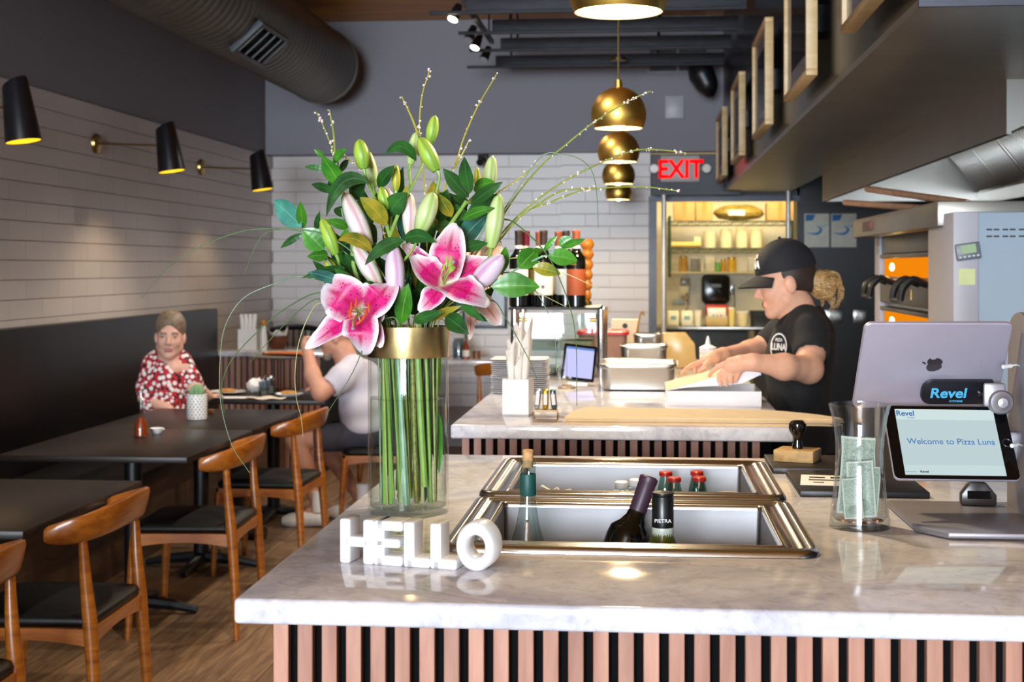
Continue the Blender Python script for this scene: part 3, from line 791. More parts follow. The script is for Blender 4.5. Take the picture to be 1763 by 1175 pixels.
B().b2((1.15, 9.38, 1.926), (2.9, 9.40, 2.4)).obj('far_end', M_STEEL, hd, world=True)
B().b2((1.15, 4.67, 2.4), (2.9, 9.40, 2.42)).obj('roof', M_STEEL, hd, world=True)
B().b2((2.13, 4.7, 1.90), (2.9, 9.38, 1.98)).obj('grease_trough', M_STEEL, hd, world=True)
fA, fB_ = Vector((1.94, 0, 2.23)), Vector((2.14, 0, 1.985)); dn = (fB_ - fA).normalized(); nr = Vector((-dn.z, 0, dn.x)) 
if nr.x > 0: nr = -nr
fl = (fB_ - fA).length
for k in range(6):
    y0 = 9.34 - .62 * (k + 1); M = frame(Vector(((fA.x + fB_.x) / 2, y0 + .305, (fA.z + fB_.z) / 2)), (0, 1, 0), nr)
    fr = B()
    M3 = M.to_3x3().to_4x4()
    for (sx, sy, cx, cy) in ((.60, .02, 0, fl / 2), (.60, .02, 0, -fl / 2), (.02, fl, .29, 0), (.02, fl, -.29, 0)): fr.box(M @ Vector((cx, cy, 0)), (sx, sy, .03), .002, M3)
    fr.box(M @ Vector((0, 0, -.014)), (.58, fl - .01, .004), 0, M3)
    fr = fr.obj('grease_filter', M_STEEL, hd, world=True)
    me = B().box((0, 0, 0), (.024, fl - .02, .014), .006, M3).mesh('baffle')
    for j in range(13):
        if k < 4: link('baffle', me, M_STEEL, fr).location = M @ Vector((-.27 + j * .045, 0, .010)) - hd.location
B().b2((1.94, 4.7, 2.22), (1.98, 9.38, 2.4)).obj('plenum', M_STEEL, hd, world=True)
M_OLIVE = mat('oven_front_steel', '6E6A62', .35, .75, var=.1, vscale=6)
M_PALEB = mat('side_panel_steel', '8FA0AE', .5, .0, var=.04, vscale=3)
M_PALEW = mat('pale_steel_strip', 'B4B1B8', .45, .0, var=.03, vscale=3)
ov = thing('pizza_oven', 'stainless two-deck pizza oven with glowing orange windows', 'oven', (1.6, 5.4, 0))
B().b2((1.04, 4.75, .30), (2.2, 6.30, 1.626)).obj('body', M_STEEL, ov, world=True)
for x in (1.1, 2.1):
    for y in (4.8, 6.2): B().cyl((x, y, 0), (x, y, .31), .03, 10).obj('leg', M_IRON, ov, world=True)
B().b2((.90, 4.50, 1.626), (1.24, 6.30, 1.704), .004).obj('canopy', mat('oven_canopy', '8C8880', .35, .7, var=.1, vscale=4), ov, world=True)
B().b2((1.24, 4.52, 1.64), (2.2, 6.30, 1.69), .004).obj('top_plate', M_STEEL, ov, world=True)
bd = B().b2((.896, 5.75, 1.645), (.8995, 6.0, 1.685)).obj('badge', mat('oven_badge', '4A1A12', .4), ov, world=True)
bdm = B().b2((.8945, 5.76, 1.655), (.896, 5.80, 1.68)); bdm.v = [p - ov.location for p in bdm.v]; bdm.obj('badge_mark', mat('badge_red', 'B8301C', .4), bd)
B().b2((1.0, 4.75, .5), (1.06, 4.965, 1.626), .003).obj('corner_post', M_PALEW, ov, world=True)
B().b2((1.0, 6.22, .5), (1.06, 6.34, 1.626), .003).obj('corner_post', M_PALEW, ov, world=True)
B().b2((1.01, 4.97, 1.555), (1.04, 6.22, 1.626), .003).obj('control_panel', M_OLIVE, ov, world=True)
for k, z in enumerate((1.455, 1.235)):
    d = B().b2((1.0, 4.97, z - .105), (1.04, 6.20, z - .005), .004).obj('deck_door', M_OLIVE, ov, world=True)
    w = B().b2((1.012, 4.99, z + .005), (1.04, 6.16, z + .080)).obj('window', emis('oven_glow', 'F58A0E', .55), ov, world=True)
    s = B().b2((1.0, 4.97, z + .082), (1.04, 6.20, z + .098), .002).obj('window_trim', M_OLIVE, ov, world=True)
    lp = B().ball((1.008, 5.95, z + .045), (.006, .05, .016), 10).obj('oven_lamp', emis('oven_lamp', 'FFE28A', 10), ov, world=True)
    for yy in (5.25, 5.95):
        h = B()
        for dy in (-.08, .08): h.tube([(1.0, yy + dy, z - .02), (.95, yy + dy, z - .0), (.915, yy + dy, z - .03), (.905, yy + dy, z - .075)], [.012, .014, .014, .012], 8, 4)
        h.cyl((.905, yy - .085, z - .075), (.905, yy + .085, z - .075), .010, 8)
        h.v = [p - ov.location for p in h.v]; h.obj('handle', M_IRON, d)
    B().b2((.997, 5.48, z - .08), (1.0, 5.51, z - .04)).obj('latch', M_BRASSD, ov, world=True)
B().b2((1.0, 4.97, .5), (1.04, 6.20, 1.12), .004).obj('lower_panel', M_OLIVE, ov, world=True)
sp_ = B().b2((.918, 4.36, .3), (.993, 4.74, 1.665), .004).obj('edge_strip', M_PALEW, ov, world=True)
pn = B().b2((.993, 4.37, .3), (2.2, 4.74, 1.665), .004).obj('side_panel', M_PALEB, ov, world=True)
me1 = B().box((0, 0, 0), (.016, .004, .005)).mesh('slot')
for j in range(16):
    for zz in (1.612, 1.592):
        link('slot', me1, M_BLACK, pn).location = Vector((1.025 + (j // 2) * .047 + (j % 2) * .021, 4.369, zz)) - ov.location
tm = at(1666, 433, y=4.355); ti = thing('kitchen_timer', 'grey digital kitchen timer stuck on the oven side', 'timer', (tm.x, 4.358, tm.z)); ti.rotation_euler = (0, math.radians(-8), 0)
B().box((0, -.008, 0), (.072, .014, .05), .004).obj('case', mat('timer_grey', '6A7078', .4), ti)
B().box((0, -.0155, .007), (.046, .002, .026)).obj('display', mat('lcd_green', '9DB58A', .3), ti)
me2 = B().box((0, 0, 0), (.008, .003, .005), .001).mesh('button')
for j in range(5): link('button', me2, mat('timer_button', 'D8D8DA', .4), ti).location = (-.026 + j * .013, -.016, -.015)
nt = at(1665, 477, y=4.355); tag(B().box((nt.x, 4.3575, nt.z), (.048, .003, .048)).obj('sticky_note', mat('sticky_yellow', 'DDE3A4', .8)), 'small yellow sticky note on the pale oven side strip', 'note')
# two wooden peel handles resting on the oven roof
for i, (a, b_) in enumerate((((1493, 322), (1592, 352)), ((1455, 356), (1545, 366)))):
    P = at(a[0], a[1], y=(6.3, 6.5)[i]); Q = at(b_[0], b_[1], y=(5.5, 5.9)[i]); P.z = 1.84 - i * .05; Q.z = P.z + (1.7195 - P.z) / 1.6
    tag(B().cyl(P, P + (Q - P) * 1.6, .014, 10).obj('peel_handle', wood('peel_wood', 'C08A64', 'E0B592', .5, (8, 8, 8), 3, .1)), ('wooden peel handle lying on the oven top, upper of the two', 'wooden peel handle lying on the oven top, lower of the two')[i], 'peel', 'pizza peel handles on the oven')
# ================================================================ flowers
YV = 2.44
def fp(px, py, dy=0.0): return at(px, py, y=YV + dy)
def c4(x, y): return (420 + x / 3.456, 100 + y / 3.456)
def c5(x, y): return (420 + x / 3.456, 380 + y / 3.456)
def c6(x, y): return (820 + x / 4.7, 370 + y / 4.7)
def c7(x, y): return (700 + x / 3.093, y / 3.093)
PXM = .001          # metres per pixel at the bouquet
def leafmat(name, dark, light, rib):
    t = NT(name); uv = t.n('TexCoord').outputs['UV']; sp = t.n('SeparateXYZ'); t.set(sp.inputs[0], uv)
    oi = t.n('ObjectInfo').outputs['Random']
    v = t.math('ABSOLUTE', t.math('SUBTRACT', sp.outputs[1], .5))
    n = t.noise(t.coord('Object'), 30, 3)
    c = t.mix(t.ramp(n, [(.3, 0.0), (.7, 1.0)]), lin(dark), lin(light))
    hs = t.n('HueSaturation'); t.set(hs.inputs['Value'], t.math('ADD', t.math('MULTIPLY', oi, .5), .75)); t.set(hs.inputs['Color'], c)
    vein = t.n('TexWave'); vein.inputs['Scale'].default_value = 3.0
    mp = t.n('Mapping'); t.set(mp.inputs[0], uv); mp.inputs['Scale'].default_value = (.6, 5, 1); t.set(vein.inputs[0], mp.outputs[0])
    r = t.ramp(v, [(0, 1.0), (.035, 0.0)])
    c2 = t.mix(t.math('MULTIPLY', r, .6), hs.outputs[0], lin(rib)); t.base(c2)
    t.p(Roughness=.32, Specular_IOR_Level=.5); t.bump(t.mix(.5, vein.outputs[1], n), .1, .002)
    t.p(Subsurface_Weight=.0); return t.m
LM = {'d': leafmat('leaf_dark', '1B3F1A', '2F6427', '4F8A3C'), 'm': leafmat('leaf_mid', '2E6A1C', '4E9428', '8CC04E'),
      't': leafmat('leaf_teal', '1F5048', '4B8E7C', '7FB8A0'), 'y': leafmat('leaf_yellowing', '4E6A1C', 'B49A2C', 'C8B850'), 'l': leafmat('leaf_lime', '55861E', '86B83A', 'B8D46A')}
VIEW = Vector((0, 1, 0))
def leaf_b(base, tip, w, mid=None, bend=.12, roll=0.0, fold=.25, nu=10, shape=1.0):
    base, tip = Vector(base), Vector(tip); ax = tip - base; L = ax.length; d = ax.normalized()
    n = (-VIEW); n = (n - d * n.dot(d)).normalized(); n = Matrix.Rotation(roll, 3, d) @ n; sd = d.cross(n)
    m = Vector(mid) if mid is not None else base.lerp(tip, .5) + n * (bend * L) + Vector((0, 0, .06 * L))
    def fn(u, v):
        P = base * (1 - u) ** 2 + m * (2 * u * (1 - u)) + tip * u * u
        T = (2 * (1 - u) * (m - base) + 2 * u * (tip - m)).normalized()
        nn = (n - T * n.dot(T)).normalized(); ss = T.cross(nn)
        wid = w / 2 * max(math.sin(PI * min(1, u ** .85 * .985 + .012)), .02) ** (.85 * shape)
        q = (v - .5) * 2
        return P + ss * (q * wid) + nn * (fold * wid * abs(q) - .1 * wid * q * q)
    return B().grid(fn, nu, 6)
def bud_b(base, tip, w, n=12, m=12, open_=0):
    base, tip = Vector(base), Vector(tip); d = (tip - base); L = d.length; d.normalize()
    a = d.orthogonal().normalized(); b = d.cross(a); bb = B()
    def fn(u, v):
        r = w / 2 * (.18 + .82 * math.sin(PI * (u * .86 + .10)) ** .75) * (1 if u < .97 else .35)
        if u >= .999: r = w * .02
        th = 2 * PI * v; r *= 1 + .09 * abs(math.cos(1.5 * th)) - .04
        return base + d * (u * L) + a * (r * math.cos(th)) + b * (r * math.sin(th))
    return bb.grid(fn, m, n)
def budmat(name, c0, c1, c2, stripe):
    t = NT(name); uv = t.n('TexCoord').outputs['UV']; sp = t.n('SeparateXYZ'); t.set(sp.inputs[0], uv)
    c = t.ramp(sp.outputs[0], [(0, lin(c0)), (.45, lin(c1)), (1, lin(c2))])
    s = t.math('ABSOLUTE', t.math('COSINE', t.math('MULTIPLY', sp.outputs[1], PI * 3)))
    t.base(t.mix(t.math('MULTIPLY', t.ramp(s, [(.86, 0.0), (.98, 1.0)]), .75), c, lin(stripe)))
    t.p(Roughness=.4); t.p(Subsurface_Weight=.15, Subsurface_Scale=.006); return t.m
BM = {'g': budmat('bud_green', '7FA83A', 'A9CC4C', 'B5C94A', '6E9A30'), 'p': budmat('bud_pale', 'A9C870', 'D6E3A8', 'C8DA8C', '9AB858'),
      'w': budmat('bud_white', 'D8D8B0', 'EFE6E6', 'DCD8B8', 'C8889A'), 'v': budmat('bud_lavender', 'E6D8E4', 'E8D4E4', 'DCCBD8', 'C48AB0'), 'y': budmat('bud_yellow', '9AA82E', 'D6C83A', 'B8C040', '8A9A30')}
M_STEM = mat('lily_stem', '84A64A', .45, var=.15, vscale=40)
M_STEMB = mat('blue_green_stem', '7FA88C', .45, var=.15, vscale=40)
M_STEMS = mat('speckled_stem', '7A7A28', .5, var=.5, vscale=160)
M_TWIG = mat('twig_green', '8E9A3C', .5, var=.2, vscale=60)
M_TWIGY = mat('twig_yellow', 'B0A838', .5, var=.2, vscale=60)
M_BLOS = mat('pale_blossom', 'E8D3D6', .6, var=.1, vscale=60)
M_GRASS = mat('bear_grass', '4E6B3C', .45, var=.25, vscale=60)
M_GRASSY = mat('bear_grass_straw', 'A8A860', .5, var=.2, vscale=60)
def petalmat(name, deep, mid, edge, spots, strength=1.0):
    t = NT(name); uv = t.n('TexCoord').outputs['UV']; sp = t.n('SeparateXYZ'); t.set(sp.inputs[0], uv)
    u, v = sp.outputs[0], sp.outputs[1]
    av = t.math('MULTIPLY', t.math('ABSOLUTE', t.math('SUBTRACT', v, .5)), 2.0)
    nz = t.noise(t.coord('Object'), 60, 3)
    across = t.ramp(t.math('ADD', av, t.math('MULTIPLY', t.math('SUBTRACT', nz, .5), .35)), [(.60, 1.0), (.95, 0.0)])
    along = t.ramp(u, [(.02, 0.0), (.14, .95), (.56, 1.0), (.78, .5), (.93, 0.0)])
    f = t.math('MULTIPLY', across, along, clamp=True)
    rib = t.math('MULTIPLY', t.ramp(av, [(.0, 1.0), (.22, 0.0)]), t.ramp(u, [(.05, 0.0), (.25, 1.0), (.72, 1.0), (.92, 0.0)]))
    c = t.mix(t.math('MULTIPLY', f, strength), lin(edge), lin(mid))
    c = t.mix(t.math('MULTIPLY', rib, .95), c, lin(deep))
    mp = t.n('Mapping'); t.set(mp.inputs[0], uv); mp.inputs['Scale'].default_value = (22, 15, 1)
    vo = t.voronoi(mp.outputs[0], 1.0); vo.inputs['Randomness'].default_value = .8
    dots = t.ramp(vo.outputs['Distance'], [(.26, 1.0), (.34, 0.0)])
    dm = t.math('MULTIPLY', dots, t.math('MULTIPLY', t.ramp(av, [(.70, 1.0), (.90, 0.0)]), t.ramp(u, [(.10, 0.0), (.18, 1.0), (.62, 1.0), (.80, 0.0)])))
    c = t.mix(t.math('MULTIPLY', dm, .85), c, lin(spots))
    c = t.mix(t.ramp(u, [(.03, 1.0), (.17, 0.0)]), c, lin('E4E8C4'))
    t.base(c); t.p(Roughness=.45, Subsurface_Weight=.1, Subsurface_Scale=.004); return t.m
PM = petalmat('stargazer_petal', 'BE0056', 'D40E78', 'F8F0F6', '6E0438')
PMP = petalmat('blush_petal', 'E2705E', 'F0B4A4', 'F4DCD2', 'C86A58', .8)
def petal_b(c, mid, tip, w, n_hint=(0, -1, .2), ruf=.06, cup=.35, wtip=1.0, ph=0.0, nu=18, nv=12, curl=0.0):
    c, mid, tip = Vector(c), Vector(mid), Vector(tip); L = (tip - c).length; nh = Vector(n_hint).normalized()
    def fn(u, v):
        P = c * (1 - u) ** 2 + mid * (2 * u * (1 - u)) + tip * u * u
        T = (2 * (1 - u) * (mid - c) + 2 * u * (tip - mid)).normalized()
        nn = (nh - T * nh.dot(T)).normalized(); ss = T.cross(nn)
        wid = w / 2 * (max(math.sin(PI * min(.995, .06 + .94 * u ** .9)), .03) ** (.7 * wtip)); q = (v - .5) * 2
        r = ruf * w * (abs(q) ** 3) * math.sin(14 * u + ph + (2.2 if q > 0 else 0)) * min(1, u * 3)
        return P + ss * (q * wid) + nn * (cup * wid * q * q - curl * w * (abs(q) ** 4) * u + r)
    return B().grid(fn, nu, nv)
NECK = fp(706, 600)
def stem_to(b, pts, r0, r1, n=8, sm=5): b.tube(pts, [r0, r1], n, sm)
def vbot(px, py, dy): return fp(px, py, dy)
# ---- vase
VC = Vector((fp(703, 600).x, YV, CT)); VR = .0700; VH = .322
va = thing('flower_vase', 'tall clear glass cylinder vase with a gold band, holding the lilies', 'vase', VC)
B().lathe([(0, 0), (VR - .004, 0), (VR, .004), (VR, VH), (VR - .0035, VH), (VR - .0035, .012), (0, .012)], 56).obj('glass_body', glass('vase_glass', 'FCFEFD', .02, 1.45), va, sharp=50)
B().lathe([(VR + .0006, VH - .052), (VR + .0009, VH - .051), (VR + .0009, VH + .0005), (VR - .004, VH + .0005), (VR - .004, VH - .052)], 56).obj('gold_band', mat('gold_leaf', 'EACB8A', .28, 1.0, var=.12, vscale=30, bump=.08), va, sharp=50)
WZ = fp(703, 684).z - CT
B().lathe([(0, .0125), (VR - .0045, .0125), (VR - .0045, WZ), (VR - .009, WZ - .002), (0, WZ - .002)], 56).obj('water', glass('water', 'FAFDF8', .01, 1.20), va, sharp=50)
# every stem stands in its own place in the vase and leaves over the rim
RIMZ = CT + VH
SLOTS = [(.053 * math.sqrt((i + .5) / 60) * math.cos(i * 2.39996), .053 * math.sqrt((i + .5) / 60) * math.sin(i * 2.39996)) for i in range(60)]
def slot(px, dy):
    wx, wy = max(-.05, min(.05, (px - 703) * .001)), max(-.05, min(.05, dy)); j = min(range(len(SLOTS)), key=lambda i: (SLOTS[i][0] - wx) ** 2 + (SLOTS[i][1] - wy) ** 2); return SLOTS.pop(j)
def vpath(out, px, dy, n=5, low=.0, top=True):
    x, y = slot(px, dy); tw = .42; c, sn = math.cos(tw), math.sin(tw); c2, s2 = math.cos(tw / 2), math.sin(tw / 2)
    P = [VC + Vector((x * c - y * sn, x * sn + y * c, .0175 + low)), VC + Vector((.97 * (x * c2 - y * s2), .97 * (x * s2 + y * c2), VH * .5)), VC + Vector((x, y, VH - .025))]
    if not out: return catmull(P, n)
    P.append(VC + Vector((x * 1.08, y * 1.08, VH + .012))); Q = catmull(P + list(out), n); over = False
    for i, p in enumerate(Q):
        d = Vector((p.x - VC.x, p.y - VC.y)); r = d.length
        if not over and p.z > RIMZ + .006: over = True
        if not over and r > .0585: d *= .0585 / r; Q[i] = Vector((VC.x + d.x, VC.y + d.y, p.z))
        elif over and p.z < RIMZ + .004 and r < VR + .004: d *= (VR + .004) / max(r, 1e-4); Q[i] = Vector((VC.x + d.x, VC.y + d.y, p.z))
    return Q
# ---- lily stems: bloom, buds, leaves
def lily(label, stalk, main_mat=None, group=None, r=.0042):
    L = thing('lily_stem', label, 'lily', NECK, 0, group)
    q = stalk[3]; b = B(); b.tube(vpath(stalk[3:], 703 + (q.x - VC.x) * 700, (q.y - VC.y)), [r * 1.15, r, r, r * .8], 10); b.obj('stem', main_mat or M_STEM, L, world=True); return L
def bud(L, kind, base, tip, w, att, dy=0.0, dyt=None, mat_=None):
    dyt = dy if dyt is None else dyt
    P, Q = fp(*base, dy), fp(*tip, dyt); A = Vector(att); o = bud_b(P, Q, w * PXM).obj('bud', BM[kind], L, world=True, sharp=80)
    d = (Q - P).normalized(); b = B(); b.tube([A, A.lerp(P, .5) + Vector((0, 0, -.006)), P - d * .012, P + d * .003], [.0024, .0022, .0026, .0034], 7, 4)
    b.v = [p - L.location for p in b.v]; b.obj('stalk', M_STEM, o)
def leaf(L, kind, base, tip, w, dy=0.0, dyt=None, mid=None, roll=0, bend=.12, shape=1.0):
    dyt = dy - .03 if dyt is None else dyt
    m = fp(*mid, (dy + dyt) / 2) if mid else None
    return leaf_b(fp(*base, dy), fp(*tip, dyt), w * PXM, m, bend, roll, shape=shape).obj('leaf', LM[kind], L, world=True, sharp=80, recalc=False)
S = 1 / 3.456
A1 = c4(868, 1060)
stA = [vbot(690, 880, .02), vbot(700, 740, .01), fp(694, 620, .0), fp(684, 500, 0), fp(*A1, 0)]
LA = lily('lily stem with pale green upright buds in the middle of the vase', stA, group='lily stems in the glass vase')
a1 = fp(*A1, 0); aJ = fp(*c4(845, 990), 0); aK = fp(*c4(985, 790), -.01)
bud(LA, 'g', c4(715, 660), c4(685, 482), 27, fp(*c4(800, 880)), -.03)
bud(LA, 'p', c4(772, 768), c4(735, 550), 22, fp(*c4(800, 880)), .03)
bud(LA, 'p', c4(990, 632), c4(1025, 440), 20, aK, .03)
bud(LA, 'g', c4(1105, 510), c4(1138, 340), 21, aK, .05)
bud(LA, 'g', c4(1145, 672), c4(1045, 470), 28, fp(*c4(1120, 1000), -.03), -.05)
bud(LA, 'y', c4(905, 788), c4(905, 635), 15, fp(*c4(905, 1000), .03), .03)
bud(LA, 'g', c4(845, 905), c4(815, 765), 20, a1, -.0)
bud(LA, 'w', c4(872, 900), c4(855, 765), 18, a1, .02)
for bb_ in ([a1, aJ, fp(*c4(800, 880))], [a1, fp(*c4(930, 900)), aK]):
    B().tube(bb_, [.0036, .003, .0026], 8, 4).obj('stalk', M_STEM, LA, world=True)
bud(LA, 'w', c4(985, 1060), c4(985, 800), 25, fp(*c4(985, 1200), .02), .01)
bud(LA, 'p', c4(1045, 1045), c4(1130, 795), 33, fp(*c5(950, 240), -.04), -.05)
bud(LA, 'v', c5(908, 468), c5(890, 138), 33, fp(*c5(930, 640), -.02), -.06)
leaf(LA, 'd', c4(860, 935), c4(965, 800), 36, .01)
leaf(LA, 'y', c4(850, 990), c4(690, 830), 33, -.02, roll=.4)
leaf(LA, 'd', c4(800, 770), c4(895, 640), 24, .03)
leaf(LA, 'd', c4(640, 835), c4(725, 735), 29, .02)
leaf(LA, 'd', c4(1025, 612), c4(840, 575), 22, -.02, mid=c4(945, 460))
leaf(LA, 'd', c5(955, 118), c5(720, 265), 24, -.06, mid=c5(820, 130))
leaf(LA, 'd', c5(950, 115), c5(1140, 130), 24, -.05, mid=c5(1040, 60))
leaf(LA, 'm', c5(935, 615), c5(978, 375), 31, -.05)
leaf(LA, 'd', c5(700, 320), c5(600, 200), 26, .02)
leaf(LA, 'd', c5(760, 420), c5(800, 230), 30, .05); leaf(LA, 'd', c5(880, 600), c5(850, 400), 34, .04); leaf(LA, 'd', c5(850, 330), c5(740, 210), 34, .05)
stB = [vbot(712, 870, -.02), vbot(706, 740, -.01), fp(715, 620, .02), fp(735, 520, .02), fp(758, 420, .02), fp(*c4(1325, 850), .0)]
LB = lily('lily stem with dark whorled leaves and green buds beside the twigs', stB, group='lily stems in the glass vase')
tB = fp(*c4(1330, 860), 0)
bud(LB, 'p', c4(1470, 1130), c4(1520, 808), 30, fp(*c4(1400, 1290), .0), -.05)
bud(LB, 'p', c4(1440, 835), c4(1480, 580), 26, tB, .05)
bud(LB, 'y', c4(1385, 765), c4(1388, 650), 11, tB, .05)
for k, b0, t0, w, dy in (('d', (1335, 830), (1185, 658), 28, -.02), ('d', (1345, 805), (1312, 588), 27, -.05), ('d', (1350, 872), (1540, 738), 22, -.05), ('m', (1365, 785), (1490, 738), 24, .0),
                         ('d', (1330, 962), (1510, 808), 28, .03), ('m', (1300, 960), (1490, 892), 19, -.04), ('t', (1290, 1105), (1462, 925), 42, .02), ('d', (1300, 1140), (1450, 1102), 20, -.03),
                         ('d', (1245, 862), (1165, 800), 34, .05), ('y', (1235, 945), (1155, 808), 24, .0), ('d', (1310, 970), (1262, 868), 36, .03), ('d', (1100, 1010), (1255, 1000), 22, .06),
                         ('d', (1320, 900), (1230, 815), 30, .06), ('y', (1210, 1040), (1130, 950), 26, .07), ('d', (1210, 1010), (1330, 900), 34, .08)):
    leaf(LB, k, c4(*b0), c4(*t0), w, dy, roll=R.uniform(-.5, .5))
stC = [vbot(668, 880, .0), vbot(680, 740, .01), fp(690, 620, .01), fp(650, 540, .0), fp(612, 470, .0), fp(*c4(640, 1050), .0)]
LC = lily('lily stem with big white striped buds leaning over the left bloom', stC, group='lily stems in the glass vase')
bud(LC, 'w', c4(742, 1125), c4(595, 795), 34, fp(*c5(830, 330), .0), -.03)
bud(LC, 'w', c5(805, 390), c5(655, 135), 30, fp(*c5(850, 520), .0), -.02)
bud(LC, 'g', c4(548, 1170), c4(463, 952), 24, fp(*c5(590, 290), .0), -.03)
bud(LC, 'y', c5(560, 340), c5(485, 222), 20, fp(*c5(640, 420), .0), .03)
for k, b0, t0, w, dy, md in (('d', (740, 742), (490, 945), 27, -.05, (560, 640)), ('m', (620, 1012), (490, 965), 18, .0, None), ('m', (590, 1120), (612, 1010), 18, .02, None), ('y', (765, 1155), (560, 1085), 23, -.06, (660, 1035)),
                             ('d', (720, 1000), (790, 1100), 30, .05, None), ('d', (560, 940), (600, 880), 24, .04, None)):
    leaf(LC, k, c4(*b0), c4(*t0), w, dy, mid=c4(*md) if md else None, roll=R.uniform(-.4, .4))
for k, b0, t0, w, dy in (('d', (600, 280), (345, 342), 18, -.03), ('t', (580, 370), (378, 308), 20, -.06), ('d', (575, 360), (420, 345), 12, -.04), ('m', (500, 205), (376, 215), 22, .0), ('d', (680, 405), (540, 285), 24, -.03), ('d', (700, 330), (605, 200), 26, .02), ('d', (640, 300), (590, 170), 22, .05), ('d', (780, 400), (680, 380), 20, -.04)):
    leaf(LC, k, c5(*b0), c5(*t0), w, dy, roll=R.uniform(-.3, .3))
# ---- two open stargazer blooms
def bloom(L, c, petals, st_dir, m=PM, stamens=True, pist=None, anth='D8521E'):
    C = fp(*c, -.05)
    for i, (tip, md, w, dyt, dym, nh, ruf, cup, wt, curl) in enumerate(petals):
        petal_b(C + Vector((0, .004, 0)), fp(*md, dym), fp(*tip, dyt), w * PXM, nh, ruf, cup, wt, i * 1.7, curl=curl).obj('petal', m, L, world=True, sharp=80, recalc=False)
    return C
stD = [vbot(655, 880, -.01), vbot(672, 740, -.01), fp(690, 625, -.01), fp(660, 548, -.01), fp(642, 546, -.025), fp(624, 545, -.045)]
LD = lily('open pink and white spotted lily drooping over the vase rim', stD, group='lily stems in the glass vase')
def c9(x, y): return (520 + x / 4.7, 370 + y / 4.7)
C = bloom(LD, c9(462, 790), (
    (c9(600, 905), c9(590, 850), 60, -.065, -.06, (0, -1, .1), .03, .1, .9, 0),
    (c9(470, 600), c9(470, 690), 60, -.01, -.06, (0, -1, .1), .03, .1, .9, 0),
    (c9(640, 1075), c9(600, 930), 36, -.082, -.085, (0, -1, -.1), .05, .2, .9, 0),
    (c9(30, 1085), c9(290, 890), 46, -.07, -.11, (-.1, -1, .5), .05, .35, 1.05, 0),
    (c9(165, 590), c9(330, 640), 78, -.05, -.13, (.1, -1, .1), .05, .2, .55, .10),
    (c9(722, 535), c9(640, 660), 64, -.05, -.13, (-.2, -1, .2), .05, .2, .75, .05),
    (c9(470, 1115), c9(480, 930), 62, -.07, -.15, (0, -1, .3), .04, .15, .50, .05)), None)
M_ANTH = mat('rust_anther', 'D4501C', .7, var=.15); M_FIL = mat('pale_filament', 'CFD8A0', .5); M_PIS = mat('pistil_green', '9FB84A', .5)
def stamens(L, C, tips, pist):
    for (ax_, ay), (bx, by) in tips:
        A, Bq = fp(ax_, ay, -.12), fp(bx, by, -.125)
        o = B().tube([C, C.lerp(A, .55) + Vector((0, -.02, 0)), A.lerp(Bq, .5)], [.0013, .001, .0008], 6, 4).obj('stamen', M_FIL, L, world=True)
        an = B().tube([A, A.lerp(Bq, .5) + Vector((.001, -.001, 0)), Bq], [.0018, .0023, .0016], 8, 3); an.v = [p - L.location for p in an.v]; an.obj('anther', M_ANTH if L is LD else M_PIS, o)
    A = fp(*pist, -.13)
    o = B().tube([C, C.lerp(A, .5) + Vector((0, -.02, 0)), A], [.002, .0017, .0018], 7, 4).obj('pistil', M_PIS, L, world=True)
    q = B().ball(A, .0032, 8); q.v = [p - L.location for p in q.v]; q.obj('stigma', mat('stigma', '9AA0A0', .5), o)
stamens(LD, C, ((c9(398, 708), c9(392, 790)), (c9(440, 678), c9(432, 752)), (c9(378, 775), c9(388, 838)), (c9(535, 712), c9(540, 790)), (c9(520, 775), c9(490, 850)), (c9(495, 840), c9(440, 888))), c9(412, 922))
def c10(x, y): return (690 + x / 5.595, 380 + y / 5.595)
stE = [vbot(722, 875, -.02), vbot(718, 740, .0), fp(715, 620, .02), fp(724, 543, .01), fp(745, 510, .0), fp(762, 492, -.04)]
LE = lily('open pink and white spotted lily facing outward above the gold band', stE, group='lily stems in the glass vase')
C = bloom(LE, c10(410, 610), (
    (c10(905, 380), c10(680, 470), 50, -.02, -.06, (0, -1, .3), .06, .25, .9, 0),
    (c10(15, 225), c10(180, 330), 30, .0, -.02, (0, -1, .1), .06, .2, .9, 0),
    (c10(130, 335), c10(230, 500), 52, -.07, -.11, (.6, -1, .3), .05, .4, .75, 0),
    (c10(175, 875), c10(300, 760), 40, -.07, -.10, (0, -1, .4), .06, .3, 1.0, 0),
    (c10(525, 25), c10(440, 330), 62, -.03, -.10, (0, -1, .15), .06, .2, .85, .04),
    (c10(860, 780), c10(600, 660), 58, -.08, -.15, (.2, -.9, .6), .05, .25, .6, .05)), None)
stamens(LE, C, ((c10(436, 350), c10(440, 440)), (c10(485, 345), c10(460, 450)), (c10(405, 430), c10(415, 480)), (c10(520, 450), c10(470, 500)), (c10(500, 430), c10(470, 480))), c10(505, 400))
# the striped petal-backed bud on its right side
bud(LE, 'v', c10(700, 640), c10(985, 335), 38, fp(*c10(560, 640), -.03), -.05, -.08)
leaf(LE, 'm', c10(950, 520), c10(1010, 250), 22, .0, roll=.4)
for k, b0, t0, w, dy in (('d', (1010, 605), (1185, 542), 20, -.07), ('y', (1080, 600), (1290, 510), 16, -.03), ('d', (1200, 570), (1338, 678), 32, -.06), ('d', (1290, 495), (1432, 602), 16, -.08), ('d', (1150, 520), (1230, 440), 30, .05), ('d', (1000, 560), (1050, 400), 34, .05), ('d', (1080, 590), (1200, 480), 30, .06), ('d', (1370, 560), (1450, 600), 12, -.08)):
    leaf(LE, k, c5(*b0), c5(*t0), w, dy, roll=R.uniform(-.3, .3))
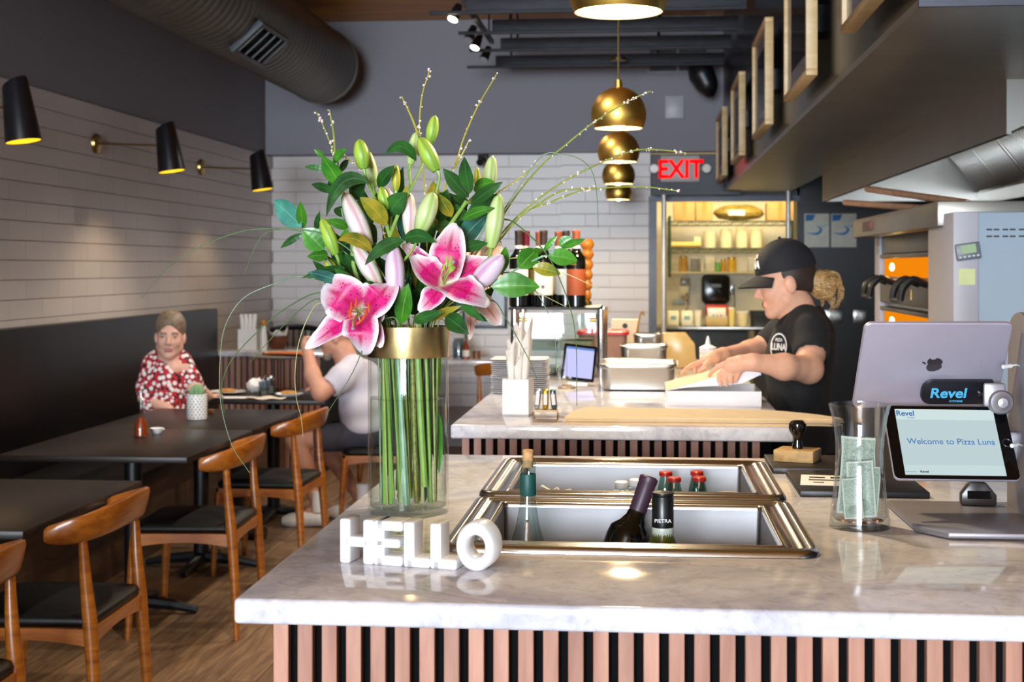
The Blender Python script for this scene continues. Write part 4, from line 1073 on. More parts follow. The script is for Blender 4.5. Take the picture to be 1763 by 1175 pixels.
# blush lily mostly hidden behind the pink one
stF = [vbot(730, 870, .03), vbot(728, 740, .03), fp(725, 620, .03), fp(752, 540, .05), fp(785, 525, .06), fp(806, 515, .05)]
LF = lily('blush coloured lily mostly hidden behind the pink spotted one', stF, group='lily stems in the glass vase')
C = bloom(LF, (806, 500), ((c10(945, 1010), c10(880, 850), 34, .03, .0, (0, -1, .3), .05, .2, .7, 0), (c10(760, 985), c10(680, 880), 30, .04, .02, (0, -1, .3), .05, .2, .9, 0), (c10(940, 195), c10(870, 330), 44, .06, .04, (0, -1, .2), .05, .2, .9, 0),
                           (c10(690, 205), c10(720, 330), 26, .06, .05, (0, -1, .2), .05, .2, .9, 0), (c10(990, 520), c10(900, 540), 34, .06, .04, (0, -1, .2), .05, .2, .9, 0), (c10(660, 1150), c10(690, 1020), 16, .05, .03, (0, -1, .2), .05, .2, .9, 0)), None, PMP)
# ---- dark foliage packed between the stems
for i in range(78):
    a = R.uniform(0, 2 * PI); rr = math.sqrt(R.random()); px = 702 + 132 * rr * math.cos(a); py = min(468 + 118 * rr * math.sin(a), 536)
    dx, dy_ = px - 706 + R.uniform(-40, 40), py - 640; l = math.hypot(dx, dy_); s_ = R.uniform(45, 75)
    q = (px + dx / l * s_, py + dy_ / l * s_)
    leaf(R.choice((LA, LB, LC, LE)), R.choice('dddddmty') if i % 3 else 'd', (px, py), q, R.uniform(22, 34), R.uniform(.04, .13), roll=R.uniform(-.8, .8))
# ---- ruscus branches with broad leaves
def branch(label, pts, leaves, conv, r=.0022):
    L = thing('leafy_branch', label, 'branch', NECK, 0, 'leafy branches in the glass vase')
    B().tube(vpath(pts[3:], 703 + (pts[3].x - VC.x) * 600, pts[3].y - VC.y), [r, r, r * .7], 7).obj('stem', M_STEMB, L, world=True)
    for k, b0, t0, w, dy in leaves: leaf(L, k, conv(*b0), conv(*t0), w, dy, dy + R.uniform(-.04, .03), roll=R.uniform(-.35, .35), bend=.08)
    return L
branch('leafy green branch reaching far out past the left wall lamp side', [vbot(650, 875, .01), vbot(668, 740, .0), fp(690, 620, 0), fp(620, 520, .03), fp(*c4(440, 1130), .0), fp(*c4(350, 1010), -.02)],
       (('t', (345, 1002), (178, 848), 42, -.03), ('m', (352, 1015), (335, 853), 19, -.02), ('m', (475, 1142), (348, 1018), 40, -.02), ('d', (428, 1035), (452, 912), 11, .0), ('d', (350, 1045), (218, 1132), 13, -.03)), c4)
branch('upright leafy green branch with a broad leaf below the budding twigs', [vbot(660, 875, .02), vbot(676, 740, .03), fp(695, 620, .03), fp(625, 480, .05), fp(590, 370, .02), fp(*c4(560, 620), .0)],
       (('m', (580, 758), (466, 582), 33, -.02), ('m', (532, 622), (608, 541), 18, -.01), ('d', (492, 668), (362, 647), 12, -.02), ('m', (478, 592), (418, 543), 10, .0), ('d', (568, 682), (622, 598), 12, .02), ('d', (548, 802), (402, 752), 16, .0), ('d', (505, 775), (602, 715), 20, .03), ('d', (500, 740), (570, 780), 24, .04)), c4)
branch('broad leaved green branch hanging out in front of the wine bottles', [vbot(735, 872, .0), vbot(732, 740, .0), fp(722, 620, .02), fp(780, 540, .03), fp(*c6(130, 560), .0), fp(*c6(350, 430), -.02), fp(*c6(520, 345), -.02), fp(*c6(590, 330), -.02)],
       (('m', (345, 432), (495, 282), 36, -.03), ('m', (125, 585), (512, 585), 42, -.05), ('m', (585, 332), (818, 372), 30, -.05), ('y', (590, 345), (812, 408), 14, -.04), ('y', (455, 425), (684, 482), 24, -.03), ('m', (670, 252), (778, 183), 20, .0), ('m', (690, 268), (886, 198), 13, -.02), ('m', (545, 295), (655, 172), 11, .0), ('m', (515, 320), (475, 268), 14, .0)), c6)
# ---- budding twigs
def twig(label, lines, y=False):
    L = thing('blossom_twig', label, 'twig', NECK, 0, 'budding twigs in the glass vase'); tips = []
    for i, pts in enumerate(lines):
        P = vpath(pts[3:], 703 + (pts[3].x - VC.x) * 500, pts[3].y - VC.y, 6) if i == 0 else catmull(pts, 6); B().tube(P, [.0019, .0017, .0011], 6).obj('stem', M_TWIGY if y else M_TWIG, L, world=True); tips.append(P)
    b = B()
    for P in tips:
        n = len(P)
        for i in range(n // 3, n):
            if R.random() < .55 or i == n - 1:
                for _ in range(R.choice((1, 1, 3))):
                    o = Vector((R.uniform(-1, 1), R.uniform(-1, 1), R.uniform(-1, 1))) * .0028
                    b.ball(P[i] + o, R.uniform(.0012, .0026), 6)
    tag(b.obj('blossoms', M_BLOS, L, world=True), kind='stuff'); return L
nk = lambda px, dy=0.0: [vbot(px, 860, dy * .5), vbot((px + 706) / 2, 730, dy * .5), fp(708, 610, dy * .5)]
twig('tall straight budding twig rising above the middle buds', [nk(700, .05) + [fp(735, 430, .06), fp(*c4(1080, 810), .06), fp(*c4(1045, 500), .05), fp(*c4(1055, 250), .04), fp(*c4(1105, 72), .03)], [fp(*c4(1040, 470), .05), fp(*c4(1000, 360), .05), fp(*c4(938, 228), .05)]], True)
twig('tall budding twig leaning right with its tip highest above the bouquet', [nk(716, .06) + [fp(742, 430, .07), fp(*c4(1195, 775), .07), fp(*c4(1262, 620), .06), fp(*c4(1310, 470), .06), fp(*c4(1390, 290), .05), fp(*c4(1502, 98), .05)], [fp(*c4(1250, 655), .06), fp(*c4(1300, 570), .05), fp(*c4(1342, 485), .05)]], True)
twig('budding twig with a white blossom cluster at the left top', [nk(690, .06) + [fp(640, 450, .06), fp(*c4(560, 740), .05), fp(*c4(530, 560), .05), fp(*c4(470, 400), .04), fp(*c4(432, 325), .04)], [fp(*c4(540, 570), .05), fp(*c4(533, 450), .05), fp(*c4(508, 308), .05)]])
twig('short budding twig arching between the left leaves and a green bud', [nk(694, .07) + [fp(660, 400, .07), fp(*c4(740, 725), .03), fp(*c4(685, 650), .02), fp(*c4(595, 585), .0)]], True)
twig('long budding twig whose tip crosses the brass pendant globe', [nk(722, .03) + [fp(800, 500, .04), fp(*c7(525, 1130), .03), fp(*c7(700, 900), .02), fp(*c7(850, 770), .01), fp(*c7(1000, 650), .0), fp(*c7(1180, 540), -.01), fp(*c7(1302, 484), -.02)]])
twig('long budding twig curving out towards the exit sign', [nk(726, .04) + [fp(800, 480, .05), fp(*c7(570, 1175), .05), fp(*c7(800, 990), .04), fp(*c7(1030, 870), .03), fp(*c7(1200, 805), .02), fp(*c7(1330, 797), .01), fp(*c7(1490, 815), .0)]])
twig('long low budding twig ending just below the exit sign', [nk(730, .02) + [fp(800, 490, .02), fp(*c7(600, 1160), .0), fp(*c7(760, 1080), -.01), fp(*c7(900, 1025), -.02), fp(*c7(1000, 1005), -.02), fp(*c7(1250, 995), -.03), fp(*c7(1450, 1018), -.04)], [fp(*c7(650, 1120), -.01), fp(*c7(820, 1020), .0), fp(*c7(1000, 1000), .01)]])
twig('yellowish short budding twig under the long one toward the pendants', [nk(720, .06) + [fp(790, 480, .06), fp(*c7(400, 1100), .06), fp(*c7(480, 1030), .05), fp(*c7(600, 950), .05), fp(*c7(692, 868), .04)]], True)
# ---- arching grass blades
def grass(label, pts, dy0, dy1, m=M_GRASS, r=.0011):
    n = len(pts); P = [fp(p[0], p[1], dy0 + (dy1 - dy0) * i / max(1, n - 1)) for i, p in enumerate(pts)]
    o = B().tube(vpath(P, 703 + (P[0].x - VC.x) * 500, P[0].y - VC.y), [r * 1.5, r * 1.3, r, r * .5], 5, sy=.5).obj('grass_blade', m)
    tag(o, label, 'grass blade', 'bear grass blades in the glass vase')
grass('long thin grass blade arching far left over the tiled wall', [(640, 470), (560, 405), (455, 394), (380, 410), (300, 452), (243, 514)], -.02, -.10)
grass('thin grass blade kinked down sharply beside the left leaves', [(620, 460), (540, 405), (458, 401), (420, 472)], .0, -.03)
grass('thin grass blade arching low left towards the banquette end', [(610, 500), (520, 477), (478, 487), (420, 513), (388, 561), (379, 620), (380, 693), (399, 766), (430, 815)], .0, -.06)
grass('thin grass blade from under the left bloom curling down by the woman', [(600, 520), (553, 504), (507, 522), (457, 559), (402, 616), (382, 663), (386, 711)], .0, -.05)
grass('short thin grass blade curving under the left bloom', [(600, 540), (552, 515), (515, 535), (470, 580), (430, 625)], .0, -.05)
grass('thin grass blade dropping in front of the far table', [(600, 540), (553, 522), (533, 542), (515, 588), (508, 640), (510, 684), (518, 718), (522, 752)], .0, -.05, M_GRASSY, .0008)
grass('thin grass blade slanting down across the grey shirt', [(668, 548), (640, 566), (608, 640), (562, 714)], -.05, -.11)
grass('thin grass blade looping right below the pendants', [(780, 500), (850, 390), (926, 275), (968, 266), (1000, 275), (1020, 297), (1028, 340), (1030, 392)], .0, -.03)
grass('long grass blade bending down over the tablet and pan', [(780, 500), (839, 385), (867, 378), (890, 387), (931, 425), (956, 464), (982, 532), (992, 595), (993, 700)], .0, -.05, r=.0014)
grass('thin grass blade hanging before the rolled cutlery', [(770, 540), (840, 480), (890, 470), (918, 495), (952, 561), (958, 640)], .0, -.04)
grass('thin grass blade slanting down to the white plates', [(765, 545), (841, 517), (869, 545), (912, 622), (925, 655)], .0, -.05)
grass('thin grass blade pointing right across the wine bottles', [(780, 550), (860, 480), (910, 497), (975, 529)], .0, -.03, M_GRASSY)
grass('thin straw blade pointing right toward the glass case corner', [(780, 520), (880, 445), (965, 468), (1031, 498)], .0, -.03, M_GRASSY)
# ---- bundle of thin stems standing in the water (lower ends of the grass tuft)
for i in range(20):
    P = vpath(None, R.uniform(648, 720), R.uniform(-.045, .045), 5, R.uniform(0, .02))
    tag(B().tube(P, [R.uniform(.0011, .0019)] * 2, 6).obj('cut_stem', R.choice((M_STEM, M_STEM, M_STEMB, mat('lime_stem', 'A2B654', .45, var=.1)))), 'thin green cut stem standing in the vase water', 'stem', 'thin stems in the vase water')
for (pts, r, m, l) in (([(735, 615), (760, 720), (771, 850)], .0028, M_STEM, 'green stem leaning against the right inside of the vase'), ([(728, 620), (745, 690), (769, 770)], .003, mat('pale_stem', 'B8B890', .5), 'pale straw stem leaning right inside the vase'),
                       ([(700, 640), (704, 720), (700, 884)], .0042, M_STEMS, 'speckled brown stem in the middle of the vase'), ([(725, 620), (730, 740), (726, 858)], .0058, M_STEM, 'thickest green stem cut short above the vase bottom'), ([(690, 620), (684, 700), (678, 878)], .0048, M_STEMB, 'blue-green stem standing in the vase')):
    tag(B().tube(vpath(None, pts[0][0], -.02, 5, .03 if r > .005 else 0), [r, r * 1.05, r], 9).obj('cut_stem', m), l, 'stem', 'thick stems in the vase water')
def inside(b):
    for i, p in enumerate(b.v):
        d = Vector((p.x - VC.x, p.y - VC.y)); r = d.length
        if r > .0625: d *= .0625 / r; b.v[i] = Vector((VC.x + d.x, VC.y + d.y, p.z))
    return b
fo = inside(leaf_b(fp(748, 700, .035), fp(756, 815, .025), .026, bend=.0)).obj('submerged_leaf', LM['m']); tag(fo, 'single green leaf standing under water in the vase', 'leaf')
fo = inside(leaf_b(fp(742, 690, .045), fp(757, 606, .035), .03, bend=.0)).obj('submerged_leaf', LM['l']); tag(fo, 'lime green leaf pressed behind the glass below the gold band', 'leaf')
# ================================================================ things on the well counter
# HELLO block
P0, P1 = at(584, 970, z=CT), at(812, 985, z=CT); hx = (P1 - P0).normalized()
he = thing('hello_sign', 'white ceramic HELLO block letters standing on the marble', 'sign', P0); he.rotation_euler.z = math.atan2(hx.y, hx.x)
D, Hh, sw = .040, .064, .0165
def stroke(b, x0, x1, z0, z1): b.b2((x0, 0, z0), (x1, D, z1), .0035, 3)
b = B(); stroke(b, 0, sw, 0, Hh); stroke(b, .036, .036 + sw, 0, Hh); stroke(b, .006, .046, .024, .039); b.obj('letter', M_WHITE, he)
b = B(); x = .0525; stroke(b, x, x + sw, 0, Hh); stroke(b, x + .003, x + .044, 0, .0145); stroke(b, x + .003, x + .040, .0255, .0385); stroke(b, x + .003, x + .044, Hh - .0145, Hh); b.obj('letter', M_WHITE, he)
for x in (.098, .138): b = B(); stroke(b, x, x + sw, 0, Hh); stroke(b, x + .003, x + .040, 0, .0145); b.obj('letter', M_WHITE, he)
prof = [(.0345, -D / 2 + .004), (.0345, D / 2 - .004), (.031, D / 2), (.0195, D / 2), (.016, D / 2 - .004), (.016, -D / 2 + .004), (.0195, -D / 2), (.031, -D / 2), (.0345, -D / 2 + .004)]
B().lathe(prof, 44, c=(.205, D / 2, .0345), M=Matrix.Rotation(PI / 2, 4, 'X'), sx=.84).obj('letter', M_WHITE, he, sharp=50)
# bottles in the near well
M_CLEAR = glass('clear_bottle', 'E6F0EE', .02, 1.45, .09, .8)
Yw = 2.34; k = lambda py, Y=Yw: at(900, py, y=Y).z
zb = CT - .197
c0 = at(909, 800, y=Yw); fl_ = thing('glass_carafe', 'clear flared wine bottle with cork and dark green neck band', 'bottle', (c0.x, Yw, zb))
zz = lambda py: k(py) - zb
B().lathe([(0, 0), (.032, .0), (.034, .006), (.034, zz(958)), (.0325, zz(948)), (.028, zz(935)), (.0195, zz(905)), (.0140, zz(872)), (.0128, zz(850)), (.0125, zz(800)), (.0135, zz(798)), (.0135, zz(793)), (.0115, zz(792))], 32).obj('glass_body', M_CLEAR, fl_)
B().lathe([(0, .004), (.031, .004), (.032, zz(985)), (.0315, zz(958)), (0, zz(958))], 28).obj('wine', glass('pale_wine', 'F2F6EE', .05, 1.25), fl_)
B().lathe([(.0132, zz(853)), (.0136, zz(852)), (.0132, zz(817)), (.0128, zz(816))], 28).obj('neck_band', mat('band_green', '16504A', .5), fl_)
cork = B().lathe([(0, zz(805)), (.0088, zz(805)), (.0092, zz(776)), (.008, zz(774.5)), (0, zz(774.5))], 18).obj('cork', mat('cork', 'C79A66', .85, var=.25, vscale=120), fl_)
def wine_bottle(name, label, cat, loc, glassm, capm, Hn=.30, r=.0375, labelm=None, lab=(.06, .15), group=None, cap=.065):
    t = thing(name, label, cat, loc, 0, group)
    B().lathe([(0, .0), (r - .004, 0), (r, .004), (r, Hn * .60), (r * .93, Hn * .655), (r * .62, Hn * .70), (.0165, Hn * .745), (.0142, Hn * .79), (.0140, Hn * .965), (.0152, Hn * .968), (.0152, Hn * .99), (.012, Hn), (0, Hn)], 26).obj('glass_body', glassm, t)
    B().lathe([(.0146, Hn - cap), (.0149, Hn - cap + .001), (.0149, Hn * .96), (.0158, Hn * .965), (.0158, Hn * .995), (.0125, Hn + .0012), (0, Hn + .0012)], 22).obj('capsule', capm, t)
    if labelm: B().lathe([(r + .0004, lab[0]), (r + .0006, lab[0] + .001), (r + .0006, lab[1] - .001), (r + .0004, lab[1])], 26, a0=-PI * .95, a1=-.05).obj('label', labelm, t)
    return t
M_DARKB = mat('dark_bottle_glass', '0C0D0A', .06, var=0, spec=.6)
M_OLIVEB = mat('olive_wine_bottle', '5E6420', .08, var=.1, spec=.6, vscale=8)
tb1 = wine_bottle('wine_bottle', 'dark wine bottle with plum capsule leaning in the steel well', 'bottle', (0, 0, 0), M_DARKB, mat('plum_capsule', '3E2636', .45), .272)
A_, B_ = at(1118, 822, y=2.40), at(1075, 945, y=2.375); dvec = (A_ - B_).normalized(); q = Vector((0, 0, 1)).rotation_difference(dvec)
tb1.rotation_euler = q.to_euler(); tb1.location = A_ - dvec * .272
p = at(1141, 847, y=2.255); tb2 = thing('wine_bottle', 'white wine bottle with black capsule standing in the steel well', 'bottle', (p.x, 2.255, zb)); Ht = p.z - zb
B().lathe([(0, 0), (.036, 0), (.038, .004), (.038, Ht - .112), (.034, Ht - .098), (.024, Ht - .083), (.0172, Ht - .070), (.0165, Ht - .05), (0, Ht - .05)], 28).obj('glass_body', M_OLIVEB, tb2)
B().lathe([(.0168, Ht - .070), (.0171, Ht - .069), (.0171, Ht - .055), (.0168, Ht - .054)], 24).obj('neck_label', mat('pale_neck', 'C2CBBE', .4), tb2)
B().lathe([(.0170, Ht - .056), (.0172, Ht - .055), (.0172, Ht - .010), (.0166, Ht - .009), (.0166, Ht - .007), (.0172, Ht - .006), (.0172, Ht - .001), (.014, Ht), (0, Ht)], 24).obj('capsule', mat('black_capsule', '101010', .35), tb2)
text('capsule_lettering', 'PIETRA', .0085, mat('print_white', 'E8E8E8', .6), tb2, Matrix.Translation((0, -.0176, Ht - .046)) @ Matrix.Rotation(PI / 2, 4, 'X'), 'CENTER', .0002)
# well 2
def small_bottle(name, label, px, py_top, Y, capm, bodym, r, hcap, h, group=None):
    ck = 1.8 if h < .01 else 1.0
    P = at(px, py_top, y=Y); zb2 = CT - .1985; H = P.z - zb2; t = thing(name, label, 'bottle', (P.x, Y, zb2), 0, group)
    B().lathe([(0, 0), (r, 0), (r, max(H - hcap - h, .02)), (r * .45, H - hcap - .004), (r * .42, H - hcap), (0, H - hcap)], 20).obj('glass_body', bodym, t)
    B().lathe([(0, H - hcap), (r * .52 * ck, H - hcap), (r * .52 * ck, H - .002), (r * .45 * ck, H), (0, H)], 18).obj('cap', capm, t)
    return t
M_RED = mat('red_cap', 'B8241C', .35, var=.15, vscale=200); M_SODA = glass('soda_glass', 'B8D4CC', .03, 1.45, .06)
GS = 'red capped soda bottles in the far well'
for px, py, Y, l in ((1146, 812, 2.95, 'small clear soda bottle with red cap, rear of the pair by the dark wine neck'), (1161, 822, 2.86, 'small clear soda bottle with red cap, front of the pair by the dark wine neck'), (1200, 811, 2.95, 'small clear soda bottle with red cap, rear of the pair by the jar lid'), (1204, 821, 2.84, 'small clear soda bottle with red cap, front of the pair by the jar lid')):
    small_bottle('soda_bottle', l, px, py, Y, M_RED, M_SODA, .026, .009, .075, GS)
for px, py, l in ((1070, 829, 'small bottle with white cap, farther from the wine bottle'), (1095, 825, 'small bottle with white cap, next to the wine bottle')):
    small_bottle('jar_bottle', l, px, py, 2.86, mat('white_cap', 'EDEDED', .4), mat('blue_label', 'BFD4DE', .5, var=.3, vscale=80), .0142, .014, .004, 'white capped bottles in the far well')
P = at(1254, 849, y=2.8); jl = thing('lidded_jar', 'jar with a round pale metal lid in the far well', 'jar', (P.x, 2.8, CT - .1985)); hj = P.z - (CT - .1985)
B().lathe([(0, 0), (.010, 0), (.022, .014), (.022, hj - .012), (0, hj - .012)], 24).obj('glass_body', M_SODA, jl); B().lathe([(.0225, hj - .014), (.0238, hj - .012), (.0238, hj - .002), (.022, hj), (0, hj - .001)], 28).obj('lid', mat('pale_lid', 'D8CFC2', .3, .4, var=.2, vscale=60), jl)
for i, (px, py, c, l) in enumerate(((935, 850, 'D89A2C', 'orange and white paper packet lying in the far well'), (952, 852, '6F97B4', 'blue and white paper packet lying in the far well'), (968, 850, 'E8E2D8', 'white printed packet lying in the far well'))):
    P = at(px, py, y=2.80 + i * .036); pk = thing('sugar_packet', l, 'packet', (P.x, 2.80 + i * .036, P.z - .03), 0, 'paper packets in the far well')
    Mx = Matrix.Rotation(.5 + i * .4, 4, 'Y') @ Matrix.Rotation(.5, 4, 'X')
    B().box((0, 0, .02), (.032, .006, .055), .002, Mx).obj('sachet', mat('packet_white', 'E9E4DA', .6), pk); B().box(Mx @ Vector((0, -.0035, .0)) + Vector((0, 0, .02)), (.033, .001, .018), 0, Mx).obj('printed_band', mat('packet_%d' % i, c, .5), pk)
    B().box((0, .01, -.06), (.02, .02, .12)).obj('stack_below', mat('packet_white', '', 0), pk)
# menus, stamp
mb = B().b2((.285, 2.665, CT), (.52, 2.93, CT + .012), .002).obj('cover', M_BLACK); mu = thing('menu_holder', 'black menu cover with a white printed card on top', 'menu', (.40, 2.8, CT)); mb.parent = mu; mb.data.transform(Matrix.Translation(-mu.location))
cd = B().box((.365, 2.79, CT + .0126), (.13, .13, .001), 0, Matrix.Rotation(-.12, 4, 'Z')).obj('card', M_WHITEP, mu, world=True)
ink = B(); 
for (dx, dy_, w, h) in ((-.03, .035, .03, .012), (.015, .03, .04, .018), (-.02, .0, .06, .012), (.03, -.005, .02, .02), (-.035, -.03, .02, .008)): ink.box((.365 + dx, 2.79 + dy_, CT + .0134), (w, h, .0006), 0, Matrix.Rotation(-.12, 4, 'Z'))
ink.v = [p - mu.location for p in ink.v]; ink.obj('card_print', M_BLACK, cd)
P = at(1297, 787, z=CT + .02); m2 = B().b2((.261, 2.96, CT + .0005), (.46, 3.17, CT + .0125), .002).obj('menu_cover'  , mat('menu_leather', '1E1A18', .45, var=.1, bump=.1, vscale=200)); tag(m2, 'closed black menu cover lying under the wooden stamp', 'menu')
P = at(1377, 798, z=CT + .013); st = thing('rubber_stamp', 'wooden rubber stamp with a glossy black knob handle', 'stamp', (P.x, P.y + .045, CT + .0127)); st.rotation_euler.z = -.35
B().box((0, 0, .0125), (.085, .075, .025), .002).obj('block', wood('stamp_wood', '8A6A42', 'C9A46A', .6, (5, 9, 9), 6, 0), st)
B().lathe([(0, .025), (.011, .025), (.0115, .032), (.008, .042), (.009, .05), (.0165, .062), (.019, .07), (.0185, .078), (.012, .085), (0, .086)], 26).obj('knob', mat('gloss_black_wood', '120E0C', .08, spec=.7), st)
# tip jar
P = at(1480, 460 + .425 * FPX / 2.325, z=CT); tj = thing('tip_jar', 'hourglass shaped clear glass tip jar', 'jar', P)
pr = [(.049, 0), (.0495, .004), (.047, .02), (.043, .05), (.0395, .09), (.0385, .12), (.040, .15), (.0445, .18), (.0500, .201)]
B().lathe([(0, 0)] + pr + [(.0475, .2015)] + [(r - .0025, z) for r, z in pr[::-1][:-2]] + [(.04, .012), (0, .012)], 44).obj('glass_body', glass('jar_glass', 'FAFCFD', .01, 1.5, .06, .9), tj, sharp=50)
def billmat():
    t = NT('banknote'); v = t.n('TexCoord').outputs['UV']; mp = t.n('Mapping'); t.set(mp.inputs[0], v); mp.inputs['Scale'].default_value = (9, 4, 1)
    n = t.noise(mp.outputs[0], 3, 6, .8, 2); sp = t.n('SeparateXYZ'); t.set(sp.inputs[0], v)
    def edge(s, a): return t.math('LESS_THAN', t.math('ABSOLUTE', t.math('SUBTRACT', s, .5)), a)
    inn = t.math('MULTIPLY', edge(sp.outputs[0], .47), edge(sp.outputs[1], .43))
    c = t.ramp(n, [(.35, lin('5E7468')), (.5, lin('A9B8A2')), (.62, lin('D0D6C4'))])
    mp2 = t.n('Mapping'); t.set(mp2.inputs[0], v); mp2.inputs['Location'].default_value = (-.5, -.5, 0); mp2.inputs['Scale'].default_value = (2.3, 1, 1)
    ln = t.n('VectorMath', operation='LENGTH'); t.set(ln.inputs[0], mp2.outputs[0])
    ov = t.ramp(ln.outputs['Value'], [(.26, 1.0), (.29, 0.0)])
    c = t.mix(t.math('MULTIPLY', ov, .6), c, lin('6E7E70')); t.base(t.mix(inn, lin('D8DCCB'), c)); t.p(Roughness=.8); return t.m
M_BILL = billmat()
def jar_r(z):
    for (r0, z0), (r1, z1) in zip(pr, pr[1:]):
        if z0 <= z <= z1: return r0 + (r1 - r0) * (z - z0) / (z1 - z0)
    return .04
def bill(label, px, hb, ang, dy, cur, w=.066):
    Pb = at(px, 860, y=P.y + dy); Pb.z = CT + .0165 + hb / 2; Mb = Matrix.Translation(Pb) @ Matrix.Rotation(ang, 4, 'Y')
    def fn(u, v):
        x = (v - .5) * w * .95; z = (u - .5) * hb
        q = Mb @ Vector((x, cur * ((x / .03) ** 2 + .3 * math.sin(9 * u)) + .002 * math.sin(5 * v + 3 * u), z)); q.z = max(q.z, CT + .0155)
        d = Vector((q.x - P.x, q.y - P.y)); m = jar_r(q.z - CT) - .0042
        if d.length > m: d *= m / d.length
        return Vector((P.x + d.x, P.y + d.y, q.z))
    o = B().grid(fn, 10, 8).obj('banknote', M_BILL, None, recalc=False); tag(o, label, 'banknote', 'banknotes in the tip jar')
bill('upright one dollar note against the back of the tip jar', 1478, .128, .06, .018, .004)
bill('folded one dollar note standing in front in the tip jar', 1483, .092, -.06, -.008, .002, .046)
bill('crumpled one dollar note leaning right in the tip jar', 1497, .082, .10, .006, .002, .034)
bill('one dollar note lying low left in the tip jar', 1468, .066, -.08, -.021, .002, .032)
for i, an in enumerate((-165, -118, -68, -20)):
    q = P + Vector((.0285 * math.cos(math.radians(an)), .0285 * math.sin(math.radians(an)), 0)); tag(B().cyl(Vector((q.x, q.y, CT + .0125)), Vector((q.x, q.y, CT + .014)), .0095, 18).obj('coin', mat('copper_coin', 'A8643C', .35, .9)), ('copper coin by the left glass wall of the tip jar', 'copper coin just under the low left banknote', 'copper coin under the crumpled banknote', 'copper coin by the right glass wall of the tip jar')[i], 'coin', 'coins in the tip jar')
# point-of-sale stand with two tablets
M_ALU = mat('satin_aluminium', '98949A', .42, .6, var=.03, vscale=5); M_ALUD = mat('tablet_back_aluminium', 'B9B3C4', .42, .55, var=.02)
M_BEZEL = mat('black_bezel', '060608', .08, var=0)
ps = thing('tablet_stand', 'aluminium point-of-sale stand with a wide base plate', 'stand', (.6, 2.42, CT))
pb = [(-.175, .15), (-.17, -.10), (-.13, -.155), (.20, -.155), (.20, .15)]
B().prism([(x, y) for x, y in pb], .010, Matrix.Translation((0, 0, .002)), .003).obj('base_plate', M_ALU, ps)
cp = [(-.075, 0), (.075, 0), (.072, .16), (.066, .30)] + [(.066 * math.cos(a), .30 + .038 * math.sin(a)) for a in [PI * j / 10 for j in range(1, 10)]] + [(-.066, .30), (-.072, .16)]
Mc = Matrix.Translation((.036, .040, .011)) @ Matrix(((0, 0, -1, 0), (1, 0, 0, 0), (0, 1, 0, 0), (0, 0, 0, 1)))
B().prism(cp, .012, Mc, .003).obj('column', M_ALU, ps)
kn = at(1722, 690, y=2.44) - ps.location
B().lathe([(0, .016), (.008, .015), (.013, .010), (.018, .008), (.021, 0), (.021, -.012), (0, -.012)], 28, c=kn + Vector((.004, .012, -.004)), M=Matrix.Rotation(PI / 2, 4, 'X')).obj('joint', M_ALU, ps)
B().box(kn + Vector((-.006, .016, .008)), (.036, .010, .040), .004).obj('arm', M_ALU, ps)
kl = at(1741, 768, y=2.474) - ps.location
B().box(kl + Vector((-.004, 0, .0)), (.046, .018, .05), .007).obj('arm', M_ALU, ps)
B().cyl(kl + Vector((.0, .03, 0)), kl + Vector((.0, .06, 0)), .014, 16).obj('joint', M_CHROME, ps)
B().cyl(kn + Vector((.0, .01, 0)), kn + Vector((.0, .03, 0)), .012, 12).obj('joint', M_CHROME, ps)
RT = Vector((math.cos(YAW), math.sin(YAW), 0)); FW = Vector((-math.sin(YAW), math.cos(YAW), 0)); UPV = Vector((0, 0, 1))
def tablet(name, label, cat, C, tilt, w, h, face_cam, yaw=0.0, roll=0.0):
    """tilt>0: top edge leans towards the camera; local X right, Z up, -Y towards the camera"""
    t = thing(name, label, cat, C); t.scale = (1.035,) * 3; t.rotation_euler = (Matrix.Rotation(YAW + yaw, 3, 'Z') @ Matrix.Rotation(tilt, 3, 'X') @ Matrix.Rotation(roll, 3, 'Y')).to_euler(); return t
t1 = tablet('tablet', 'silver tablet seen from behind on the stand, fruit mark on its back', 'tablet', at(1602, 627, t=2.42), math.radians(31), .240, .1695, False)
def rr(w, h, r, n=6): return [(sx * (w / 2 - r) + r * math.cos(a), sy * (h / 2 - r) + r * math.sin(a)) for sx, sy, a0 in ((1, 1, 0), (-1, 1, PI / 2), (-1, -1, PI), (1, -1, 1.5 * PI)) for a in [a0 + PI / 2 * j / n for j in range(n + 1)]]
RX = Matrix.Rotation(PI / 2, 4, 'X')        # local XY -> XZ, +Z -> -Y (towards the camera)
B().prism(rr(.240, .1695, .012), .0075, RX, .002).obj('back_shell', M_ALUD, t1, sharp=50)
B().prism(rr(.236, .165, .011), .001, Matrix.Translation((0, .001, 0)) @ RX).obj('screen', M_BEZEL, t1)
# bitten-fruit mark, lying on its side as the tablet is turned
ap = [(0, -.30), (.10, -.48), (.24, -.50), (.40, -.32), (.48, -.12)]; 
ap = [(0, .30), (.14, .36), (.28, .34), (.38, .26)] + [(.47 - .16 * math.cos(a), .05 + .19 * math.sin(a)) for a in [1.15 - 2.3 * j / 8 for j in range(9)]][0:9] + [(.42, -.18), (.34, -.36), (.20, -.49), (.10, -.47), (0, -.44), (-.10, -.47), (-.20, -.49), (-.36, -.34), (-.46, -.08), (-.46, .12), (-.38, .28), (-.26, .35), (-.12, .35)]
lf = [(.0, .40), (.03, .52), (.12, .62), (.17, .64), (.16, .52), (.09, .43)]
s_ = .030; Ma = Matrix.Translation((.002, -.0076, .0045)) @ RX @ Matrix.Rotation(PI / 2, 4, 'Z') @ Matrix.Diagonal((s_, s_, 1, 1))
B().prism(ap, .0005, Ma).prism(lf, .0005, Ma).obj('fruit_mark', mat('polished_mark', '4A4248', .15, .6), t1)
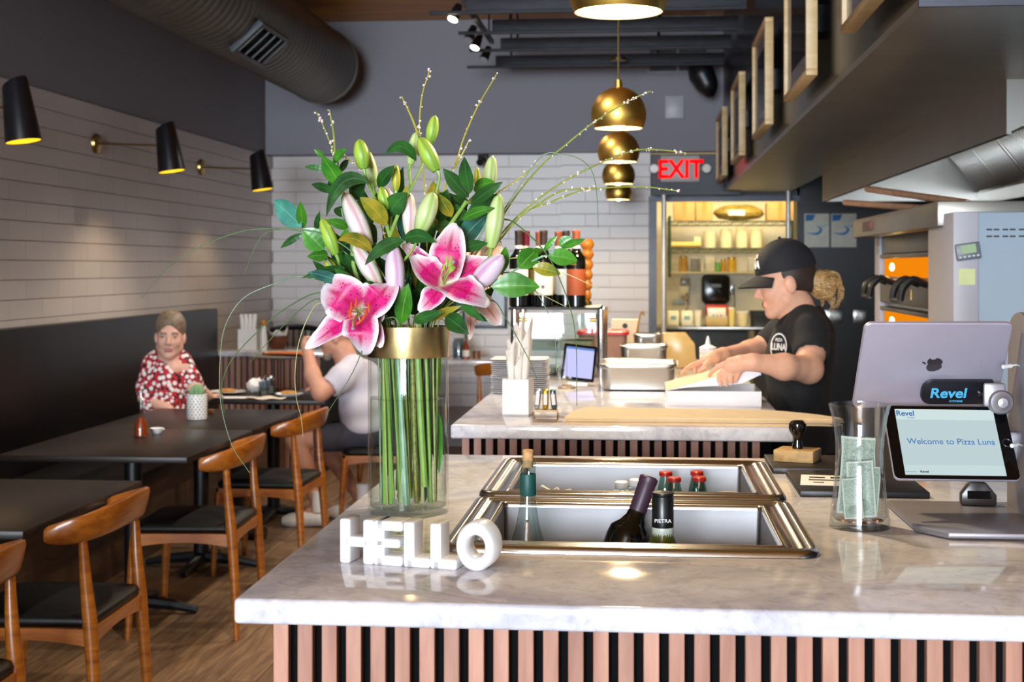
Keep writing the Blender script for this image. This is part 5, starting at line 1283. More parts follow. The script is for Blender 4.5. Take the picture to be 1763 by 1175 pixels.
text('model_lettering', 'iPad', .010, mat('faint_grey', '8A8496', .5), t1, Matrix.Translation((.083, -.0077, -.004)) @ RX @ Matrix.Rotation(PI / 2, 4, 'Z'), 'LEFT', .0001)
B().cyl((-.109, -.0076, -.076), (-.109, -.0088, -.076), .0034, 14).obj('camera_lens', M_BEZEL, t1)
bk = B().prism([(-.058 + .018 - .018 * math.cos(a), z0 + (.018 - .018) + (-.018 if z0 > 0 else .018) * (1 - math.sin(a))) for z0, rng in ((.022, [PI / 2 - PI / 2 * j / 6 for j in range(7)]), (-.024, [PI / 2 * j / 6 for j in range(7)])) for a in rng] + [(.058, -.024), (.058, .022)], .010, Matrix.Translation((.046, -.0076, -.046)) @ RX, .002).obj('bracket', mat('navy_bracket', '15161E', .35), t1)
text('bracket_lettering', 'Revel', .0275, mat('cyan_print', '4FB4DE', .5), bk, Matrix.Translation((.002, -.0178, -.0555)) @ RX, 'LEFT', .0002, .0006, 1.0)
text('bracket_lettering', 'SYSTEMS', .0052, mat('cyan_print', '', 0), bk, Matrix.Translation((.036, -.0178, -.0645)) @ RX, 'LEFT', .0002, .0001, 1.1)
B().cyl((.085, -.0176, -.048), (.085, -.020, -.048), .0048, 16).obj('lock_screw', M_CHROME, bk)
t2 = tablet('tablet', 'small black tablet facing forward with a welcome message', 'tablet', at(1637, 762, t=2.37), math.radians(-36), .2, .1347, True, 0, math.radians(.8))
B().prism(rr(.200, .1347, .009), .0065, Matrix.Translation((0, .0065, 0)) @ RX, .0015).obj('back_shell', M_ALUD, t2)
B().prism(rr(.1985, .1332, .0085), .0006, RX, 0).obj('bezel', M_BEZEL, t2)
M_SCR = emis('screen_pale', 'BFD3D6', .55)
scx = -.002
sc_ = B().box((scx, -.001, 0), (.160, .0006, .1200)).obj('display', M_SCR, t2)
B().box((scx, -.0014, .0500), (.160, .0002, .0190)).obj('display_header', emis('screen_head', 'C9DADA', .6), sc_)
B().box((scx, -.0014, -.0510), (.160, .0002, .0170)).obj('display_footer', emis('screen_foot', 'C4D6D8', .58), sc_)
M_BLUET = mat('screen_blue_text', '1F62A6', .5)
text('welcome_lettering', 'Welcome to Pizza Luna', .0150, M_BLUET, sc_, Matrix.Translation((scx + .002, -.0015, -.0045)) @ RX, 'CENTER', .0001, 0, .98)
text('brand_lettering', 'Revel', .0135, mat('brand_blue', '0E5A94', .5), sc_, Matrix.Translation((scx - .079, -.0018, .0475)) @ RX, 'LEFT', .0001, .0002)
text('brand_lettering', 'SYSTEMS', .0032, M_BLUET, sc_, Matrix.Translation((scx - .062, -.0018, .0425)) @ RX, 'LEFT', .0001)
text('brand_lettering', 'Powered by', .0035, mat('grey_text', '7A8A90', .5), sc_, Matrix.Translation((scx - .079, -.0018, -.056)) @ RX, 'LEFT', .0001)
text('brand_lettering', 'Revel', .0062, M_BLACK, sc_, Matrix.Translation((scx - .056, -.0018, -.0565)) @ RX, 'LEFT', .0001, .0001)
B().lathe([(.0062, 0), (.0068, .0004), (.0074, 0)], 22, c=(.090, -.0008, 0), M=RX).obj('home_button', mat('button_ring', '2A2A30', .3), t2)
for i, (a, b_) in enumerate((((1727, 632), (1752, 629)), ((1742, 768), (1756, 766)))):
    A_, B_ = at(*a, y=(2.42, 2.40)[i]), at(*b_, y=(2.44, 2.42)[i]); c = thing('charging_cable', ('white charging cable plugged into the silver tablet', 'white charging cable plugged into the small black tablet')[i], 'cable', A_)
    B().cyl(A_, A_.lerp(B_, .55), .0035, 10).obj('plug', M_WHITE, c, world=True); B().tube([A_.lerp(B_, .5), B_, B_ + Vector((.02, .04, -.01))], [.0015, .0015], 8, 3).obj('cord', M_WHITE, c, world=True)
P = at(1686, 872, z=CT + .012); cr = thing('card_reader', 'dark wedge shaped card reader behind the stand base', 'card reader', (P.x, P.y + .02, CT + .0125))
B().prism([(-.03, 0), (.03, 0), (.03, .018), (.012, .040), (-.014, .042), (-.03, .02)], .02, RX, .003).obj('case', mat('reader_dark', '2A2420', .3), cr); B().b2((-.02, -.0215, .012), (.02, -.0202, .026)).obj('slot', M_BEZEL, cr)
# ================================================================ things on the rear counter
# plate stack
me = B().rrings([(-.05, .05, -.05, .05, .01, 0), (-.06, .06, -.06, .06, .015, .001), (-.094, .094, -.094, .094, .02, .0044), (-.095, .095, -.095, .095, .02, .0054), (-.094, .094, -.094, .094, .018, .0062), (-.088, .088, -.088, .088, .018, .0058), (-.062, .062, -.062, .062, .014, .0022), (-.01, .01, -.01, .01, .005, .0020)], True, 4).mesh('square_plate')
ORD = ('topmost', 'second', 'third', 'fourth', 'fifth', 'sixth', 'seventh', 'eighth', 'ninth', 'tenth', 'eleventh', 'twelfth', 'thirteenth', 'fourteenth', 'fifteenth', 'sixteenth', 'seventeenth', 'bottom')
for i in range(17):
    o = link('square_plate', me, M_WHITE); o.location = (-.422 + R.uniform(-.002, .002), 4.83 + R.uniform(-.002, .002), CT + .0003 + i * .0068)
    tag(o, 'white square plate, %s in the plate stack' % ('bottom one' if i == 0 else 'topmost' if i == 16 else ORD[16 - i] + ' from the top'), 'plate', 'stacked white square plates')
# cutlery holder with napkin rolls
P = at(890, 718, z=CT); ch_ = thing('cutlery_holder', 'white square ceramic holder full of rolled napkins', 'holder', (P.x, P.y + .04, CT)); ch_.rotation_euler.z = -.12
w = .038
b = B(); 
for lo, hi in (((-w, -w, 0), (w, -w + .005, .106)), ((-w, w - .005, 0), (w, w, .106)), ((-w, -w + .005, 0), (-w + .005, w - .005, .106)), ((w - .005, -w + .005, 0), (w, w - .005, .106)), ((-w, -w, 0), (w, w, .006))): b.b2(lo, hi)
b.obj('box', M_WHITE, ch_)
M_NAP = mat('napkin_cloth', 'F1EEEB', .85, var=.03, vscale=40); M_CUT = mat('cutlery_steel', '9A968E', .35, 1.0, var=.05)
def napkin_roll(x, y, lean, leany, h, label, big=1.0):
    o = Vector((P.x, P.y + .04, CT)); t = thing('napkin_roll', label, 'napkin roll', (o.x + x, o.y + y, CT + .008), 0, 'napkin wrapped cutlery in the white holder')
    top = Vector((lean, leany, h))
    def fn(u, v):
        a = 2 * PI * v + h * 40; hh = u * (1.0 + .20 * max(0, math.cos(a)) ** 2 - .10 * math.sin(2 * a))
        rr_ = (.006 + .011 * u ** 1.6) * big * .95 * (1 + .08 * math.sin(5 * a))
        return top * hh + Vector((math.cos(a) * rr_, math.sin(a) * rr_, 0))
    B().grid(fn, 10, 24).obj('napkin', M_NAP, t, recalc=False, sharp=70)
    for dx, dz in ((.004, .96),): B().box(top * dz + Vector((dx, .002, 0)), (.008, .0015, .03), .0007).obj('cutlery_handle', M_CUT, t)
for x, y, l, ly, h, lb, bg in ((-.017, -.013, -.002, .0, .165, 'napkin roll leaning on the front left corner of its holder', 1.0), (.001, -.014, .003, -.003, .150, 'napkin roll with a pointed fold in front of the others', 1.1), (.014, .012, .008, .004, .225, 'tallest napkin roll standing at the rear right', 1.1), (-.002, .013, .004, .004, .235, 'tall napkin roll behind the pointed one', 1.0), (.0155, -.010, .008, .0, .18, 'napkin roll tilting out over the right rim', 1.0), (-.018, .012, -.002, .003, .19, 'napkin roll standing in the rear left corner', .9)):
    napkin_roll(x, y, l, ly, h, lb, bg)
# gold wire rack with packets and a ticket spike
M_GOLDW = mat('gold_wire', 'D2A032', .2, 1.0, var=0)
P = at(938, 728, z=CT); wr = thing('wire_rack', 'small gold wire rack holding wrapped packets beside the napkin holder', 'rack', (P.x, P.y + .03, CT))
b = B()
for sx in (-1, 1):
    b.tube([(sx * .032, -.02, .0015), (sx * .034, -.02, .022), (sx * .030, .0, .028), (sx * .034, .03, .022), (sx * .032, .03, .0015)], [.0013] * 2, 6, 4)
b.tube([(-.032, -.02, .0015), (.032, -.02, .0015)], [.0013] * 2, 6); b.tube([(-.032, .03, .0015), (.032, .03, .0015)], [.0013] * 2, 6); b.obj('wire_frame', M_GOLDW, wr)
B().box((0, .005, .030), (.066, .05, .006), .002).obj('tray', mat('pale_wood_tray', 'DCC4A4', .6), wr)
for i, (x, c, rz) in enumerate(((-.022, 'B8BCC2', .10), (.0, 'C8A02C', .0), (.022, '5A6A74', -.10))):
    pk = thing('wrapped_packet', ('silver wrapped packet in the gold wire rack', 'gold wrapped packet in the gold wire rack', 'grey wrapped packet in the gold wire rack')[i], 'packet', (P.x + x, P.y + .035, CT + .0332), 0, 'packets in the gold wire rack')
    B().box((0, 0, .028), (.016, .03, .055), .005, Matrix.Rotation(rz, 4, 'Y')).obj('foil', mat('foil_%d' % i, c, .2, .8, bump=.4, vscale=60), pk); B().box((math.sin(rz) * .0, -.0155, .028), (.010, .0006, .03), 0, Matrix.Rotation(rz, 4, 'Y')).obj('seal', M_WHITEP, pk)
P = at(976, 669, z=CT); ts = thing('ticket_spike', 'gold wire order spike standing by the order tablet', 'spike', P)
B().lathe([(.030, .0012), (.0312, .0024), (.0324, .0012), (.0312, 0), (.030, .0012)], 28).lathe([(.016, .0112), (.017, .0122), (.018, .0112), (.017, .0102), (.016, .0112)], 24).tube([(-.031, 0, .0012), (-.016, 0, .011), (0, 0, .012), (.016, 0, .011), (.031, 0, .0012)], [.001] * 2, 6, 3).obj('base', M_GOLDW, ts)
B().cyl((0, 0, .011), (0, 0, .13), .0013, 6, .0005).obj('pin', M_GOLDW, ts)
# order tablet on a stand
C = at(997, 625, y=5.08); ot = thing('order_tablet', 'small black order tablet with lavender screen on the rear worktop', 'tablet', (C.x, 5.08, CT))
Rm = Matrix.Translation((0, 0, C.z - CT)) @ Matrix.Rotation(.14, 4, 'Z') @ Matrix.Rotation(math.radians(-12), 4, 'X') @ Matrix.Rotation(math.radians(7), 4, 'Y')
B().box((0, 0, 0), (.118, .008, .13), .004, None).obj('case', M_BEZEL, ot).data.transform(Rm)
B().box((0, -.0045, .0), (.100, .0008, .108)).obj('display', emis('lavender_screen', 'B4B6E8', .75), ot).data.transform(Rm)
B().box((0, -.0052, .050), (.100, .0004, .007)).obj('display_header', emis('screen_bar', '5E86C8', .6), ot).data.transform(Rm)
B().add([(-.05, .0, .0), (.03, .0, .0), (.03, .11, .0), (-.05, .11, .0), (-.02, .02, C.z - CT), (.02, .02, C.z - CT)], [[0, 1, 2, 3], [0, 4, 5, 1], [1, 5, 2], [2, 5, 4, 3], [3, 4, 0]]).obj('stand', M_STEEL, ot)
# steel pans
def pan(label, x, y, w, d, h, z=CT, group='steel food pans on the rear worktop'):
    t = thing('food_pan', label, 'pan', (x, y, z), 0, group); w /= 2; d /= 2
    B().rrings([(-w * .90, w * .90, -d * .88, d * .88, .03, .001), (-w * .93, w * .93, -d * .92, d * .92, .035, .006), (-w * .95, w * .95, -d * .94, d * .94, .035, h - .014), (-w * .965, w * .965, -d * .96, d * .96, .035, h - .010), (-w * .965, w * .965, -d * .96, d * .96, .035, h - .004), (-w, w, -d, d, .03, h - .002), (-w, w, -d, d, .03, h), (-w * .95, w * .95, -d * .94, d * .94, .03, h - .001), (-w * .92, w * .92, -d * .91, d * .91, .03, .008)], True).obj('basin', M_STEEL, t, sharp=40, recalc=False)
    b = B(); b.rrings([(-w, w, -d, d, .03, h + .0005), (-w, w, -d, d, .03, h + .003), (-w * .94, w * .94, -d * .93, d * .93, .03, h + .005), (-w * .9, w * .9, -d * .88, d * .88, .03, h + .001)], True).obj('lid', M_STEEL, t, sharp=40)
    return t
a, c = at(1031, 672, y=4.86), at(1166, 672, y=4.86); pan('large shallow steel pan with lid beside the pizza box', (a.x + c.x) / 2, 5.03, c.x - a.x, .32, .088)
a, c = at(1066, 620, y=5.62), at(1150, 620, y=5.62); pan('medium steel pan standing behind the large one', (a.x + c.x) / 2, 5.72, c.x - a.x, .19, .11)
a, c = at(1090, 600, y=6.05), at(1140, 600, y=6.05); pan('smallest steel pan at the far end of the pans', (a.x + c.x) / 2, 6.12, c.x - a.x, .16, .135)
# red-lidded tub
a, c = at(990, 585, y=6.0), at(1082, 585, y=6.0); tb_ = thing('food_tub', 'clear food tub with a bright red lid behind the glass guard', 'tub', ((a.x + c.x) / 2, 6.21, CT)); w = (c.x - a.x) / 2
B().rrings([(-w * .85, w * .85, -.10, .10, .03, .001), (-w * .93, w * .93, -.115, .115, .03, .135)], False).rrings([(-w * .85, w * .85, -.10, .10, .03, .001), (-w * .2, w * .2, -.03, .03, .02, .0012)], True).obj('tub_body', mat('smoky_plastic', 'B08878', .25, trans=0.0), tb_)
B().rrings([(-w, w, -.125, .125, .03, .135), (-w, w, -.125, .125, .03, .145), (-w * .9, w * .9, -.11, .11, .03, .150), (-w * .8, w * .8, -.09, .09, .03, .144)], True).obj('lid', mat('red_plastic', 'D8232A', .3), tb_)
# squeeze bottle
P = at(1219, 600, y=5.1); sq = thing('squeeze_bottle', 'white plastic squeeze bottle behind the worker\'s hands', 'bottle', (P.x, 5.1, CT)); zt = at(1219, 579, y=5.1).z - CT
B().lathe([(0, 0), (.028, 0), (.030, .004), (.030, zt - .062), (.027, zt - .055), (0, zt - .055)], 22).obj('body', mat('milky_plastic', 'E6DCC8', .4), sq)
B().lathe([(.0305, zt - .060), (.0305, zt - .040), (.018, zt - .034), (.010, zt - .030), (.006, zt - .010), (.003, zt), (0, zt)], 20).obj('nozzle_cap', M_WHITE, sq)
# glass guard with the wine shelf
gc = thing('glass_guard', 'chrome and glass sneeze guard carrying a wine shelf', 'display case', (-.35, 5.6, CT))
GZ = 1.342
for x, y in ((-.500, 5.46), (-.168, 5.46), (-.500, 5.84), (-.168, 5.84)):
    ps_ = B().cyl((x, y, CT), (x, y, GZ - .005), .0155, 18).obj('post', M_CHROME, gc, world=True)
    bo = B().cyl((x + (.02 if x < -.3 else -.02), y, GZ - .045), (x + (.05 if x < -.3 else -.045), y, GZ - .045), .010, 12); bo.v = [p - gc.location for p in bo.v]; bo.obj('clamp', M_BRASSD, ps_)
B().b2((-.48, 5.455, CT + .02), (-.19, 5.462, GZ - .02)).obj('glass_pane', glass('guard_glass', 'E8F2F1', .02, 1.5, .02), gc, world=True)
B().b2((-.50, 5.48, CT + .02), (-.494, 5.82, GZ - .02)).obj('glass_pane', glass('guard_glass', '', 0), gc, world=True)
B().b2((-.522, 5.43, GZ - .006), (-.172, 5.87, GZ + .004), .002).obj('shelf', M_BLACK, gc, world=True)
B().b2((-.47, 5.50, CT + .10), (-.20, 5.80, CT + .106)).obj('inner_shelf', glass('guard_glass', '', 0), gc, world=True)
for i in range(4):
    o = B().rrings([(-.06, .06, -.10, .10, .02, 0), (-.065, .065, -.11, .11, .02, .028), (-.06, .06, -.10, .10, .02, .03)], True).obj('pastry_tray', (M_STEEL, mat('tray_cream', 'E2CFA6', .6))[i % 2]); o.location = (-.41 + (i % 2) * .14, 5.66, (CT + .0005) if i < 2 else CT + .107)
    tag(o, ('steel tray inside the glass guard on the counter', 'cream tray inside the glass guard on the counter', 'steel tray on the glass shelf in the guard', 'cream tray on the glass shelf in the guard')[i], 'tray', 'trays in the glass guard')
M_LABW = mat('cream_label', 'E9E4D8', .6, var=.04); M_LABT = mat('terracotta_label', '9A4A26', .6, var=.05); M_CAPD = mat('brown_capsule', '3A2E2A', .45); M_CAPT = mat('terracotta_capsule', '9A5236', .45); M_CAPM = mat('maroon_capsule', '6E1A2E', .45)
GWB = 'wine bottles on the glass guard shelf'
for px, Y, cm_, lm, l in ((893, 5.49, M_CAPD, M_LABW, 'red wine bottle with brown capsule at the left end of the shelf row'), (936, 5.51, M_CAPD, M_LABW, 'red wine bottle with brown capsule and crested cream label'), (992, 5.475, M_CAPT, M_LABT, 'red wine bottle with terracotta capsule and terracotta label'), (974.7, 5.575, M_CAPD, M_LABW, 'red wine bottle with brown capsule beside the terracotta label'), (961.5, 5.71, M_CAPT, M_LABW, 'red wine bottle with terracotta capsule in the second row'), (928.5, 5.68, M_CAPT, M_LABW, 'red wine bottle with terracotta capsule behind the crested label'), (905.5, 5.585, M_CAPM, mat('gold_label', 'C8A850', .5), 'red wine bottle with maroon capsule behind the end one'), (900, 5.74, M_CAPT, M_LABW, 'red wine bottle with terracotta capsule at the very back')):
    Pq = at(px, 500, y=Y); zt = at(px, 397, y=5.5).z
    t = wine_bottle('wine_bottle', l, 'bottle', (Pq.x, Y, GZ + .0045), M_DARKB, cm_, .295, .0365, lm, (.045, .145), GWB, .058)
    B().lathe([(.0155, .222), (.0157, .223), (.0157, .236), (.0155, .237)], 20).obj('neck_label', M_LABW, t)
    if px == 936: 
        B().prism([(-.006, 0), (0, -.008), (.006, 0), (.006, .008), (-.006, .008)], .0004, Matrix.Translation((.0, -.0374, .075)) @ RX).obj('label_crest', mat('label_ink', '5A4A42', .6), t)
P = at(1011, 500, y=5.78); zt = at(1011, 412, y=5.78).z - GZ - .0045
sr = thing('stacked_ring_ornament', 'orange wooden ornament of stacked rounded rings beside the wine bottles', 'ornament', (P.x, 5.79, GZ + .0045))
M_OR = wood('orange_wood', 'B05E14', 'E08E30', .35, (6, 6, 6), 4, .05)
B().lathe([(0, 0), (.018, 0), (.018, .012), (.008, .02), (0, .02)], 20).obj('foot', M_BRASSD, sr)
n = 6
for i in range(n):
    z0 = .018 + (zt - .018) * i / n; h = (zt - .018) / n; r = .017 + .011 * (i / (n - 1)) ** .8
    B().lathe([(0, z0)] + [(r * (.62 + .38 * math.sin(PI * j / 6)), z0 + h * j / 6) for j in range(7)] + [(0, z0 + h)], 22).obj('ring', M_OR, sr)
# flattened boxes and open pizza box
fb = [(-.215, 0), (.40, 0), (.43, .02), (.50, .012), (.53, .05), (.47, .14), (.40, .21), (.33, .25), (.20, .27), (-.17, .28), (-.20, .16)]
for i in range(6):
    o = B().prism([(x + R.uniform(-.004, .004), y + R.uniform(-.004, .004)) for x, y in fb], .0028, None).obj('flat_box', mat('kraft_edge', 'E2C69C', .8, var=.05) if i < 5 else mat('kraft_top', 'EED6AE', .8, var=.05)); o.location = (-.005 * (i % 2), 3.835 + .004 * (i % 3), CT + .0004 + i * .0031)
    tag(o, 'flat kraft pizza box, %s of the pile on the worktop' % ('bottom one' if i == 0 else 'topmost' if i == 5 else ORD[5 - i] + ' from the top'), 'box', 'flat pizza boxes in a pile')
px0, px1, py0, py1, pz = .066, .352, 4.37, 4.66, CT + .0005
pb_ = thing('pizza_box', 'open white pizza box the worker is closing', 'box', ((px0 + px1) / 2, (py0 + py1) / 2, pz)); w, d = (px1 - px0) / 2, (py1 - py0) / 2
M_BOXW = mat('box_white', 'EDECEF', .7, var=.02); M_BOXK = mat('box_kraft', 'F0DCB6', .8, var=.04)
b = B().b2((-w, -d, 0), (w, d, .002))
for lo, hi in (((-w, -d, .002), (w, -d + .002, .046)), ((-w, d - .002, .002), (w, d, .046)), ((-w, -d + .002, .002), (-w + .002, d - .002, .046)), ((w - .002, -d + .002, .002), (w, d - .002, .046))): b.b2(lo, hi)
b.obj('tray', M_BOXW, pb_)
B().lathe([(0, .008), (.12, .008), (.128, .010), (.13, .016), (.122, .014), (0, .012)], 36).obj('pizza', mat('pizza_in_box', '6E5040', .7, var=.3, vscale=40), pb_)
th = math.radians(16); Ml = Matrix.Translation((-w - .001, 0, .047)) @ Matrix.Rotation(-th, 4, 'Y')
B().box((.5 * (2 * w + .004), 0, .001), (2 * w + .006, 2 * d + .006, .002), 0).obj('lid', M_BOXK, pb_).data.transform(Ml)
B().prism([(0, 0), (2 * w, 0), (2 * w + .002, -.030), (1.6 * w, -.040), (1.25 * w, -.034), (.9 * w, -.022), (.45 * w, -.008)], .0015, Matrix.Translation((0, -d - .0015, 0)) @ RX).obj('front_flap', M_BOXW, pb_).data.transform(Ml)
B().b2((2 * w + .001, -d, -.032), (2 * w + .003, d, .001)).obj('side_flap', M_BOXW, pb_).data.transform(Ml)
# acrylic bin, cream boards with ladles at the far end
a, c = at(1142, 600, y=6.0), at(1200, 600, y=6.0)
ab = thing('acrylic_bin', 'tan acrylic bin with slanted front behind the squeeze bottle', 'bin', ((a.x + c.x) / 2, 6.1, CT)); w = (c.x - a.x) / 2
B().prism([(-w, 0), (w, 0), (w * .9, .10), (w * .4, .145), (-w, .145)], .12, Matrix.Translation((0, .06, 0)) @ RX, .003).obj('hopper', mat('tan_acrylic', 'C9A86A', .25), ab); B().b2((-w * .7, -.062, .01), (-w * .1, -.0605, .03)).obj('label', M_WHITEP, ab)
a, c = at(1052, 575, y=6.42), at(1100, 575, y=6.42); zt = at(1075, 550, y=6.42).z
bo = thing('bread_board', 'cream upright board at the far end of the rear worktop', 'board', ((a.x + c.x) / 2, 6.45, CT)); B().box((0, 0, (zt - CT) / 2), (c.x - a.x, .05, zt - CT), .006).obj('panel', mat('cream_board', 'EAD9BC', .6), bo); B().cyl((0, -.026, zt - CT - .03), (0, .026, zt - CT - .03), .012, 14).obj('hanging_hole', M_BLACK, bo)
ld = thing('ladle', 'gold ladle leaning on the cream board', 'ladle', (at(1090, 590, y=6.37).x, 6.375, CT)); B().tube([(0, 0, .0), (.02, 0, .15), (.035, .01, zt - CT + .03), (.05, .0, zt - CT + .02)], [.004] * 2, 8, 3).obj('handle', M_BRASS, ld); B().ball((0, 0, .02), (.025, .025, .018), 12).obj('bowl', M_BRASS, ld)
# ================================================================ people
def head_prims(C, fwd, up, s=1.0):
    f = Vector(fwd).normalized(); u = Vector(up); u = (u - f * u.dot(f)).normalized(); r = f.cross(u)
    Mh = np.array([[r[i], f[i], u[i]] for i in range(3)]); C = Vector(C)
    L = lambda x, y, z: tuple(C + (r * x + f * y + u * z) * s)
    e = lambda x, y, z, a, b, c, k=.02: ('e', L(x, y, z), (a * s, b * s, c * s), Mh, k * s)
    P = [e(0, -.012, .045, .073, .092, .088), e(0, .030, -.02, .060, .062, .085, .03)]
    for sx in (-1, 1):
        P += [('c', L(sx * .042, .012, -.055), .030 * s, L(sx * .012, .060, -.092), .021 * s, .02 * s), e(sx * .035, .060, -.026, .022, .024, .024, .02), e(sx * .074, -.008, -.008, .010, .020, .031, .012)]
    P += [e(0, .068, -.097, .018, .017, .016, .02), ('c', L(-.034, .080, .024), .010 * s, L(.034, .080, .024), .010 * s, .018 * s)]
    for sx in (-1, 1): P += [('-e', L(sx * .031, .098, .004), (.016 * s, .014 * s, .009 * s), Mh, .012 * s), e(sx * .031, .079, .003, .0125, .0115, .0105, .004)]
    P += [('c', L(0, .086, .010), .008 * s, L(0, .107, -.026), .0115 * s, .014 * s), e(.011, .094, -.033, .0085, .009, .007, .01), e(-.011, .094, -.033, .0085, .009, .007, .01),
          ('c', L(-.017, .086, -.058), .006 * s, L(.017, .086, -.058), .006 * s, .008 * s), ('c', L(-.013, .087, -.069), .0068 * s, L(.013, .087, -.069), .0068 * s, .008 * s)]
    P += [('c', L(0, -.018, -.07), .052 * s, L(0, -.03, -.165), .054 * s, .03 * s)]
    return P, L, (np.array(C), np.array(r), np.array(f), np.array(u), s)
def head_col(fr, skin, lip, brow):
    C, r, f, u, s = fr; skin, lip, brow = (np.array(lin(c)[:3]) for c in (skin, lip, brow))
    def fn(V):
        d = (V - C) / s; x, y, z = d @ r, d @ f, d @ u
        col = np.tile(skin, (len(V), 1))
        blush = np.exp(-(((np.abs(x) - .038) / .02) ** 2 + ((z + .03) / .022) ** 2)) * (y > .03); col = col * (1 - .12 * blush[:, None]) + np.array([.5, .12, .1]) * .12 * blush[:, None]
        m = (np.abs(x) < .019) & (z > -.075) & (z < -.054) & (y > .075); col[m] = lip
        m = (np.abs(np.abs(x) - .032) < .019) & (np.abs(z - .022 - .05 * (.032 - np.abs(np.abs(x) - .032)) + .0) < .0045) & (y > .05); col[m] = brow
        m = (np.abs(np.abs(x) - .031) < .0105) & (np.abs(z - .003) < .0048) & (y > .06); col[m] = skin * .72 + .06
        m = (np.abs(np.abs(x) - .031) < .0046) & (np.abs(z - .003) < .0046) & (y > .06); col[m] = np.array([.03, .025, .02])
        m = (np.abs(np.abs(x) - .031) < .0125) & (np.abs(z - .0085) < .0020) & (y > .055); col[m] = brow * .6
        return col
    return fn
M_SKIN = vcol_mat('skin', .5, .08)
def fingers(P, base_pts, tips, r0=.0085, r1=.0065, bend=None, k=.005):
    for i, (b0, t0) in enumerate(zip(base_pts, tips)):
        b0, t0 = Vector(b0), Vector(t0); m = b0.lerp(t0, .5) + (Vector(bend[i]) if bend else Vector((0, 0, .006)))
        q = m.lerp(t0, .5) + (Vector(bend[i]) * .35 if bend else Vector((0, 0, .003)))
        P += [('c', tuple(b0), r0, tuple(m), r0 * .94, k), ('c', tuple(m), r0 * .92, tuple(q), r1 * 1.06, .004), ('c', tuple(q), r1 * 1.04, tuple(t0), r1 * .9, .004)]
# ---------------- worker in black
YS = 4.75
def s(px, py, dy=0.0): return tuple(at(px, py, y=YS + dy))
wk = thing('person', 'worker in black cap and t-shirt closing a pizza box', 'person', (at(1375, 600, y=YS).x, YS, 0))
HC = Vector(s(1351, 487)); fw = Vector((-1, -.06, -.20))
P, Lh, fr = head_prims(HC, fw, (0, 0, 1), .93)
P += [('c', s(1374, 530), .050, s(1384, 562), .056, .03), ('e', s(1382, 590), (.085, .145, .10), None, .03), ('e', s(1374, 660), (.085, .13, .12), None, .04)]
P += [('c', s(1390, 566, -.14), .048, s(1396, 605, -.22), .044, .02), ('c', s(1396, 605, -.22), .044, s(1393, 638, -.29), .041, .02), ('c', s(1393, 636, -.29), .041, s(1350, 632, -.375), .039, .02), ('c', s(1350, 632, -.375), .038, s(1297, 624, -.416), .0245, .02)]
P += [('c', s(1296, 624, -.416), .0245, s(1279, 625, -.412), .025, .015), ('e', s(1268, 628, -.405), (.034, .020, .025), None, .012), ('e', s(1258, 631, -.403), (.022, .020, .022), None, .012)]
fingers(P, [s(1254, 624, -.385), s(1252, 631, -.397), s(1256, 637, -.402), s(1262, 642, -.402)], [s(1221, 647, -.37), s(1241, 664, -.408), s(1251, 664, -.410), s(1260, 659, -.410)], .0086, .0066, [(-.004, -.004, .006), (-.012, 0, .004), (-.008, -.002, .004), (-.006, -.002, .002)])
P += [('c', s(1276, 633, -.41), .011, s(1270, 645, -.402), .0095, .006), ('c', s(1270, 645, -.402), .0095, s(1266, 656, -.398), .0078, .004)]
P += [('c', s(1352, 575, .13), .046, s(1318, 596, .16), .040, .02), ('c', s(1318, 596, .15), .040, s(1290, 606, .10), .036, .02), ('c', s(1290, 606, .10), .035, s(1245, 612, -.02), .024, .02), ('c', s(1245, 612, -.02), .024, s(1230, 615, -.05), .024, .012), ('e', s(1222, 618, -.06), (.030, .024, .018), None, .012)]
fingers(P, [s(1212, 622, -.08), s(1211, 622, -.06), s(1214, 622, -.045), s(1218, 623, -.032)], [s(1174, 643, -.12), s(1196, 641, -.08), s(1203, 640, -.055), s(1210, 638, -.03)], .0088, .0066, [(-.004, 0, .005), (-.008, 0, .008), (-.006, 0, .008), (-.005, 0, .007)])
P += [('c', s(1222, 622, -.08), .010, s(1213, 632, -.10), .0088, .006), ('c', s(1213, 632, -.10), .0088, s(1204, 640, -.105), .0072, .004)]
sdf_obj('body', P, .0036, M_SKIN, wk, .02, colfn=head_col(fr, 'E2A888', 'C06A62', '4A3226'), smooth=1)
M_TEE = mat('black_tshirt', '141416', .85, var=.15, vscale=30, bump=.15)
P = [('e', s(1384, 583), (.098, .160, .10), None, .04), ('e', s(1374, 625), (.112, .158, .10), None, .05), ('e', s(1375, 680), (.102, .165, .13), None, .04), ('e', s(1378, 730), (.104, .17, .10), None, .04),
     ('c', s(1388, 556, -.10), .060, s(1394, 575, -.16), .064, .03), ('c', s(1394, 575, -.16), .062, s(1397, 606, -.225), .058, .02), ('c', s(1378, 556, .10), .058, s(1350, 575, .14), .060, .03), ('c', s(1350, 575, .14), .060, s(1324, 592, .155), .052, .02), ('c', s(1384, 548), .068, s(1386, 570), .09, .03),
     ('-c', s(1376, 520), .062, s(1380, 547), .060, .006), ('-c', s(1397, 617, -.245), .050, s(1397, 646, -.30), .058, .004), ('-c', s(1316, 597, .162), .044, s(1290, 606, .14), .046, .004)]
sdf_obj('tshirt', P, .006, M_TEE, wk, .03)
P = [('e', s(1380, 735), (.100, .165, .10), None, .04)]
ft = Vector((wk.location.x, YS, 0))
for sy in (-1, 1):
    P += [('c', s(1375, 745, sy * .09), .092, tuple(ft + Vector((.0, sy * .10, .50))), .066, .03), ('c', tuple(ft + Vector((.0, sy * .10, .50))), .066, tuple(ft + Vector((.02, sy * .10, .09))), .052, .02)]
sdf_obj('trousers', P, .008, mat('black_trousers', '0F0F12', .8, var=.1), wk, .03)
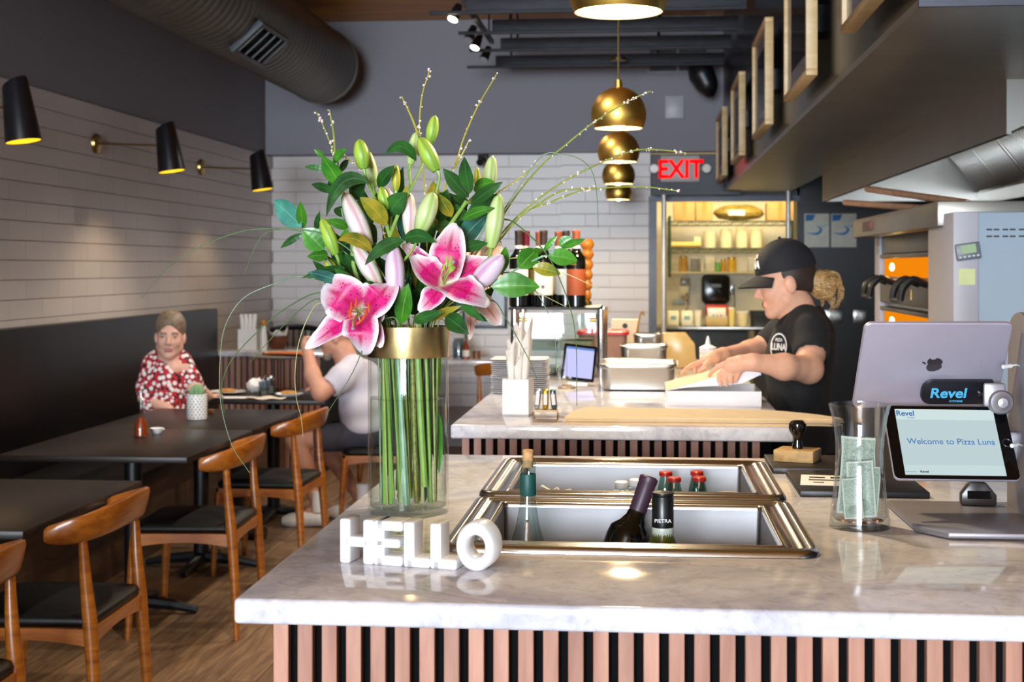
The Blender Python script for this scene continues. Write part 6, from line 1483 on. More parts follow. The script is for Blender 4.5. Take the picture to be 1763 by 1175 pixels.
for sy in (-1, 1): B().tube([ft + Vector((.06, sy * .10, .045)), ft + Vector((-.02, sy * .10, .05)), ft + Vector((-.125, sy * .105, .032))], [.042, .048, .032], 12, 4).obj('shoe', M_IRON, wk, world=True)
# apron strap at the neck
B().tube([s(1362, 556, -.075), s(1384, 536, -.075), s(1400, 530, -.03), s(1400, 530, .04)], [.007] * 2, 8, 4, sy=.4).obj('apron_strap', M_TEE, wk, world=True)
# cap
f_, u_, r_ = [Vector(fr[2]), Vector(fr[3]), Vector(fr[1])]
Mcap = Matrix((r_, f_, u_)).transposed().to_4x4(); cc = HC + u_ * .046 - f_ * .012
rad = (.0805, .1010, .097)
def capfn(u, v):
    th = u * PI * .52; a = 2 * PI * v; n = 1 + .012 * abs(math.cos(3 * a)) * math.sin(th)
    return cc + r_ * (rad[0] * n * math.sin(th) * math.cos(a)) + f_ * (rad[1] * n * math.sin(th) * math.sin(a)) + u_ * (rad[2] * math.cos(th) * (1.03))
M_CAP = mat('black_cap_cloth', '15151A', .8, var=.12, vscale=60)
cap = B().grid(capfn, 14, 36).obj('cap_crown', M_CAP, wk, world=True, sharp=80)
def brim(u, v):
    a = PI / 2 + (v - .5) * 2.05; ro = 1 + .68 * u * math.cos((v - .5) * 2.3) ** .8
    p = r_ * (rad[0] * ro * math.cos(a) * (1 if u < .5 else 1)) + f_ * (rad[1] * ro * math.sin(a)); 
    return cc + p + u_ * (-.006 - .026 * u - .06 * (abs(v - .5) ** 2))
b = B().grid(brim, 8, 16); n0 = len(b.v); b.grid(lambda u, v: brim(u, v) - u_ * .004, 8, 16); b.obj('cap_brim', M_CAP, wk, world=True, sharp=80, recalc=False)
B().ball(cc + u_ * .101, .006, 8).obj('cap_button', M_CAP, wk, world=True)
def wrap(o, Cn, axr, axf, axu, ra, rb, rc_, off, zoff):
    for v in o.data.vertices:
        a = PI / 2 - v.co.x / ((ra + rb) / 2); z = v.co.y + zoff; k_ = math.sqrt(max(.05, 1 - (z / rc_) ** 2)) * (1 + off)
        v.co = Cn + axr * (ra * k_ * math.cos(a)) + axf * (rb * k_ * math.sin(a)) + axu * z - wk.location
M_PRW = mat('white_print', 'EDEDEA', .7, var=0)
t = text('cap_lettering', 'LUNA', .036, M_PRW, wk, Matrix.Identity(4), 'CENTER', 0, .0012, .95); wrap(t, cc, -r_, f_, u_, rad[0], rad[1], .105, .03, .018)
t = text('cap_lettering', 'PIZZA', .018, M_PRW, wk, Matrix.Identity(4), 'CENTER', 0, .0006, 1.2); wrap(t, cc, -r_, f_, u_, rad[0], rad[1], .105, .035, .050)
st_ = B().lathe([(0, .001), (.014, .001), (.014, 0)], 18, c=brim(.62, .22) + u_ * .003, M=Mcap).obj('brim_sticker', mat('gold_sticker', '6E5A2C', .4), wk, world=True)
# chest emblem
Ec = Vector(s(1346, 598, -.105)); en = Vector((-.86, -.5, .08)).normalized(); Em = frame(Ec + en * .012, Vector((0, 0, 1)).cross(en) , en)
B().lathe([(.040, .001), (.0425, .0015), (.045, .001)], 32, M=Em.to_3x3().to_4x4(), c=Em.translation).obj('emblem_ring', M_PRW, wk, world=True)
for bd_, sz, yy in (('LUNA', .030, -.010), ('PIZZA', .014, .018)):
    t = text('emblem_lettering', bd_, sz, M_PRW, wk, Matrix.Translation((0, yy, .001)), 'CENTER', .0002, .0008 if sz > .02 else .0002); t.data.transform(Em); t.data.transform(Matrix.Translation(-wk.location))
# hair: dark roots under the cap, blond bun with loose strands
MhW = np.array([[fr[1][i], fr[2][i], fr[3][i]] for i in range(3)])
sdf_obj('hair', [('e', Lh(0, -.022, .030), (.0715, .0880, .088), MhW, .01), ('e', Lh(0, -.075, -.02), (.045, .03, .04), MhW, .02), ('-e', Lh(0, .085, -.04), (.13, .082, .13), MhW, .008), ('-e', Lh(0, .02, -.13), (.13, .14, .10), MhW, .01)], .004, mat('dark_roots', '2E1E16', .6, var=.2, vscale=80), wk, .01)
M_BLOND = NT('blond_hair'); nv = M_BLOND.noise(M_BLOND.coord('Object', (30, 30, 160)), 2, 4); M_BLOND.base(M_BLOND.ramp(nv, [(.3, lin('6E4A28')), (.5, lin('B98F58')), (.7, lin('E0C08A'))])); M_BLOND.p(Roughness=.45); M_BLOND.bump(nv, .5, .004); M_BLOND = M_BLOND.m
bunC = Vector(s(1416, 490)); bun = sdf_obj('hair_bun', [('e', tuple(bunC), (.044, .042, .046), None, .02), ('e', s(1399, 484), (.03, .035, .03), None, .02), ('e', s(1424, 500), (.028, .03, .034), None, .02)], .004, M_BLOND, wk, .02)
hb = B()
for i in range(110):
    a = R.uniform(0, 2 * PI); t0 = R.uniform(0, 2 * PI); rr_ = R.uniform(.040, .049); pts = []
    ax = Vector((math.cos(t0), math.sin(t0), R.uniform(-.6, .6))).normalized(); p0 = ax.orthogonal().normalized(); p1 = ax.cross(p0)
    for j in range(9): aa = a + j * .38; pts.append(bunC + (p0 * math.cos(aa) + p1 * math.sin(aa)) * rr_ * (1 + .05 * math.sin(3 * aa)))
    hb.tube(pts, [.0012, .0018, .0008], 4)
for (a_, m_, e_) in (((1425, 468), (1446, 490), (1442, 528)), ((1430, 480), (1452, 500), (1438, 532)), ((1420, 500), (1436, 515), (1430, 535)), ((1408, 505), (1416, 520), (1411, 534)), ((1428, 472), (1450, 505), (1446, 520)), ((1412, 468), (1440, 472), (1450, 500)), ((1420, 505), (1428, 518), (1436, 530))):
    for q in range(9): hb.tube([s(a_[0] + R.uniform(-3, 3), a_[1] + R.uniform(-3, 3), R.uniform(-.02, .02)), s(m_[0] + R.uniform(-3, 3), m_[1] + R.uniform(-3, 3), R.uniform(-.02, .02)), s(e_[0] + R.uniform(-3, 3), e_[1] + R.uniform(-3, 3), R.uniform(-.02, .02))], [.0012, .0014, .0005], 4, 4)
hb.v = [p - wk.location for p in hb.v]; tag(hb.obj('loose_strands', M_BLOND, bun), kind='stuff')
B().tube([s(1243, 605, -.03), s(1250, 608, -.025), s(1257, 605, -.015)], [.004, .006, .003], 6, 3).obj('wrist_tattoo', mat('tattoo_ink', '2A3036', .6), wk, world=True)
# ---------------- seated woman in red
YW = 7.62
def w_(px, py, dy=0.0): return tuple(at(px, py, y=YW + dy))
wo = thing('person', 'seated woman in red and white patterned top looking out', 'person', (at(285, 640, y=YW).x, YW, 0))
HC = Vector(w_(293, 580)); P, Lh, fr = head_prims(HC, (.24, -.97, -.02), (0.04, 0, 1), 1.02)
P += [('c', w_(291, 605, .03), .052, w_(291, 640, .04), .060, .03), ('c', w_(292, 620, .012), .052, w_(299, 636, -.018), .040, .03), ('e', w_(288, 665, .03), (.095, .090, .15), None, .04), ('e', w_(288, 730, .03), (.11, .115, .20), None, .04),
      ('c', w_(258, 635, .0), .042, w_(251, 685, -.05), .038, .03), ('c', w_(251, 685, -.05), .037, w_(290, 706, -.10), .030, .03), ('c', w_(320, 632, .03), .042, w_(333, 664, .02), .038, .03), ('c', w_(333, 664, .02), .037, w_(358, 682, .22), .029, .03), ('e', w_(361, 684, .28), (.04, .045, .016), None, .02)]
fingers(P, [w_(366, 681, .30 + .02 * i) for i in range(4)], [w_(384, 684, .32 + .025 * i) for i in range(4)], .010, .008)
P += [('c', w_(360, 682, .26), .011, w_(372, 684, .24), .009, .006)]
P += [('c', w_(280, 760, .0), .070, tuple(Vector((wo.location.x + .42, YW + .06, .52))), .075, .04), ('c', tuple(Vector((wo.location.x + .42, YW + .06, .50))), .062, tuple(Vector((wo.location.x + .42, YW + .06, .06))), .04, .02)]
sdf_obj('body', P, .006, M_SKIN, wo, .03, colfn=head_col(fr, 'D9A48C', 'A85A54', '7A5E4C'), smooth=1)
def dots():
    t = NT('red_dot_fabric'); v = t.coord('Object'); vo = t.voronoi(v, 36); d = vo.outputs['Distance']
    n = t.noise(v, 60, 2); base = t.ramp(n, [(.40, lin('1A1014')), (.47, lin('B81E30')), (.75, lin('C8283C'))], 'CONSTANT')
    t.base(t.mix(t.ramp(d, [(.40, 1.0), (.48, 0.0)]), base, lin('EADCD8'))); t.p(Roughness=.8); return t.m
P = [('e', w_(287, 658, .03), (.120, .122, .15), None, .05), ('e', w_(287, 715, .03), (.125, .135, .20), None, .05), ('c', w_(260, 626, .02), .050, w_(252, 668, -.03), .052, .03), ('c', w_(252, 668, -.03), .052, w_(257, 696, -.06), .046, .03), ('c', w_(318, 626, .04), .048, w_(331, 656, .03), .048, .03), ('c', w_(331, 656, .03), .048, w_(343, 672, .10), .042, .03), ('c', w_(272, 614, .04), .042, w_(310, 614, .05), .042, .04),
     ('-c', w_(291, 592, .0), .060, w_(296, 614, -.06), .048, .01), ('-c', w_(297, 616, -.07), .044, w_(305, 648, -.105), .020, .008)]
sdf_obj('blouse', P, .008, dots(), wo, .04)
sdf_obj('trousers', [('e', w_(285, 757, .02), (.15, .14, .085), None, .04), ('c', w_(282, 760, .0), .088, tuple(Vector((wo.location.x + .42, YW + .06, .52))), .085, .04), ('c', tuple(Vector((wo.location.x + .42, YW + .06, .50))), .075, tuple(Vector((wo.location.x + .42, YW + .06, .10))), .05, .02)], .01, mat('dark_trousers', '1A1416', .8), wo, .03)
B().tube([Vector((wo.location.x + .36, YW + .06, .05)), Vector((wo.location.x + .55, YW + .04, .035))], [.05, .035], 10, 3).obj('shoe', M_IRON, wo, world=True)
C_, r0, f0, u0, s0 = fr; g = lambda x, y, z: tuple(C_ + (r0 * x + f0 * y + u0 * z) * s0); Mh = np.array([[r0[i], f0[i], u0[i]] for i in range(3)])
M_GH = NT('grey_brown_hair'); nv = M_GH.noise(M_GH.coord('Object', (60, 60, 20)), 3, 4); M_GH.base(M_GH.ramp(nv, [(.3, lin('4E3F32')), (.55, lin('7A6652')), (.75, lin('A6927C'))])); M_GH.p(Roughness=.5); M_GH.bump(nv, .4, .004); M_GH = M_GH.m
sdf_obj('hair', [('e', g(0, -.012, .053), (.083, .101, .096), Mh, .02), ('e', g(0, -.085, -.01), (.05, .035, .05), Mh, .03), ('-e', g(0, .108, -.034), (.064, .072, .112), Mh, .012), ('-e', g(0, .03, -.118), (.14, .15, .095), Mh, .01)], .005, M_GH, wo, .02)
# ---------------- seated man seen from the side
YM = 8.22
def m_(px, py, dy=0.0): return tuple(at(px, py, y=YM + dy))
mn = thing('person', 'seated man in pale grey t-shirt and dark cap eating', 'person', (at(620, 700, y=YM).x, YM, 0))
HC = Vector(m_(579, 580)); P, Lh, fr = head_prims(HC, (-1, -.05, -.12), (0, 0, 1), 1.0)
P += [('c', m_(594, 605), .056, m_(606, 635), .062, .03), ('e', m_(618, 672), (.10, .15, .12), None, .04), ('e', m_(624, 715), (.12, .16, .14), None, .04),
      ('c', m_(600, 645, -.18), .050, m_(552, 677, -.30), .046, .03), ('c', m_(552, 677, -.30), .046, m_(538, 645, -.26), .046, .03), ('c', m_(538, 645, -.26), .043, m_(530, 606, -.20), .031, .02), ('e', m_(528, 594, -.18), (.036, .042, .042), None, .02),
      ('c', m_(600, 645, .18), .050, m_(566, 660, .30), .045, .03), ('c', m_(566, 660, .30), .043, m_(548, 668, .14), .031, .02), ('e', m_(541, 670, .12), (.045, .04, .021), None, .02)]
fingers(P, [m_(522, 590, -.21 + .02 * i) for i in range(4)], [m_(537, 583, -.20 + .02 * i) for i in range(4)], .0115, .009, [(-.014, 0, .014)] * 4)
fingers(P, [m_(536, 671, .09 + .02 * i) for i in range(4)], [m_(526, 674, .08 + .02 * i) for i in range(4)], .0105, .0085)
P += [('c', m_(532, 598, -.15), .012, m_(541, 590, -.13), .010, .006)]
hip = Vector(m_(640, 747)); 
for sy, kx, fx, fy in ((-1, -.42, -.40, -.05), (1, -.36, .02, .0)):
    kn_ = Vector((hip.x + kx, YM + sy * .13, .50)); an_ = Vector((hip.x + kx + (.14 if sy < 0 else .28), YM + sy * .13 + fy * .5, .11))
    P += [('c', tuple(hip + Vector((0, sy * .09, 0))), .070, tuple(kn_), .060, .04), ('c', tuple(kn_), .060, tuple(kn_.lerp(an_, .35)), .056, .02), ('c', tuple(kn_.lerp(an_, .35)), .056, tuple(an_), .036, .02), ('c', tuple(an_), .036, tuple(an_ + Vector((-.10, 0, -.06))), .03, .02)]
    B().tube([an_ + Vector((.05, 0, -.062)), an_ + Vector((-.04, 0, -.058)), an_ + Vector((-.16, 0, -.075)), an_ + Vector((-.21, 0, -.082))], [.042, .050, .042, .026], 12, 4).obj('shoe', mat('white_sneaker', 'DAD4CC', .6, var=.15, vscale=40), mn, world=True)
    B().tube([an_ + Vector((.0, 0, .10)), an_ + Vector((0, 0, -.02))], [.046, .044], 12).obj('sock', M_WHITEP, mn, world=True)
sdf_obj('body', P, .007, M_SKIN, mn, .03, colfn=head_col(fr, 'C48A6E', 'A0604E', '4A3A30'), smooth=1)
M_GT = mat('pale_grey_tshirt', 'C2BECA', .85, var=.05, vscale=12, bump=.1)
P = [('e', m_(616, 655), (.145, .205, .13), None, .05), ('e', m_(628, 700), (.150, .21, .17), None, .04), ('e', m_(634, 732), (.150, .21, .10), None, .04), ('c', m_(608, 632, -.14), .075, m_(588, 652, -.22), .078, .04), ('c', m_(588, 652, -.22), .076, m_(574, 663, -.25), .068, .02), ('c', m_(608, 632, .14), .075, m_(588, 653, .24), .066, .03),
     ('-c', m_(594, 596), .066, m_(602, 618), .064, .01), ('-c', m_(563, 671, -.275), .058, m_(547, 686, -.32), .068, .006)]
sdf_obj('tshirt', P, .008, M_GT, mn, .04)
P = [('e', m_(634, 740), (.15, .20, .10), None, .04)]
for sy, kx in ((-1, -.42), (1, -.36)):
    kn_ = Vector((hip.x + kx, YM + sy * .13, .50)); P += [('c', tuple(hip + Vector((0, sy * .09, .0))), .088, tuple((hip + Vector((0, sy * .09, .0))).lerp(kn_, .62)), .082, .04)]
sdf_obj('shorts', P, .008, mat('slate_shorts', '3A3A46', .85, var=.1), mn, .04)
f_, u_, r_ = Vector(fr[2]), Vector(fr[3]), Vector(fr[1]); cc = HC + u_ * .046 - f_ * .010; rad = (.083, .103, .096)
M_CAP2 = mat('grey_cap_cloth', '2E2A2C', .8); B().grid(capfn, 12, 30).obj('cap_crown', M_CAP2, mn, world=True, sharp=80)
b = B().grid(brim, 8, 14); b.grid(lambda u, v: brim(u, v) - u_ * .004, 8, 14); b.obj('cap_brim', M_CAP2, mn, world=True, sharp=80, recalc=False)
sdf_obj('beard', [('c', Lh(-.03, .03, -.085), .022, Lh(0, .066, -.108), .022, .02), ('c', Lh(.03, .03, -.085), .022, Lh(0, .066, -.108), .022, .02), ('c', Lh(-.025, .085, -.050), .006, Lh(.025, .085, -.050), .006, .01)], .005, mat('grey_beard', '8A7A70', .8, var=.2, vscale=120), mn, .02)
# ================================================================ things on the dining tables
TT = .7405
P = at(243, 752, z=TT); ob = thing('oil_bottle', 'small glass bottle of amber oil on the dark table', 'bottle', P)
B().lathe([(0, .004), (.030, .004), (.028, .05), (.016, .085), (0, .085)], 22).obj('oil', mat('amber_oil', '8A3A10', .1, spec=.6), ob)
B().lathe([(0, 0), (.034, 0), (.035, .003), (.031, .05), (.018, .09), (.011, .12), (.010, .155), (.012, .157), (.009, .157)], 24).obj('glass_body', glass('oil_glass', 'F0EEE8', .02, 1.45), ob)
B().lathe([(0, .15), (.008, .15), (.008, .165), (.003, .17), (.0025, .195), (0, .195)], 14).obj('pourer', M_CHROME, ob)
P = at(264, 748, z=TT); nb = thing('spice_bowl', 'small white bowl beside the amber oil bottle', 'bowl', P + Vector((.01, .02, 0))); B().lathe([(0, .002), (.014, 0), (.02, .004), (.030, .022), (.032, .026), (.028, .022), (.016, .007), (0, .006)], 20).obj('bowl_body', M_WHITE, nb); B().ball((.02, 0, .02), (.018, .006, .004), 8).obj('spoon', M_WHITE, nb)
P = at(339, 722, z=TT); pc = thing('potted_cactus', 'round cactus in a white dotted pot on the dark table', 'cactus', P)
B().lathe([(0, 0), (.046, 0), (.049, .003), (.051, .125), (.046, .125), (.045, .115), (0, .115)], 28).obj('pot', M_WHITE, pc)
dm = B().ball((0, 0, 0), .0042, 6).mesh('dot')
for r in range(9):
    for kx in range(16):
        a = 2 * PI * (kx + (r % 2) * .5) / 16
        if math.sin(a) < .4: link('dot', dm, mat('pot_dot', '6E7468', .6), pc).location = (.0495 * math.cos(a), .0495 * math.sin(a), .012 + r * .0132)
cb = B()
def cact(u, v): th = PI * u; a = 2 * PI * v; rr_ = .036 * (1 + .09 * math.cos(12 * a)); return Vector((rr_ * math.sin(th) * math.cos(a), rr_ * math.sin(th) * math.sin(a), .138 + .034 * math.cos(th)))
cb.grid(cact, 12, 48).obj('cactus_body', mat('cactus_green', '6E9468', .7, var=.2, vscale=60), pc)
sp = B()
for i in range(120):
    a, th = R.uniform(0, 2 * PI), R.uniform(0, 1.6); d = Vector((math.sin(th) * math.cos(a), math.sin(th) * math.sin(a), math.cos(th))); p = Vector((0, 0, .138)) + d * .036; sp.tube([p, p + d * .010], [.0006, .0002], 4)
tag(sp.obj('spines', mat('spine_pale', 'D8D4B8', .6), pc), kind='stuff')
P = at(360, 714, z=TT); o = B().box(P + Vector((0, .03, .012)), (.03, .03, .024), .006).obj('sugar_block', mat('brown_block', '7A4A2C', .6)); tag(o, 'small brown block beside the white cactus pot', 'block')
# far table setting
P = at(490, 614, y=8.57); pz = thing('pizza_stand', 'tall black pizza stand holding a half eaten pizza', 'stand', (P.x, 8.57, TT)); hz = P.z - TT
for a in range(3): B().cyl((.09 * math.cos(a * 2.1 + .5), .09 * math.sin(a * 2.1 + .5), 0), (.09 * math.cos(a * 2.1 + .5), .09 * math.sin(a * 2.1 + .5), hz - .004), .005, 8).obj('leg', M_IRON, pz)
B().lathe([(.086, .0), (.091, .004), (.094, .0)], 28, c=(0, 0, .0)).obj('ring', M_IRON, pz)
B().lathe([(.084, hz - .008), (.094, hz - .004), (.094, hz - .010)], 28).obj('ring', M_IRON, pz)
B().lathe([(0, hz - .003), (.205, hz - .003), (.212, hz + .003), (.205, hz + .004), (0, hz + .002)], 40, ).obj('tray', M_STEEL, pz)
ps2 = thing('pizza', 'half eaten pizza on the raised tray', 'pizza', (P.x, 8.57, TT + hz + .0045)); B().lathe([(0, 0), (.15, 0), (.16, .008), (.15, .018), (.13, .012), (0, .010)], 30, a0=-.6, a1=2.9).obj('crust', mat('pizza_crust', 'C27A34', .7, var=.3, vscale=30), ps2); B().lathe([(0, .012), (.128, .014)], 30, a0=-.6, a1=2.9).obj('topping', mat('pizza_topping', 'B24E1E', .6, var=.5, vscale=50), ps2)
for i, (px, py, r, l) in enumerate(((392, 678, .11, 'white plate with a slice in front of the seated woman'), (498, 682, .082, 'white plate with bread in front of the seated man'))):
    P = at(px, py, z=TT); pl_ = thing('dinner_plate', l, 'plate', P); B().lathe([(0, .001), (.06, 0), (.07, .003), (r, .014), (r - .002, .016), (.07, .006), (0, .005)], 32).obj('plate_body', M_WHITE, pl_)
    B().ball((.0, 0, .018), (.055, .04, .014), 12).obj('food', mat('bread_food', 'C08A44', .7, var=.3, vscale=40), pl_)
for i, (px, py, w, d, rz, l) in enumerate(((385, 690, .19, .10, .05, 'folded white napkin lying at the front edge of the far table'), (452, 689, .2, .13, -.2, 'crumpled cream paper napkin at the front edge of the far table'))):
    P = at(px, py, z=TT); P.y = max(P.y, 8.03); 
    o = B().grid(lambda u, v: Vector(((u - .5) * w, (v - .5) * d, .006 + .005 * math.sin(9 * u + 4 * v) * i)), 12, 8).obj('paper_napkin', (M_WHITEP, mat('cream_paper', 'E4D4C0', .8))[i], None, recalc=False); o.location = (P.x, P.y + .0, TT + .001); o.rotation_euler.z = rz; tag(o, l, 'napkin')
    sm = o.modifiers.new('thick', 'SOLIDIFY'); sm.thickness = .003
P = at(439, 676, y=8.34); P.z = TT; cn = thing('crumpled_napkin', 'crumpled white napkin ball beside the water glass', 'napkin', P); b = B().ball((0, 0, .050), (.048, .045, .040), 14); b.v = [v + Vector((R.uniform(-.009, .009), R.uniform(-.009, .009), R.uniform(-.009, .009))) for v in b.v]; b.obj('wad', M_WHITEP, cn, sharp=20); B().grid(lambda u, v: Vector((-.02 + .05 * u, .02 * v - .01, .07 + .03 * u * v)), 4, 4).obj('corner', M_WHITEP, cn, recalc=False)
for i, (px, py, l, rim) in enumerate(((455, 672, 'clear water glass on the far table by the napkin ball', 0), (463, 668, 'glass shaker with steel top on the far table', 1))):
    P = at(px, py, z=TT); wg = thing(('water_glass', 'glass_shaker')[i], l, ('glass', 'shaker')[i], Vector((at(px, 600, y=(8.16, 8.31)[i]).x, (8.16, 8.31)[i], TT))); B().lathe([(0, 0), (.030, 0), (.033, .09), (.031, .09), (.028, .006), (0, .006)], 22).obj('glass_body', glass('table_glass', 'DDE4E6', .02, 1.45, .05), wg)
    B().lathe([(0, .007), (.026, .007), (.028, .05), (0, .05)], 20).obj('contents', mat('shaker_salt', 'C8C8C4', .5) if i else glass('table_water', 'E4EAEA', .02, 1.3), wg)
    if i: B().lathe([(.034, .085), (.034, .10), (.02, .115), (0, .118)], 20).obj('top', M_CHROME, wg)
P = at(484, 679, y=8.425); P.z = TT; db = thing('dip_bowl', 'small brown dip bowl on the far table', 'bowl', P); B().lathe([(0, .001), (.02, 0), (.034, .025), (.036, .03), (.031, .026), (.0, .018)], 22).obj('bowl_body', mat('brown_ceramic', '5A3222', .3), db); B().lathe([(0, .022), (.028, .022)], 18).obj('dip', mat('dip_red', '6E2A18', .4), db)
# service station things
SZ_ = .8905
P = at(429, 612, y=10.3); nh = thing('napkin_box', 'white box of rolled napkins on the corner service station', 'holder', (P.x, 10.3, SZ_)); b = B()
for lo, hi in (((-.07, -.055, 0), (.07, -.048, .15)), ((-.07, .048, 0), (.07, .055, .15)), ((-.07, -.048, 0), (-.063, .048, .15)), ((.063, -.048, 0), (.07, .048, .15)), ((-.063, -.048, 0), (.063, .048, .01))): b.b2(lo, hi)
b.obj('box', M_WHITE, nh)
for i in range(7):
    x = -.042 + i * .014; o = B().tube([(0, 0, 0), (.001 * (i - 3), .0, .18), (.004 * (i - 3), 0, .25)], [.012, .0155, .012], 9, 3).obj('napkin_roll', M_NAP); o.location = (P.x + x, 10.3 + (.02 if i % 2 else -.02), SZ_ + .0115); tag(o, ('white napkin roll at the wall end of the corner service box', 'white napkin roll second from the wall in the service box', 'white napkin roll third from the wall in the service box', 'white napkin roll in the middle of the service box', 'white napkin roll third from the slim bottle in the service box', 'white napkin roll second from the slim bottle in the service box', 'white napkin roll next to the slim white bottle')[i], 'napkin roll', 'napkin rolls on the service station')
P = at(452, 612, y=10.15); jr = thing('white_bottle', 'slim white bottle with wooden stopper on the service station', 'bottle', (P.x, 10.18, SZ_)); B().lathe([(0, 0), (.024, 0), (.026, .02), (.026, .10), (.018, .16), (.015, .18), (0, .18)], 20).obj('bottle_body', M_WHITE, jr); B().lathe([(.013, .178), (.018, .20), (.019, .222), (0, .226)], 16).obj('stopper', M_OR, jr)
P = at(477, 612, y=10.36); wb = thing('wooden_bowl', 'brown wooden bowl lined with white paper on the service station', 'bowl', (P.x, 10.38, SZ_)); B().lathe([(0, 0), (.045, 0), (.06, .015), (.080, .085), (.083, .10), (.077, .096), (.055, .022), (0, .015)], 32).obj('bowl_body', wood('bowl_wood', '4A2414', '7A4426', .4, (3, 3, 8), 4, 0), wb)
B().grid(lambda u, v: Vector((.074 * u * math.cos(2 * PI * v), .074 * u * math.sin(2 * PI * v), .06 + .07 * u ** 2 + .022 * u * math.sin(8 * PI * v) * u + .02 * u * u * math.sin(4 * PI * v))), 6, 32).obj('paper_liner', M_WHITEP, wb, recalc=False)
# black spindle back chair behind the bowl
sc0 = at(500, 575, y=11.2); sb = thing('spindle_chair', 'black spindle back chair behind the wooden bowl', 'chair', (sc0.x, 11.2, 0))
B().rrings([(-.2, .2, -.2, .2, .06, .43), (-.22, .22, -.22, .22, .07, .44), (-.22, .22, -.22, .22, .07, .455), (-.2, .2, -.2, .2, .06, .46)], True).rrings([(-.2, .2, -.2, .2, .06, .43), (-.1, .1, -.1, .1, .06, .429)], True).obj('seat', M_IRON, sb)
for sx in (-1, 1):
    for sy in (-1, 1): B().cyl((sx * .21, sy * .21, 0), (sx * .16, sy * .16, .435), .014, 10, .018).obj('leg', M_IRON, sb)
B().tube([(-.24, .12, .92), (-.2, .19, .985), (0, .22, 1.01), (.2, .19, .985), (.24, .12, .92)], [.014, .024, .026, .024, .014], 10, 4, sy=.6).obj('top_rail', M_IRON, sb)
for i in range(8): x = -.175 + i * .05; B().cyl((x * .9, .16, .455), (x, .205, .99), .0075, 8).obj('spindle', M_IRON, sb)
# marble wall table things
TM = .7705
P = at(805, 618, y=11.3); sb_ = thing('hot_sauce_bottle', 'red sauce bottle with green cap on the marble wall table', 'bottle', (P.x, 11.2, TM)); B().lathe([(0, 0), (.028, 0), (.028, .09), (.011, .13), (.010, .165), (0, .165)], 18).obj('bottle_body', mat('sauce_red', '8A2E12', .2), sb_); B().lathe([(.013, .16), (.013, .2), (0, .2)], 14).obj('cap', mat('cap_green', '2E4A2A', .4), sb_); B().lathe([(.0285, .02), (.0287, .021), (.0287, .07), (.0285, .071)], 18).obj('label', M_LABW, sb_)
P = at(822, 618, y=11.3); o = B().lathe([(0, .0), (.03, 0), (.032, .06), (.028, .06), (.026, .01), (0, .01)], 18).obj('tea_light_cup', mat('brown_cup', '7A4E30', .3), None); o.location = (P.x, 11.25, TM); tag(o, 'small brown cup beside the red sauce bottle', 'cup')
P = at(790, 616, y=11.3); wg = thing('water_carafe', 'clear glass jar on the marble wall table', 'jar', (P.x, 11.3, TM)); B().lathe([(0, 0), (.05, 0), (.052, .12), (.04, .15), (.044, .16), (.038, .15), (.048, .12), (.046, .006), (0, .006)], 22).obj('glass_body', glass('table_glass', '', 0), wg); B().lathe([(0, .007), (.045, .007), (.046, .08), (0, .08)], 20).obj('water', glass('table_water', '', 0), wg)
# black picture on the tiled wall
a, c = at(838, 566, y=YB - .03), at(872, 488, y=YB - .03); bp = thing('black_picture', 'black framed picture on the back tiles behind the bouquet', 'picture', ((a.x + c.x) / 2 - .1, YB - .02, a.z)); hh = c.z - a.z; ww = .19
for lo, hi in (((-ww, -.015, 0), (ww, .003, .025)), ((-ww, -.015, hh - .025), (ww, .003, hh)), ((-ww, -.015, .025), (-ww + .025, .003, hh - .025)), ((ww - .025, -.015, .025), (ww, .003, hh - .025))): B().b2(lo, hi, .002).obj('moulding', M_IRON, bp)
B().b2((-ww + .025, -.004, .025), (ww - .025, .002, hh - .025)).obj('print', mat('dark_picture', '4A4650', .25, var=.4, vscale=6), bp)
# ================================================================ dark kitchen wall: notices, switches
YK = YB - .18
for i, (x0, x1) in enumerate(((1384, 1428), (1430, 1475))):
    a, c = at(x0, 426, y=YK), at(x1, 368, y=YK); nt = thing('wall_notice', ('pale printed notice with blue swirl, by the door frame side', 'pale printed notice with blue swirl, on the oven side')[i], 'notice', ((a.x + c.x) / 2, YK - .002, (a.z + c.z) / 2), 0, 'pale notices on the dark kitchen wall'); w, h = (c.x - a.x) / 2 - .003, (c.z - a.z) / 2
    B().b2((-w, -.002, -h), (w, .001, h)).obj('sheet', mat('notice_paper', 'E6E2D2', .6), nt)
    B().prism([(-w * .9, h * .95), (-w * .1, h * .95), (-w * .3, h * .6), (-w * .9, h * .55)], .0008, Matrix.Translation((0, -.0022, 0)) @ RX).obj('header_block', mat('notice_blue', '2E78B4', .6), nt)
    B().tube([(-w * .8, -.003, -h * .15), (0, -.003, -h * .2), (w * .35, -.003, h * .05), (0, -.003, h * .3)], [.002, .012, .012, .002], 6, 5, sy=.2).obj('swirl', mat('notice_blue2', '3A86BE', .6), nt)
    B().tube([(w * .2, -.003, h * .3), (w * .6, -.003, h * .25), (w * .95, -.003, h * .4)], [.002, .006, .003], 6, 5, sy=.2).obj('swirl', mat('notice_teal', '8EC4CC', .6), nt)
